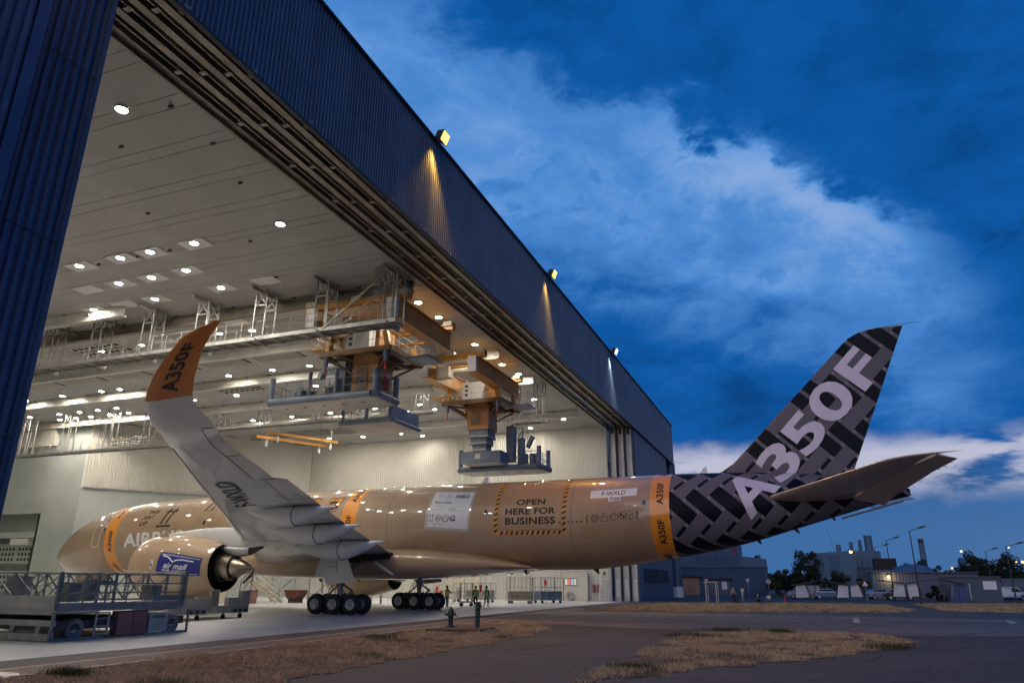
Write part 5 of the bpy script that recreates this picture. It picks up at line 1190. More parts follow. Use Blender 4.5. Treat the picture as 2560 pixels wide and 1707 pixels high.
stand('pale green servicing stand nearest the main wheels', 24.4, 14.8, 2.0, 1.8, 1.3, M_GREEN, False)
stand('cream servicing stand under the far engine', 29.6, 21.0, 3.0, 1.6, 1.5, M_CREAM, False)
bx = thing('equipment_cabinet', 'cream pipework cabinet standing by the white stairs', 'cabinet', (12.2, 7.5, 0)); MB().box((12.2, 7.5, 1.1), (1.6, 1.0, 2.2)).build('body', M_CREAM, bx); MB().box((12.4, 6.98, 1.4), (1.0, 0.04, 0.9)).build('open_panel', M_GAP, bx)
for k in range(5): MB().tube((12.0 + k * 0.18, 6.93, 0.2), (12.0 + k * 0.18, 6.93, 1.3), 0.04, n=6).build('pipe', M_CREAM, bx)
bn = thing('waste_bin', 'faded red bin at the foot of the white stairs', 'bin', (15.0, 9.2, 0)); MB().box((15.0, 9.2, 0.6), (0.8, 0.7, 1.15), taper=1.12).build('body', M_PINK, bn); MB().box((15.0, 9.2, 1.2), (0.95, 0.85, 0.08)).build('lid', M_PINK, bn)
hp = thing('tilting_hopper', 'dark red tilting hopper beyond the white stairs', 'hopper', (18.0, 12.2, 0)); MB().prism([(16.9, 1.25), (19.0, 1.25), (18.4, 0.45), (17.3, 0.45)], 11.6, 12.8, 'XZ').build('tub', mat('rust_red', (0.14, 0.04, 0.025), 0.6), hp); MB().box((17.9, 12.2, 0.26), (1.1, 0.9, 0.38)).build('base', M_TRACKDARK, hp)
lb = thing('light_stand', 'cream lattice stair landing with a tube lamp below the airplane nose', 'stand', (1.5, -13.0, 0))
for dx in (-2, 2):
    for dy in (-0.6, 0.6): MB().tube((1.5 + dx, -13 + dy, 0), (1.5 + dx, -13 + dy, 2.6), 0.05, n=6).build('post', M_CREAM, lb)
MB().box((1.5, -13.0, 2.6), (4.4, 1.4, 0.1)).build('deck', M_CREAM, lb); railing(MB(), [(-0.7, -13.6, 2.6), (3.7, -13.6, 2.6), (3.7, -12.4, 2.6), (-0.7, -12.4, 2.6)], 1.0, 0.03, 0.8, 2).build('handrail', M_CREAM, lb, kind='stuff')
MB().tube((0.6, -13.6, 3.75), (2.3, -13.6, 3.75), 0.05, n=8).build('tube_lamp', mat('tube_lamp_glow', (1, 0.85, 0.6), emit=14.0), lb)
for k, (x, y, c) in enumerate(((8.0, -20.5, M_WHITE), (15.5, -18.5, M_LIFTLT))):
    t = thing('service_van', ('white service van behind the lift platform', 'grey service van behind the lift platform, nearer the engine')[k], 'van', (x, y, 0), 0.3, local=True)
    MB().prism([(-2.3, 0.45), (2.3, 0.45), (2.3, 1.1), (1.7, 1.25), (1.15, 1.95), (-2.2, 2.0), (-2.3, 1.6)], -0.9, 0.9, 'XZ').build('body', c, t)
    MB().prism([(1.15, 1.28), (1.58, 1.28), (1.12, 1.82), (0.3, 1.82), (0.3, 1.28)], -0.92, 0.92, 'XZ').build('window', M_GLASS, t)
    for wx in (-1.4, 1.4):
        for s in (-1, 1): MB().lathe([(-0.1, 0.2), (-0.1, 0.33), (0.1, 0.33), (0.1, 0.2)], (wx, s * 0.8, 0.33), 'Y', 18).build('wheel', M_TYRE, t)
    for s in (-1, 1): MB().box((2.31, s * 0.6, 0.9), (0.04, 0.3, 0.16)).build('headlight', mat('headlight_glow', (1, 0.93, 0.8), emit=10.0), t); MB().box((-2.31, s * 0.75, 0.95), (0.04, 0.15, 0.3)).build('tail_light', mat('tail_light_glow', (1, 0.06, 0.02), emit=5.0), t)
# ---- roll cages by the far doors
def roll_cage(label, x, y, L, W, H, rz, m_, tarp=None):
    t = thing('roll_cage', label, 'roll cage', (x, y, 0), rz, 'steel roll cages by the far wall', local=True)
    MB().box((0, 0, 0.38), (L, W, 0.14)).build('base', m_, t)
    f = MB()
    for dx in (-L / 2, L / 2):
        for dy in (-W / 2, W / 2): f.bar((dx, dy, 0.3), (dx, dy, H), 0.07)
    for z in (H, H * 0.62, 0.95):
        for dy in (-W / 2, W / 2): f.bar((-L / 2, dy, z), (L / 2, dy, z), 0.05)
        for dx in (-L / 2, L / 2): f.bar((dx, -W / 2, z), (dx, W / 2, z), 0.05)
    f.build('frame', m_, t)
    b = MB(); n = int(L / 0.38)
    for k in range(1, n):
        for dy in (-W / 2, W / 2): b.tube((-L / 2 + L * k / n, dy, 0.4), (-L / 2 + L * k / n, dy, H), 0.018, n=4)
    b.build('cage_bar', m_, t, kind='stuff')
    for dx in (-L * 0.4, L * 0.4):
        for dy in (-W * 0.38, W * 0.38): MB().lathe([(-0.05, 0.04), (-0.05, 0.15), (0.05, 0.15), (0.05, 0.04)], (dx, dy, 0.15), 'Y', 12).build('castor', M_BLACK, t)
    if tarp: MB().box((0, 0, 0.85), (L * 0.92, W * 0.85, 0.75)).build('load', tarp, t)
    return t
M_TARP = mat('blue_tarp', (0.10, 0.17, 0.26), 0.5, 0, 0.15, 1.2)
roll_cage('empty steel roll cage in the middle of the row by the far wall', 36.6, 25.0, 2.6, 1.5, 2.55, 0.12, M_GALV, mat('cardboard_load', (0.20, 0.17, 0.14), 0.7))
roll_cage('steel roll cage loaded with blue sheeting nearest the doors', 38.6, 28.2, 3.0, 1.6, 2.6, 0.95, M_LIFT, M_TARP)
roll_cage('steel roll cage farthest left in the row by the far wall', 31.6, 26.0, 3.0, 1.6, 2.0, 0.0, M_GALV, M_LIFTLT)
roll_cage('low steel roll cage behind the two men in vests', 27.2, 27.0, 2.6, 1.6, 1.8, 0.1, M_LIFTLT, M_CREAM)
roll_cage('small empty steel trolley frame pushed by the man beside the wheels', 35.6, 13.6, 1.1, 0.9, 2.0, 0.35, M_GALV)
for k, (x, y, z) in enumerate(((36.0, 15.5, 1.55), (38.7, 26.6, 2.05), (31.2, 17, 1.0), (30.6, 17.2, 1.35))):
    t = thing('warning_flag', ('red warning flag on the trolley beside the men', 'red warning flag on the roll cage by the far wall', 'lower red warning flag just right of the far main wheels', 'upper red warning flag just right of the far main wheels')[k], 'flag', (x + 0.18, y, 0), 0, 'red warning flags')
    MB().loft([[(x, y, z + 0.3), (x + 0.32, y, z + 0.3), (x + 0.32, y + 0.03, z + 0.3), (x, y + 0.03, z + 0.3)], [(x + 0.05, y, z - 0.3), (x + 0.26, y, z - 0.32), (x + 0.26, y + 0.03, z - 0.32), (x + 0.05, y + 0.03, z - 0.3)]]).build('cloth', M_RED, t)
    MB().tube((x + 0.18, y + 0.06, 0.02), (x + 0.18, y + 0.06, z + 0.5), 0.02, n=5).build('flag_pole', M_GALV, t)
# ---- far wall fittings
bo = thing('wall_booth', 'small wall booth with a lit window beside the far doors', 'booth', (38.6, 39.3, 0)); MB().box((38.6, 39.25, 1.6), (3.0, 0.6, 3.2)).build('body', M_WALL, bo)
wf = MB().box((38.0, 38.93, 2.2), (1.6, 0.06, 0.85)).build('window_frame', M_TRIM, bo)
for k, c in enumerate(((0.8, 0.85, 0.75), (0.9, 0.25, 0.15), (0.45, 0.65, 1.0), (0.7, 0.75, 0.6))): MB().box((37.43 + k * 0.38, 38.89, 2.2), (0.33, 0.03, 0.72)).build('window_pane', mat('lit_pane_%d' % k, c, emit=0.22), wf)
MB().lathe([(-0.12, 0.2), (-0.12, 0.5), (0.12, 0.5), (0.12, 0.2)], (37.9, 38.6, 0.6), 'Y', 20).build('wrapped_drum', M_LIFTLT, bo)
for k, x in enumerate((40.75, 41.3)):
    t = thing('fire_extinguisher', ('wheeled extinguisher under a red cover on the far wall, left of the pair', 'wheeled extinguisher under a red cover on the far wall, right of the pair')[k], 'extinguisher', (x, 39.2, 1.3), 0, 'extinguishers on the far wall'); MB().lathe([(1.0, 0.05), (1.05, 0.16), (1.8, 0.17), (1.95, 0.06)], (x, 39.2, 0), n=10).build('cylinder', M_PINK, t, smooth=50); MB().box((x, 39.4, 1.5), (0.3, 0.1, 0.9)).build('bracket', M_PINK, t)
ld = thing('wheeled_ladder', 'white wheeled step ladder with a top platform beside the far door leaves', 'ladder', (42.2, 38.2, 0))
for x in (41.75, 42.65): MB().bar((x, 37.7, 0.1), (x, 38.7, 2.6), 0.05, 0.07).build('ladder_rail', M_WHITE, ld); MB().bar((x, 38.8, 0.1), (x, 38.8, 3.6), 0.05).build('ladder_leg', M_WHITE, ld)
for k in range(9): MB().box((42.2, 37.75 + k * 0.11, 0.3 + k * 0.28), (0.9, 0.2, 0.04)).build('ladder_tread', M_WHITE, ld)
MB().box((42.2, 38.75, 2.6), (1.0, 0.5, 0.06)).build('top_platform', M_WHITE, ld); railing(MB(), [(41.75, 38.5, 2.6), (42.65, 38.5, 2.6)], 1.0, 0.025, 0.9, 2).build('guard_rail', M_WHITE, ld, kind='stuff'); MB().box((42.35, 38.46, 3.2), (0.3, 0.02, 0.3)).build('notice_plate', M_GAP, ld)
cn = thing('traffic_cone', 'orange traffic cone by the far wall', 'traffic cone', (40.3, 38.0, 0)); MB().box((40.3, 38.0, 0.02), (0.4, 0.4, 0.04)).build('base', M_BLACK, cn); MB().lathe([(0.04, 0.15), (0.7, 0.03)], (40.3, 38, 0), n=14, cap=True).build('body', M_ORANGE, cn); MB().lathe([(0.3, 0.108), (0.45, 0.08)], (40.3, 38, 0), n=14).build('reflective_collar', M_WHITE, cn)
for k, (x, z) in enumerate(((30.0, 3.2), (32.2, 3.3), (24.5, 3.4), (27.4, 3.3))):
    t = thing('wall_notice', 'framed white notice on the far wall, %s from the left' % ORD[(2, 3, 0, 1)[k]], 'notice', (x, 39.5, z), 0, 'notices on the far wall'); MB().box((x, 39.48, z), (1.0, 0.06, 0.7)).build('board', M_WHITE, t); MB().box((x + 0.1, 39.43, z), (0.45, 0.03, 0.4)).build('print', M_GREYMARK, t)
dr = thing('wall_door', 'plain white double door in the far wall behind the cages', 'door', (28.0, 39.5, 0)); MB().box((23.5, 39.5, 2.0), (4.4, 0.1, 4.4)).build('door_panel', M_CREAM, dr); MB().box((23.5, 39.44, 2.0), (0.04, 0.03, 4.2)).build('door_joint', M_GAP, dr)
xs = thing('exit_lamp', 'small lit exit lamp on the far wall above the cages', 'exit lamp', (35.0, 39.45, 4.4)); MB().box((35.0, 39.42, 4.5), (0.9, 0.1, 0.28)).build('housing', M_WHITE, xs); MB().box((35.0, 39.36, 4.45), (0.8, 0.03, 0.12)).build('lens', mat('exit_lens', (0.9, 1.0, 0.85), emit=3.0), xs)
# ================================================================== people
M_SKIN = mat('skin', (0.42, 0.25, 0.18), 0.55, 0, 0.05); M_HAIR = mat('dark_hair', (0.02, 0.016, 0.013), 0.6)
M_VEST = mat('hi_vis_vest', (0.50, 0.66, 0.02), 0.6, 0, 0.08); M_REFL = mat('reflective_tape', (0.62, 0.63, 0.62), 0.35, 0.2)
def person(label, loc, rz, shirt, pants, pose='stand', vest=False, h=1.76, bag=None):
    t = thing('person', label, 'person', loc, rz, None, local=True)
    J = {'pel': (0, 0, 0.96, .15), 'spi': (0, 0.0, 1.14, .145), 'che': (0, 0.01, 1.36, .155), 'nec': (0, 0.0, 1.52, .055), 'hd0': (0, -0.02, 1.60, .085), 'hd1': (0, -0.01, 1.70, .085), 'nose': (0, -0.105, 1.625, .018)}
    for s, n in ((-1, 'L'), (1, 'R')):
        J.update({'hip' + n: (s * .10, 0, .90, .105), 'kne' + n: (s * .11, -.03, .50, .068), 'ank' + n: (s * .115, .02, .10, .048), 'toe' + n: (s * .13, -.15, .05, .042), 'sho' + n: (s * .19, .01, 1.42, .062), 'elb' + n: (s * .25, .03, 1.14, .048), 'wri' + n: (s * .26, -.05, .90, .034), 'pal' + n: (s * .262, -.075, .83, .03)})
    def mv(k, *p): J[k] = (*p, J[k][3])
    if pose == 'walk':
        mv('kneL', -.11, -.16, .52); mv('ankL', -.11, -.06, .10); mv('toeL', -.12, -.23, .06); mv('kneR', .11, .04, .50); mv('ankR', .11, .24, .16); mv('toeR', .12, .14, .05); mv('elbR', .25, -.08, 1.16); mv('wriR', .24, -.24, 1.0); mv('palR', .24, -.30, .96)
    if pose == 'push':
        for s, n in ((-1, 'L'), (1, 'R')): mv('elb' + n, s * .26, -.16, 1.2); mv('wri' + n, s * .22, -.42, 1.2); mv('pal' + n, s * .22, -.49, 1.22)
        mv('kneR', .11, -.14, .52); mv('ankR', .11, -.05, .10); mv('toeR', .12, -.22, .05)
    if pose == 'phone':
        mv('elbR', .24, -.04, 1.15); mv('wriR', .12, -.26, 1.24); mv('palR', .08, -.31, 1.30); mv('elbL', -.24, 0.0, 1.15); mv('wriL', -.12, -.2, 1.12); mv('palL', -.05, -.25, 1.13)
    if pose == 'sit':
        d = -.70
        for k in list(J):
            if k[:3] in ('pel', 'spi', 'che', 'nec', 'hd0', 'hd1', 'nos', 'sho', 'elb', 'wri', 'pal', 'hip'): a = J[k]; J[k] = (a[0], a[1], a[2] + d, a[3])
        for s, n in ((-1, 'L'), (1, 'R')): mv('kne' + n, s * .16, -.42, .46); mv('ank' + n, s * .14, -.36, .10); mv('toe' + n, s * .15, -.55, .05); mv('elb' + n, s * .27, -.16, .48); mv('wri' + n, s * .16, -.40, .52); mv('pal' + n, s * .12, -.46, .50)
    names = list(J); ed = [('pel', 'spi'), ('spi', 'che'), ('che', 'nec'), ('nec', 'hd0'), ('hd0', 'hd1'), ('hd0', 'nose')]
    mt = {e: shirt for e in ed[:2]}; mt[ed[2]] = M_SKIN; mt[ed[3]] = M_SKIN; mt[ed[4]] = M_SKIN; mt[ed[5]] = M_SKIN
    for n in 'LR':
        for a, b_, m_ in (('pel', 'hip', pants), ('hip', 'kne', pants), ('kne', 'ank', pants), ('ank', 'toe', M_BLACK), ('che', 'sho', shirt), ('sho', 'elb', shirt), ('elb', 'wri', shirt if vest else M_SKIN), ('wri', 'pal', M_SKIN)):
            e = (a if a in J else a + n, b_ + n); ed.append(e); mt[e] = m_
        p = J['pal' + n]; w = J['wri' + n]; dr = (Vector(p[:3]) - Vector(w[:3])).normalized()
        sd = Vector((0, 1, 0)) if abs(dr.z) > .5 else Vector((1, 0, 0))
        for q, (o, l) in enumerate(((-.032, .07), (-.011, .085), (.011, .08), (.032, .062), (-.05, .03))):
            f1 = Vector(p[:3]) + sd * o + dr * (l * .5); f2 = f1 + dr * (l * .5) + Vector((0, -.012, 0))
            for nm, fp in ((f'f{n}{q}a', f1), (f'f{n}{q}b', f2)): J[nm] = (*fp, .009)
            names += [f'f{n}{q}a', f'f{n}{q}b']; ed += [('pal' + n, f'f{n}{q}a'), (f'f{n}{q}a', f'f{n}{q}b')]; mt[ed[-1]] = mt[ed[-2]] = M_SKIN
    me = bpy.data.meshes.new('body'); k = h / 1.76; ix = {n: i for i, n in enumerate(names)}
    me.from_pydata([tuple(c * k for c in J[n][:3]) for n in names], [(ix[a], ix[b_]) for a, b_ in ed], [])
    ob = bpy.data.objects.new('body', me); COL.objects.link(ob)
    sm = ob.modifiers.new('skin', 'SKIN'); sm.use_smooth_shade = True
    for i, n in enumerate(names): r = J[n][3] * k; sv = me.skin_vertices[0].data[i]; sv.radius = (r, r * (0.72 if n in ('pel', 'spi', 'che') else 1)); sv.use_root = (n == 'pel')
    ob.modifiers.new('sub', 'SUBSURF').levels = 1
    dg = bpy.context.evaluated_depsgraph_get(); bm_ = bpy.data.meshes.new_from_object(ob.evaluated_get(dg)); bpy.data.objects.remove(ob)
    ms = [shirt, pants, M_SKIN, M_BLACK]; bm_.materials.clear(); [bm_.materials.append(m_) for m_ in ms]
    segs = [(Vector(J[a][:3]) * k, Vector(J[b_][:3]) * k, ms.index(mt[(a, b_)])) for a, b_ in ed if not a.startswith('f')]
    for p in bm_.polygons:
        c = p.center; best = None
        for a, b_, i in segs:
            d = b_ - a; s = max(0, min(1, (c - a).dot(d) / d.dot(d))); q = (c - a - d * s).length_squared
            if best is None or q < best[0]: best = (q, i)
        p.material_index = best[1]; p.use_smooth = True
    put('body', bm_, t)
    hd = Vector(J['hd1'][:3]) * k
    MB().lathe([(-.11 * k, .095 * k), (-.02 * k, .108 * k), (.05 * k, .095 * k), (.095 * k, .05 * k), (.105 * k, .001)], (hd.x, hd.y + .025 * k, hd.z), 'Z', 14).build('hair', M_HAIR, t, smooth=True)
    if vest:
        v = MB(); R = []
        for z, a, b_ in ((.90, .205, .16), (1.0, .20, .155), (1.15, .195, .15), (1.3, .205, .155), (1.42, .20, .14), (1.50, .10, .09)): R.append([(a * k * math.cos(2 * PI * j / 20), .01 + b_ * k * math.sin(2 * PI * j / 20), z * k) for j in range(20)])
        vo = v.loft(R, True, False).build('vest', M_VEST, t, smooth=60)
        for z in (1.02, 1.2): MB().lathe([(z * k, .215 * k), ((z + .05) * k, .215 * k)], n=20).build('reflective_band', M_REFL, vo); bpy.data.objects[vo.name].children[-1].scale = (1, .79, 1)
    if bag: MB().box((.35, .1, .3), (.35, .3, .6)).build('bag', bag, t)
    return t
C_DK = mat('dark_cloth', (0.02, 0.02, 0.025), 0.8); C_GR = mat('grey_cloth', (0.22, 0.22, 0.23), 0.8); C_WH = mat('white_cloth', (0.62, 0.62, 0.62), 0.8); C_NV = mat('navy_cloth', (0.02, 0.025, 0.05), 0.8)
person('man in a yellow-green vest beside the far main wheels pushing a trolley', (35.9, 8.9, 0.016), PI - 0.3, C_DK, C_GR, 'push', True)
person('man in a yellow vest and black trousers walking into the hangar', (38.05, 10.1, 0.016), PI + 0.1, C_DK, C_DK, 'stand', True)
person('man in a yellow vest and pale grey trousers walking into the hangar', (38.85, 10.6, 0.016), PI - 0.2, C_DK, C_GR, 'walk', True)
person('worker in a yellow vest seen through the lattice rails of the lift platform', (26.5, -23.5, 0.016), 2.2, C_GR, C_NV, 'stand', True)
person('worker in a yellow vest beyond the middle of the lift platform', (25.0, -12.8, 0.016), 2.2, C_GR, C_NV, 'push', True)
person('person in dark clothes standing by luggage at the grass edge', (56.9, 40.0, 0.02), 0.3, C_GR, C_DK, 'stand', h=1.85, bag=C_DK)
person('person in a white top and grey trousers looking at a phone at the grass edge', (57.8, 41.5, 0.02), -0.9, C_WH, C_GR, 'phone', h=1.85)
person('person in dark clothes sitting on the ground by the fence', (59.3, 44.0, 0.02), 0.4, C_NV, C_DK, 'sit')
person('person in a white shirt sitting on the ground at the right of the group', (60.5, 44.6, 0.02), -0.3, C_WH, C_GR, 'sit')
# ================================================================== outside: ground, roads, grass
def asphalt(name, col, crack, slab=0.0):
    """worn paving: blotches, repairs, oil, hairline cracks and tyre rubber, all real surface colour"""
    m = mat(name, col, 0.8, 0, 0.14, 0.35, bump=0.3, bscale=40); nt = m.node_tree; b = nt.nodes['Principled BSDF']; tc = nt.nodes.new('ShaderNodeTexCoord').outputs['Object']
    c = b.inputs['Base Color'].links[0].from_socket
    c = mixc(nt, noise(nt, tc, 0.09, 5, 0.6, 0.8).step(0.50, 0.58) * 0.40, c, tuple(x * 1.45 for x in col))
    c = mixc(nt, noise(nt, tc, 1.3, 7, 0.7, 0.6).step(0.56, 0.70) * 0.50, c, tuple(x * 0.55 for x in col))
    c = mixc(nt, noise(nt, tc, 9.0, 3, 0.7).step(0.45, 0.75) * 0.35, c, tuple(x * 1.6 for x in col))
    mp = nt.nodes.new('ShaderNodeMapping'); mp.inputs['Scale'].default_value = (0.04, 0.7, 1); mp.inputs['Rotation'].default_value = (0, 0, 0.12); nt.links.new(tc, mp.inputs[0])
    c = mixc(nt, noise(nt, mp.outputs[0], 1.0, 4, 0.6).step(0.55, 0.72) * 0.45, c, tuple(x * 0.5 for x in col))
    nz = nt.nodes.new('ShaderNodeTexNoise'); nz.inputs['Scale'].default_value = 0.8; nz.inputs['Detail'].default_value = 4; nt.links.new(tc, nz.inputs[0])
    mx = nt.nodes.new('ShaderNodeMix'); mx.data_type = 'RGBA'; mx.inputs[0].default_value = 0.45; nt.links.new(tc, mx.inputs[6]); nt.links.new(nz.outputs['Color'], mx.inputs[7])
    vo = nt.nodes.new('ShaderNodeTexVoronoi'); vo.feature = 'DISTANCE_TO_EDGE'; vo.inputs['Scale'].default_value = crack; nt.links.new(mx.outputs[2], vo.inputs['Vector'])
    c = mixc(nt, (1.0 - E(nt, vo.outputs['Distance']).step(0.004, 0.012)) * 0.7, c, tuple(x * 0.3 for x in col))
    nt.links.new(c, b.inputs['Base Color']); return m
M_ASPH = asphalt('weathered_asphalt', (0.060, 0.053, 0.049), 0.32)
M_CONC = asphalt('old_concrete', (0.135, 0.117, 0.104), 0.22)
M_CONC2 = asphalt('stained_concrete', (0.095, 0.084, 0.078), 0.25)
M_PAINT = mat('worn_road_paint', (0.48, 0.46, 0.42), 0.7, 0, 0.25, 3.0, dirt=0.6)
M_SOIL = mat('dry_soil', (0.115, 0.075, 0.045), 0.95, 0, 0.35, 0.9, bump=0.6, bscale=14, dirt=0.4)
MB().box((200, 900, -0.5), (4000, 4000, 1.0)).build('ground', M_ASPH, kind='structure')
MB().prism([(44.2, -70), (45.75, -70), (45.75, 76), (44.2, 76)], -0.05, 0.006, 'XY').build('threshold_strip', M_CONC2, kind='structure')
MB().prism([(45.75, -70), (47.55, -70), (47.55, 14), (45.75, 14)], -0.05, 0.010, 'XY').build('kerb_road', M_CONC, kind='structure')
MB().prism([(47.6, -9.0), (51.0, -10.2), (56.7, -12.2), (60.4, -11.2), (67.5, -12.2), (73.2, -10.1), (92, -6), (140, 6), (140, 30), (95, 14), (75.6, 8.5), (54.6, 8.0), (47.6, 7.0)], -0.05, 0.008, 'XY').build('cross_road', M_CONC, kind='structure')
MB().prism([(47.6, 1.6), (55, 1.2), (75, 1.6), (140, 17), (140, 21), (75, 4.4), (55, 4.2), (47.6, 4.6)], -0.05, 0.012, 'XY').build('worn_wheel_lane', M_CONC2, kind='structure')
for p in ([(45.98, -70), (46.08, -70), (46.08, 5), (45.98, 5)], [(47.4, -70), (47.52, -70), (47.52, -8), (47.4, -8)], [(66.9, -1.0), (67.25, -1.2), (67.55, 5.6), (67.2, 5.8)], [(75.5, 3.0), (75.9, 3.0), (76.4, 6.5), (76.0, 6.5)]):
    MB().prism(p, -0.04, 0.016, 'XY').build('painted_line', M_PAINT, kind='structure')
for p in ([(56.5, -12.0), (56.56, -12.0), (58.2, 8.2), (58.14, 8.2)], [(65.5, -12.0), (65.55, -12.0), (63.9, 8.2), (63.85, 8.2)], [(47.7, -1.0), (47.7, -1.05), (75, 0.4), (75, 0.45)]):
    MB().prism(p, -0.04, 0.0135, 'XY').build('joint', M_SOIL, kind='structure')
MB().lathe([(0.012, 0.9), (0.014, 0.55), (0.0141, 0.001)], (46.75, -37.6, 0), n=24).build('manhole_cover', M_GALV, None, label='round steel manhole cover in the road at the lower left', cat='manhole cover')
def inside(x, y, P):
    c = False; n = len(P)
    for i in range(n):
        (x1, y1), (x2, y2) = P[i], P[i - 1]
        if (y1 > y) != (y2 > y) and x < (x2 - x1) * (y - y1) / (y2 - y1) + x1: c = not c
    return c
def rough_edge(P, amp, step=0.7):
    out = []
    for i in range(len(P)):
        a, b_ = Vector(P[i - 1]), Vector(P[i]); n = max(1, int((b_ - a).length / step))
        for k in range(n):
            q = a.lerp(b_, k / n); out.append((q.x + random.uniform(-amp, amp), q.y + random.uniform(-amp, amp)))
    return out
random.seed(11)
def grass_material():
    m = bpy.data.materials.new('dry_grass'); m.use_nodes = True; nt = m.node_tree; b = nt.nodes['Principled BSDF']; b.inputs['Roughness'].default_value = 0.9
    tc = nt.nodes.new('ShaderNodeTexCoord').outputs['Object']
    n1 = noise(nt, tc, 0.55, 5, 0.6); n2 = noise(nt, tc, 6.0, 3, 0.6)
    c = mixc(nt, n2.step(0.3, 0.7), (0.36, 0.25, 0.13), (0.62, 0.47, 0.28)); c = mixc(nt, noise(nt, tc, 1.7, 5, 0.65).step(0.52, 0.66) * 0.7, c, (0.15, 0.10, 0.055)); c = mixc(nt, n1.step(0.54, 0.64) * 0.85, c, (0.060, 0.066, 0.024))
    nt.links.new(c, b.inputs['Base Color']); return m
M_GRASS = grass_material()
def lawn(name, P, dens, h0, h1, wd, label):
    P = rough_edge(P, 0.30, 0.45); MB().prism(P, -0.04, 0.0145, 'XY').build('verge', M_SOIL, kind='structure')
    xs, ys = [p[0] for p in P], [p[1] for p in P]; x0, x1, y0, y1 = min(xs), max(xs), min(ys), max(ys)
    n = int((x1 - x0) * (y1 - y0) * dens); V, F = [], []
    for _ in range(n):
        x, y = random.uniform(x0 - 0.1, x1 + 0.1), random.uniform(y0 - 0.1, y1 + 0.1)
        if not inside(x, y, P): continue
        t = math.sin(x * 1.7 + 3) * math.sin(y * 1.3) + math.sin(x * 0.6 - y * 0.9); 
        b0 = math.sin(x * 3.1 + 1.3 * math.sin(y * 2.3)) + math.sin(y * 4.1 + 2.0 * math.sin(x * 1.9))
        if (t < -0.7 or b0 < -1.0) and random.random() < 0.85: continue
        x += random.gauss(0, 0.13); y += random.gauss(0, 0.13)
        h = random.uniform(h0, h1) * (1.0 + 0.35 * t) ; a = random.uniform(0, PI); w = wd * random.uniform(0.6, 1.3); l = h * random.uniform(0.2, 1.4); b_ = random.uniform(0, 2 * PI)
        i = len(V); V += [(x - w * math.cos(a), y - w * math.sin(a), 0.015), (x + w * math.cos(a), y + w * math.sin(a), 0.015), (x + l * math.cos(b_), y + l * math.sin(b_), 0.02 + h)]; F.append((i, i + 1, i + 2))
    me = bpy.data.meshes.new(name); me.from_pydata(V, [], F); me.materials.append(M_GRASS)
    return put(name, me, None, label, 'grass', None, 'stuff')
GA = [(47.7, -44), (47.75, -33.0), (47.7, -27.9), (47.8, -19.5), (47.7, -14.2), (48.0, -11.0), (49.4, -9.8), (51.2, -11.0), (52.6, -14.2), (53.5, -18.3), (53.6, -24.6), (53.5, -30.6), (53.3, -44)]
GB = [(59.5, -33.4), (59.5, -26.1), (59.4, -21.1), (59.6, -16.9), (60.4, -13.2), (61.5, -11.6), (63.5, -11.3), (65.6, -11.8), (67.3, -13.2), (68.0, -15.6), (67.5, -18.8), (66.2, -21.2), (65.1, -23.6), (63.5, -26.2), (61.8, -29.2), (60.3, -32.0)]
GC = [(47.9, 9.5), (55.4, 10.5), (63.9, 14.2), (71.3, 18.2), (73.2, 23.4), (73.0, 31.2), (72.7, 44), (66, 45), (57.5, 39), (50.2, 34), (47.9, 24)]
GD = [(75.2, 24.0), (80.7, 23.2), (100, 34), (120, 50), (120, 70), (96, 62), (84, 58), (76, 50)]
lawn('dry_grass', GA, 420, 0.03, 0.11, 0.010, 'strip of dry brown grass along the hangar road')
lawn('dry_grass', GB, 420, 0.03, 0.12, 0.010, 'island of dry straw-coloured grass at the lower right')
lawn('dry_grass', GC, 90, 0.05, 0.14, 0.022, 'dry grass field beyond the cross road below the tail')
lawn('dry_grass', GD, 45, 0.05, 0.16, 0.03, 'dry grass strip at the far right before the car park')
def tuft(x, y, n, r, h):
    V, F = [], []
    for _ in range(n):
        q = random.gauss(0, r); s = random.gauss(0, r * 0.5); a = random.uniform(0, 2 * PI); hh = h * random.uniform(0.5, 1.2); l = hh * random.uniform(0.1, 0.7); i = len(V)
        V += [(x + q - 0.012, y + s, 0.02), (x + q + 0.012, y + s, 0.02), (x + q + l * math.cos(a), y + s + l * math.sin(a), hh)]; F.append((i, i + 1, i + 2))
    return V, F
for k, (x, y, r) in enumerate(((61.0, -12.6, 0.55), (59.9, -17.2, 0.6), (63.2, -12.3, 0.3), (60.2, -30.0, 0.3), (48.3, -36.5, 0.3), (66.9, -20.0, 0.35), (49.0, -24.0, 0.4))):
    V, F = tuft(x, y, 420, r, 0.20); me = bpy.data.meshes.new('weed_tuft'); me.from_pydata(V, [], F); me.materials.append(mat('green_weed', (0.05, 0.065, 0.02), 0.9, 0, 0.3, 4))
    put('weed_tuft', me, None, ('tuft of green weeds at the top edge of the right grass island', 'tuft of green weeds on the left flank of the right grass island', 'small weed tuft near the tip of the right grass island', 'small weed tuft at the near end of the right grass island', 'small weed tuft beside the road at the lower left', 'weed tuft on the right flank of the right grass island', 'weed tuft in the left grass strip')[k], 'weeds', 'weed tufts in the grass', 'stuff')
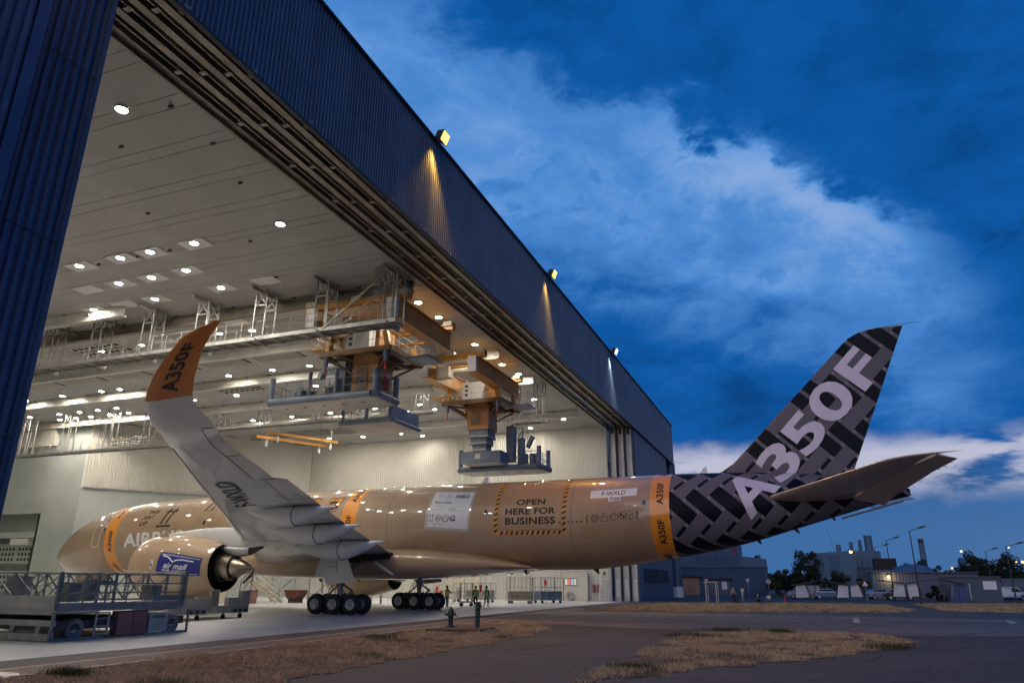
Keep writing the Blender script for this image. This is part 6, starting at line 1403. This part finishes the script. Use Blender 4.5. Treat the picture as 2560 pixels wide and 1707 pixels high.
# hydrant plinth with standpipe and post
M_GRN = mat('dark_green_paint', (0.012, 0.045, 0.035), 0.42, 0, 0.15, 4, dirt=0.2)
MB().prism([(48.75, -19.6), (51.0, -18.6), (50.9, -16.6), (48.6, -17.3)], -0.05, 0.13, 'XY').build('plinth', mat('mossy_concrete', (0.085, 0.06, 0.045), 0.9, 0, 0.2, 2, bump=0.4), None, label='low worn concrete plinth under the hydrant', cat='plinth')
hy = thing('fire_hydrant', 'dark green fire hydrant on the concrete plinth', 'fire hydrant', (49.05, -17.7, 0.13)); hx, hyy = 49.05, -17.7
MB().lathe([(0.13, 0.2), (0.19, 0.2), (0.21, 0.12), (0.5, 0.10), (0.55, 0.13), (0.62, 0.14), (0.80, 0.14), (0.88, 0.12), (0.95, 0.06), (1.0, 0.05), (1.02, 0.001)], (hx, hyy, 0), n=18, cap=True).build('body', M_GRN, hy, smooth=45)
for a in (0.25, PI + 0.25): MB().tube((hx, hyy, 0.72), (hx + 0.26 * math.cos(a), hyy + 0.26 * math.sin(a), 0.68), 0.075, n=12).build('outlet', M_GRN, hy, smooth=45)
MB().tube((hx + 0.25, hyy + 0.06, 0.68), (hx + 0.31, hyy + 0.075, 0.67), 0.095, n=12).build('outlet_cap', M_RIM, hy, smooth=45)
ps = thing('hydrant_post', 'tall dark green indicator post on the concrete plinth', 'post', (50.25, -17.35, 0.13))
MB().tube((50.25, -17.35, 0.13), (50.25, -17.35, 1.15), 0.095, 0.125, n=16).build('shaft', M_GRN, ps, smooth=45); MB().lathe([(1.13, 0.13), (1.15, 0.15), (1.22, 0.15), (1.24, 0.1), (1.24, 0.001)], (50.25, -17.35, 0), n=16).build('cap', M_GRN, ps, smooth=45); MB().box((50.4, -17.35, 1.05), (0.06, 0.1, 0.12)).build('lock', M_GRN, ps)
# ================================================================== background on the right
M_BLD1 = mat('blue_building_wall', (0.040, 0.092, 0.165), 0.6, 0, 0.10, 0.15, dirt=0.15); M_BLD2 = mat('pale_blue_building_wall', (0.075, 0.135, 0.205), 0.6, 0, 0.1, 0.2, dirt=0.15)
M_BLD3 = mat('teal_factory_wall', (0.060, 0.13, 0.19), 0.6, 0, 0.08, 0.1, dirt=0.1); M_BLD4 = mat('grey_shed_wall', (0.10, 0.12, 0.165), 0.6, 0, 0.1, 0.2, dirt=0.1)
b1 = thing('workshop_building', 'blue workshop building behind the hangar corner', 'building', (47, 105, 0))
corrugated(MB(), (36, 98.0), (58.3, 98.0), 0, 5.1, 0.5, 0.05, (0, -1)).build('front_wall', M_BLD1, b1); MB().box((47.1, 103, 2.5), (22.2, 9.9, 5.0)).build('wall', M_BLD1, b1); MB().box((47.1, 102.9, 5.15), (22.6, 10.4, 0.16)).build('roof', M_BLD2, b1)
MB().box((45.5, 116, 4.9), (14.6, 8, 9.9)).build('tower_wall', M_BLD2, b1); MB().prism([(52.8, 7.6), (57.7, 7.0), (57.7, 0), (52.8, 0)], 112.2, 119, 'XZ').build('side_wing', M_BLD2, b1)
for x in (44.2, 48.2, 52.2): MB().box((x, 111.85, 7.2), (0.4, 0.3, 4.6)).build('tower_pilaster', M_BLD1, b1)
for x in (46.2, 50.3): MB().box((x, 111.93, 6.6), (3.0, 0.12, 2.6)).build('louvre_panel', M_BLD1, b1)
for x0, x1, z1, m_ in ((42.9, 46.0, 3.3, mat('faded_orange_shutter', (0.36, 0.19, 0.13), 0.7, 0, 0.15, 0.5)), (47.6, 51.6, 2.9, M_BLD4)):
    s = MB().box(((x0 + x1) / 2, 97.88, z1 / 2), (x1 - x0, 0.1, z1)).build('roller_shutter', m_, b1); MB().box(((x0 + x1) / 2, 97.6, z1 + 0.1), (x1 - x0 + 1.2, 0.7, 0.14)).build('canopy', M_TRIM, s)
MB().box((50.6, 97.8, 1.8), (0.9, 0.06, 1.4)).build('notice_board', M_WHITE, b1)
b2 = thing('factory_building', 'large teal factory block with chimneys behind the trees', 'building', (77, 220, 0))
MB().prism([(66.5, 0), (88.2, 0), (88.2, 12.2), (79, 12.3), (66.5, 11.5)], 210, 232, 'XZ').build('wall', M_BLD3, b2)
for x in (69.6, 74.6): MB().box((x, 209.9, 8.6), (3.2, 0.3, 5.0)).build('loading_opening', M_BLD1, b2)
for x, z0, z1, r in ((76.4, 12, 14.3, 0.75), (80.2, 12, 15.1, 0.55), (82.8, 12, 15.7, 0.55), (85.3, 0, 17.0, 1.25)): MB().tube((x, 211.5, z0), (x, 211.5, z1), r, r * 0.95, n=14).build('chimney', M_BLD2, b2, smooth=50)
MB().tube((75.2, 211.5, 12), (73.6, 211.5, 19.5), 0.05, n=5).build('aerial', M_TRIM, b2)
pp = MB()
for k in range(9): pp.bar((81 + k * 0.8, 209.4, 0), (81 + k * 0.8, 209.4, 6 + (k * 37 % 5)), 0.18)
for z in (3, 5, 7): pp.bar((80.5, 209.3, z), (88.5, 209.3, z), 0.2)
pp.build('pipe_rack', M_TRIM, b2, kind='stuff')
b3 = thing('cooling_unit', 'black louvred cooling unit on the factory yard', 'cooling unit', (86, 180, 0)); MB().box((86.0, 180, 7.5), (5.6, 5, 3.0)).build('housing', M_BLACK, b3); MB().box((86.5, 180, 3), (7.5, 5, 6.0)).build('base', M_BLD4, b3)
b4 = thing('long_shed', 'long low grey shed with a lit lamp on its wall', 'shed', (84, 105, 0)); corrugated(MB(), (76.0, 99), (92.5, 99), 0, 4.2, 0.5, 0.05, (0, -1)).build('front_wall', M_BLD4, b4); MB().box((84.2, 104, 2.05), (16.4, 9.9, 4.1)).build('wall', M_BLD4, b4); MB().box((84.2, 103.8, 4.25), (16.9, 10.6, 0.14)).build('roof', M_BLD2, b4)
MB().lathe([(0, 3.6), (0.8, 3.0), (1.3, 1.8), (1.5, 0.001)], (83.6, 106, 4.3), n=24).build('roof_dome', M_BLD2, b4, smooth=True)
def glow_lamp(t, p, r, col, e, watt):
    MB().lathe([(-r, 0.001), (-r * 0.7, r * 0.7), (0, r), (r * 0.7, r * 0.7), (r, 0.001)], p, n=12).build('lens', mat('lamp_glow_%s_%d' % (''.join('%d' % (c * 9) for c in col), e), col, emit=e), t, smooth=True)
    if watt:
        L = bpy.data.lights.new('lamp_light', 'POINT'); L.energy = watt; L.color = col; L.shadow_soft_size = r; o = bpy.data.objects.new('light_source', L); COL.objects.link(o); o.parent = t
        o.matrix_parent_inverse = Matrix.LocRotScale(t.location, t.rotation_euler, None).inverted() if not t.get('_loc') else Matrix(); o.location = (p[0], p[1] - r - 0.15, p[2] - r)
sl = thing('wall_lamp', 'bright yellow wall lamp on the long grey shed', 'wall lamp', (78.7, 98.6, 3.5)); MB().box((78.7, 98.85, 3.75), (0.5, 0.3, 0.12)).build('hood', M_TRIM, sl); glow_lamp(sl, (78.7, 98.6, 3.5), 0.22, (1, 0.66, 0.28), 8, 160)
b5 = thing('modular_office', 'grey modular office with a shuttered window at the right', 'building', (87, 74, 0)); MB().box((86.5, 74.6, 1.6), (6.8, 5, 3.2)).build('wall', mat('modular_wall', (0.065, 0.095, 0.125), 0.6, 0, 0.06, 0.4), b5); MB().box((86.5, 74.5, 3.27), (7.1, 5.4, 0.14)).build('roof', M_BLD4, b5)
w = MB().box((88.6, 72.06, 2.1), (1.8, 0.06, 1.25)).build('window_frame', M_BLD4, b5); MB().box((88.6, 72.02, 2.15), (1.6, 0.04, 1.1)).build('shutter', M_WHITE, w); MB().box((84.9, 72.06, 1.2), (0.9, 0.05, 2.1)).build('door', M_BLD4, b5); MB().box((86.1, 72.06, 1.3), (0.08, 0.06, 2.2)).build('downpipe', M_WHITE, b5)
b6 = thing('grey_annex', 'pale grey annex building at the far right edge', 'building', (99, 95, 0)); MB().box((99, 97, 1.5), (9, 8, 3.0)).build('wall', M_BLD4, b6); MB().box((99, 97, 3.1), (9.4, 8.4, 0.2)).build('roof', M_BLD2, b6)
sk_ = thing('smoke_stack', 'tall thin smoke stack on the skyline', 'smoke stack', (118.5, 346, 0)); MB().tube((118.5, 346, 0), (118.5, 346, 22.6), 1.5, 1.15, n=16).build('shaft', M_BLD2, sk_, smooth=50); MB().tube((118.5, 346, 21), (118.5, 346, 22.8), 1.22, n=16).build('dark_band', mat('red_band', (0.07, 0.035, 0.04), 0.7), sk_, smooth=50)
for k, (x, z) in enumerate(((99.0, 8.1), (101.0, 8.6))):
    t = thing('silo_vent', ('left one of the twin rooftop silo vents', 'right one of the twin rooftop silo vents')[k], 'silo', (x, 147, 0), 0, 'twin silo vents'); MB().tube((x, 147, 0), (x, 147, z - 1.8), 0.62, n=12).build('shaft', M_BLD1, t, smooth=50); MB().lathe([(z - 1.9, 0.62), (z - 1.5, 0.92), (z - 0.4, 0.92), (z, 0.6), (z, 0.001)], (x, 147, 0), n=12).build('cowl', M_BLD1, t, smooth=50)
# shelters with white trapezoid boards and tilted roofs
def shelter(label, y, panels, roof, posts):
    t = thing('shelter', label, 'shelter', (panels[0][0][0], y, 0), 0, 'shelters with white boards along the car park')
    for P in panels: MB().prism([P[3], P[2], P[1], P[0]], y, y + 0.08, 'XZ').build('white_board', mat('shelter_board', (0.62, 0.62, 0.64), 0.6, 0, 0.08, 0.8), t)
    for a, b_ in zip(roof, roof[1:]): MB().prism([a, b_, (b_[0], b_[1] + 0.12), (a[0], a[1] + 0.12)], y - 0.5, y + 2.2, 'XZ').build('roof_panel', M_TRIM, t)
    for (xa, xb, h) in posts: MB().bar((xa, y + 0.2, 0), (xb, y + 0.2, h), 0.14, 0.14).build('post', M_TRIM, t)
shelter('shelter with one white board, leftmost in the row', 66, [[(63.4, 1.9), (64.6, 2.05), (65.0, 0.35), (63.3, 0.3)]], [(62.9, 1.9), (66.3, 2.5)], ((63.3, 63.4, 1.9), (65.4, 64.8, 2.2), (65.7, 66.1, 2.3)))
shelter('shelter with two white boards in the middle of the row', 66.5, [[(69.1, 2.1), (70.3, 2.0), (70.2, 0.4), (68.7, 0.4)], [(70.65, 2.1), (71.6, 2.2), (72.05, 0.5), (70.55, 0.5)]], [(67.2, 2.5), (70.5, 2.08), (73.2, 2.6)], ((68.6, 68.9, 2.2), (70.42, 70.45, 2.0), (72.3, 71.8, 2.2)))
shelter('shelter with two white boards and a zigzag roof at the right', 67, [[(76.2, 2.3), (77.4, 2.2), (77.4, 0.6), (75.9, 0.6)], [(77.8, 2.2), (78.9, 2.4), (79.2, 0.7), (77.8, 0.6)]], [(74.4, 2.65), (77.6, 2.25), (81.5, 2.85), (84.9, 2.25)], ((75.8, 76.0, 2.3), (77.6, 77.6, 2.2), (79.6, 79.1, 2.4), (82.0, 82.2, 2.5)))
bb = thing('storage_box', 'dark blue storage box under the end of the zigzag roof', 'storage box', (83.9, 68, 0)); MB().prism([(83.0, 0), (84.8, 0), (84.9, 2.15), (83.5, 2.35)], 67.3, 69, 'XZ').build('body', mat('deep_blue_panel', (0.02, 0.06, 0.20), 0.5), bb); MB().box((83.9, 67.27, 1.1), (0.04, 0.04, 1.9)).build('door_joint', M_BLACK, bb)
gp = thing('goal_frame', 'white tubular frame standing at the grass edge under the tail', 'frame', (53.9, 44.5, 0))
for x in (53.35, 54.55): MB().tube((x, 44.5, 0), (x, 44.5, 2.25), 0.06, n=8).build('post', M_CREAM, gp); MB().tube((x + 0.12, 45.6, 0), (x + 0.12, 45.6, 2.0), 0.04, n=8).build('back_post', M_CREAM, gp)
MB().tube((53.1, 44.5, 2.26), (54.8, 44.5, 2.28), 0.06, n=8).build('crossbar', M_CREAM, gp)
# street lamps
def street_lamp(label, x, y, h, arm, lit=0, hood=True):
    t = thing('street_lamp', label, 'street lamp', (x, y, 0), 0, 'street lamps round the car park', local=True)
    MB().tube((0, 0, 0), (0, 0, h), 0.10, 0.05, n=8).build('pole', M_TRIM, t, smooth=50); MB().tube((0, 0, h - 0.02), (arm, 0, h + 0.28), 0.04, n=6).build('arm', M_TRIM, t)
    s = 1 if arm > 0 else -1
    MB().loft([[(arm - 0.1 * s, -0.12, h + 0.22), (arm - 0.1 * s, 0.12, h + 0.22), (arm - 0.1 * s, 0.1, h + 0.34), (arm - 0.1 * s, -0.1, h + 0.34)], [(arm + 0.35 * s, -0.2, h + 0.26), (arm + 0.35 * s, 0.2, h + 0.26), (arm + 0.35 * s, 0.14, h + 0.52), (arm + 0.35 * s, -0.14, h + 0.52)], [(arm + 0.85 * s, -0.08, h + 0.45), (arm + 0.85 * s, 0.08, h + 0.45), (arm + 0.85 * s, 0.06, h + 0.52), (arm + 0.85 * s, -0.06, h + 0.52)]]).build('lamp_head', M_TRIM, t)
    if lit: glow_lamp(t, (arm + 0.4 * s, 0, h + 0.12), 0.26, (1.0, 0.55, 0.18), 5, lit)
    else: MB().poly([(arm, -0.12, h + 0.235), (arm + 0.6 * s, -0.1, h + 0.33), (arm + 0.6 * s, 0.1, h + 0.33), (arm, 0.12, h + 0.235)]).build('lens', M_WHITE, t)
street_lamp('tall unlit street lamp in the middle of the car park', 76.3, 44.5, 7.9, 0.9)
street_lamp('unlit street lamp left of the tallest one', 76.3, 69.7, 8.2, 1.0)
street_lamp('thin unlit street lamp before the factory chimneys', 77.2, 99.7, 8.6, 1.6)
street_lamp('unlit street lamp in front of the right-hand trees', 92.0, 87.6, 7.3, 1.0)
street_lamp('thin unlit street lamp at the far right', 88.2, 57.7, 6.7, 1.2)
street_lamp('lit street lamp before the teal factory block', 73.4, 90.0, 7.3, -0.35, 60)
street_lamp('lit street lamp above the twin silo vents', 105.6, 176.7, 10.6, -0.8, 60)
for k, (x, y, z) in enumerate(((122.4, 203.7, 8.5), (123.9, 203.4, 8.6), (109.5, 145.1, 5.0), (111.0, 175.5, 7.4), (100.5, 170, 6.3), (100.8, 172, 4.9), (86.5, 240, 6.9), (88.5, 240, 6.9), (95.0, 180, 5.2), (120.5, 200, 12.5))):
    lb_ = ('left of the bright pair of orange lamps at the right edge', 'right of the bright pair of orange lamps at the right edge', 'low orange lamp at the right edge by the annex', 'orange lamp shining in front of the dark right-hand tree', 'upper of two small lamps left of the silo vents', 'lower of two small lamps left of the silo vents', 'left one of the small pair of lamps on the factory wall', 'right one of the small pair of lamps on the factory wall', 'small orange lamp under the far treeline', 'high single orange lamp near the right edge')[k]
    t = thing('yard_lamp', lb_, 'yard lamp', (x, y, 0), 0, 'small lit yard lamps in the distance', local=True); MB().tube((0, 0.2, 0), (0, 0.2, z + 0.3), 0.06, n=6).build('pole', M_TRIM, t); glow_lamp(t, (0, -0.1, z), 0.34 if k < 2 else 0.2, (1.0, 0.50, 0.15), 5, 0)
# signs
def sign(label, x, y, h, poly, m_, rim, inner=None):
    t = thing('road_sign', label, 'road sign', (x, y, 0), 0, 'road signs', local=True); MB().tube((0, 0.05, 0), (0, 0.05, h + 0.3), 0.035, n=6).build('pole', M_GALV, t)
    MB().prism([(a, b_ + h) for a, b_ in poly], -0.02, 0.0, 'XZ').build('plate', rim, t); MB().prism([(a * 0.72, b_ * 0.72 + h) for a, b_ in poly], -0.03, -0.022, 'XZ').build('face', m_, t)
    if inner: MB().box((0, -0.036, h), (0.34, 0.01, 0.09)).build('bar', inner, t)
TRI = [(-0.45, 0.35), (0.45, 0.35), (0, -0.45)]; TRIU = [(-0.45, -0.3), (0.45, -0.3), (0, 0.48)]; OCT = [(0.38 * math.cos(a), 0.38 * math.sin(a)) for a in [PI / 8 + k * PI / 4 for k in range(8)]]
sign('give way sign in front of the blue workshop wall', 56.0, 80, 2.6, TRI, M_WHITE, M_RED); sign('give way sign near the orange shutter', 48.0, 92, 2.6, TRI, M_WHITE, M_RED); sign('round no entry sign at the corner of the workshop', 59.2, 80, 2.5, OCT, M_RED, M_WHITE, M_WHITE); sign('warning triangle sign before the middle shelter', 72.2, 62, 2.2, TRIU, M_WHITE, M_RED); sign('round no entry sign by the modular office', 90.4, 76, 2.3, OCT, M_RED, M_WHITE, M_WHITE)
fn = thing('mesh_fence', 'low dark mesh fence along the workshop yard', 'fence', (54, 84, 0))
for k in range(15): MB().tube((42 + k * 1.5, 84, 0), (42 + k * 1.5, 84, 1.15), 0.035, n=6).build('post', M_TRIM, fn)
for z in (0.2, 1.12): MB().bar((42, 84, z), (63, 84, z), 0.03, 0.05).build('rail', M_TRIM, fn)
wb = MB()
for k in range(84): wb.bar((42 + k * 0.25, 84, 0.2), (42 + k * 0.25, 84, 1.12), 0.015)
wb.build('mesh_wire', M_TRIM, fn, kind='stuff')
rp = thing('red_marker_post', 'short red marker post beside the sitting people', 'post', (62.2, 47, 0)); MB().tube((62.2, 47, 0), (62.2, 47, 0.75), 0.09, n=10).build('shaft', M_RED, rp); MB().lathe([(0.75, 0.11), (0.82, 0.11), (0.88, 0.03), (0.88, 0.001)], (62.2, 47, 0), n=10).build('cap', M_RED, rp)
# parked cars
def car(label, x, y, rz, m_, van=False, L=4.3):
    t = thing('parked_car', label, 'car' if not van else 'van', (x, y, 0), rz, 'vehicles in the car park', local=True); W = 0.88
    if van: prof = [(-L / 2, .4), (-L / 2, 1.75), (-L / 2 + .15, 1.95), (L / 2 - 1.5, 1.95), (L / 2 - .85, 1.2), (L / 2 - .1, 1.0), (L / 2, .75), (L / 2, .35)]
    else: prof = [(-L / 2, .38), (-L / 2 - .02, .85), (-L / 2 + .25, 1.0), (-L / 2 + .75, 1.42), (.1, 1.5), (.55, 1.42), (1.15, 1.0), (L / 2 - .15, .85), (L / 2, .65), (L / 2, .35)]
    rings = [[(px, s * W * (1 if pz < 1.05 else 0.86), pz) for px, pz in prof] for s in (-1, 1)]
    mid = [[(px, s * (W + .03) * (1 if pz < 1.05 else 0.86) * .96, pz) for px, pz in prof] for s in (-.5, .5)]
    MB().loft([rings[0], mid[0], mid[1], rings[1]]).build('body', m_, t)
    g = [(-L / 2 + .55, 1.05), (-L / 2 + .85, 1.38), (.1, 1.43), (.5, 1.37), (1.0, 1.05)] if not van else [(L / 2 - 2.3, 1.2), (L / 2 - 2.3, 1.78), (L / 2 - 1.6, 1.78), (L / 2 - 1.0, 1.2)]
    for s in (-1, 1): MB().prism(g, s * W * .925 - .03, s * W * .925 + .03, 'XZ').build('side_window', M_GLASS, t)
    for wx in (-L * .31, L * .31):
        for s in (-1, 1): wo = MB().lathe([(-.1, .2), (-.1, .32), (.1, .32), (.1, .2)], (wx, s * .8, .32), 'Y', 18).build('wheel', M_TYRE, t); MB().lathe([(s * .09, .2), (s * .1, .001)], (wx, s * .8, .32), 'Y', 14).build('rim', M_RIM, wo)
    for s in (-1, 1): MB().box((L / 2 - .02, s * .6, .78), (.08, .35, .14)).build('headlight', M_RIM, t); MB().box((-L / 2, s * .68, .85), (.06, .25, .18)).build('tail_light', M_RED, t)
C_WHT = mat('white_car_paint', (0.30, 0.34, 0.40), 0.3, 0, .03, coat=.8); C_BLU = mat('pale_blue_car_paint', (0.16, 0.22, 0.30), 0.3, .2, .03, coat=.8); C_BLK = mat('black_car_paint', (0.015, 0.016, 0.02), 0.3, 0, .03, coat=.8)
car('white van parked behind the leftmost shelter', 64.4, 76.5, 2.9, C_WHT, True, 4.6); car('pale blue car between the left and middle shelters', 67.8, 76, 0.1, C_BLU); car('white sports car before the long shed', 75.6, 80, 0.25, C_WHT, False, 4.4); car('black car beside the white sports car', 77.6, 76.5, 0.1, C_BLK)
car('white van at the right edge, nearer one', 94.6, 90, 0.05, C_WHT, True, 5.0); car('white van at the right edge, farther right', 99.5, 91, 0.05, C_WHT, True, 5.0); car('dark car in front of the vans at the right edge', 97.2, 84, 0.1, C_BLK)
# trees: trunk with limbs, crowns of many leaf faces in clumps
def leaf_mat(n, c): return mat(n, c, 0.7, 0, 0.35, 0.9)
LEAF = [leaf_mat('dark_foliage', (0.028, 0.042, 0.018)), leaf_mat('olive_foliage', (0.045, 0.060, 0.022)), leaf_mat('grey_green_foliage', (0.034, 0.048, 0.030))]
def tree(label, x, y, h, rw, base, seed, m_, nl=4200, ls=0.22, clumps=38, cat='tree', grp='trees beyond the car park', name='tree'):
    rnd = random.Random(seed); t = thing(name, label, cat, (x, y, 0), 0, grp, local=True); tr = MB(); ends = []
    tr.tube((0, 0, 0), (0.1, 0, h * 0.45), 0.05 * h * 0.5, 0.03 * h * 0.5, n=8)
    C = []
    for k in range(clumps):
        while True:
            q = Vector((rnd.uniform(-1, 1), rnd.uniform(-1, 1), rnd.uniform(-1, 1)))
            if q.length < 1: break
        zc = (base + h) / 2; c = Vector((q.x * rw * (1 - 0.35 * max(0, q.z)), q.y * rw * (1 - 0.35 * max(0, q.z)), zc + q.z * (h - base) / 2)); C.append((c, rnd.uniform(0.16, 0.34) * rw))
        if k % 4 == 0: tr.tube((0.1, 0, h * rnd.uniform(0.2, 0.45)), c, 0.02 * h * 0.4, 0.01 * h * 0.3, n=5)
    tr.build('trunk', mat('bark', (0.045, 0.034, 0.026), 0.9, 0, .2, 3), t)
    V, F = [], []
    for _ in range(nl):
        c, r = C[int(rnd.random() * len(C))]; d = Vector((rnd.gauss(0, 1), rnd.gauss(0, 1), rnd.gauss(0, 0.8))).normalized() * r * rnd.random()**0.35; p = c + d
        a = Vector((rnd.uniform(-1, 1), rnd.uniform(-1, 1), rnd.uniform(-0.6, 0.6))).normalized() * ls; b_ = a.cross(Vector((rnd.uniform(-1, 1), rnd.uniform(-1, 1), rnd.uniform(-1, 1)))).normalized() * ls * 0.5; i = len(V)
        V += [tuple(p - a), tuple(p + b_), tuple(p + a), tuple(p - b_)]; F.append((i, i + 1, i + 2, i + 3))
    me = bpy.data.meshes.new('crown'); me.from_pydata(V, [], F); me.materials.append(m_); put('crown', me, t, kind='stuff'); return t
tree('tall loose-crowned tree in front of the teal factory', 65.2, 90, 7.9, 3.3, 0.8, 1, LEAF[0], 5200, 0.2, 44); tree('smaller dark tree at the factory corner', 69.7, 85.5, 5.0, 2.0, 0.4, 2, LEAF[0], 3000, 0.18, 26)
tree('dense hedge tree beside the workshop building', 60.4, 92, 4.6, 1.9, 0.0, 3, LEAF[1], 3200, 0.18, 26); tree('dark hedge tree left of the tall loose-crowned tree', 62.6, 93, 4.2, 1.7, 0.0, 4, LEAF[1], 2600, 0.18, 22)
tree('big dark tree left of the right-hand pair', 95.8, 117, 7.8, 3.4, 0.6, 5, LEAF[0], 5200, 0.24, 40); tree('big dark tree right of the right-hand pair', 100.4, 117, 8.0, 3.6, 0.6, 6, LEAF[0], 5200, 0.24, 40); tree('bushy tree behind the annex at the right edge', 106, 122, 5.6, 3.4, 0.2, 7, LEAF[2], 3200, 0.26, 26)
tree('small bush under the zigzag shelter roof', 81.6, 69, 2.0, 1.3, 0.0, 8, LEAF[0], 2200, 0.12, 16, 'bush', 'bushes', 'bush'); tree('small tree growing on the workshop roof line', 56.0, 121, 8.3, 0.9, 6.9, 9, LEAF[2], 700, 0.15, 8)
tree('bush at the foot of the factory wall', 74.2, 95, 3.2, 1.5, 0.0, 17, LEAF[0], 1600, 0.16, 14, 'bush', 'bushes', 'bush')
rnd = random.Random(5)
for k in range(22):
    x = 86 + k * 3.6 + rnd.uniform(-1, 1); tree('rounded dark tree in the far treeline, %s from the left' % ORD[k], x, 300 + rnd.uniform(-15, 15), rnd.uniform(7.5, 11.8), rnd.uniform(2.6, 4.4), 0.0, 40 + k, LEAF[k % 3], 1100, 0.5, 20, grp='far treeline')
MB().prism([(60, 330), (300, 330), (500, 420), (500, 480), (40, 470)], -0.04, 2.2, 'XY').build('terrain', mat('far_ground', (0.03, 0.04, 0.03), 0.9), kind='structure')
for k in range(26):
    x = 20 + k * 9; tree('hazy far tree on the horizon, %s from the left' % ORD[k], x + rnd.uniform(-3, 3), 420 + rnd.uniform(-10, 20), rnd.uniform(8, 12.5), rnd.uniform(5, 7), 0.0, 90 + k, LEAF[2], 900, 0.9, 18, grp='trees on the horizon')
# ------------------------------------------------------------------ tidy helper tags
for o in bpy.data.objects:
    if '_loc' in o: del o['_loc']
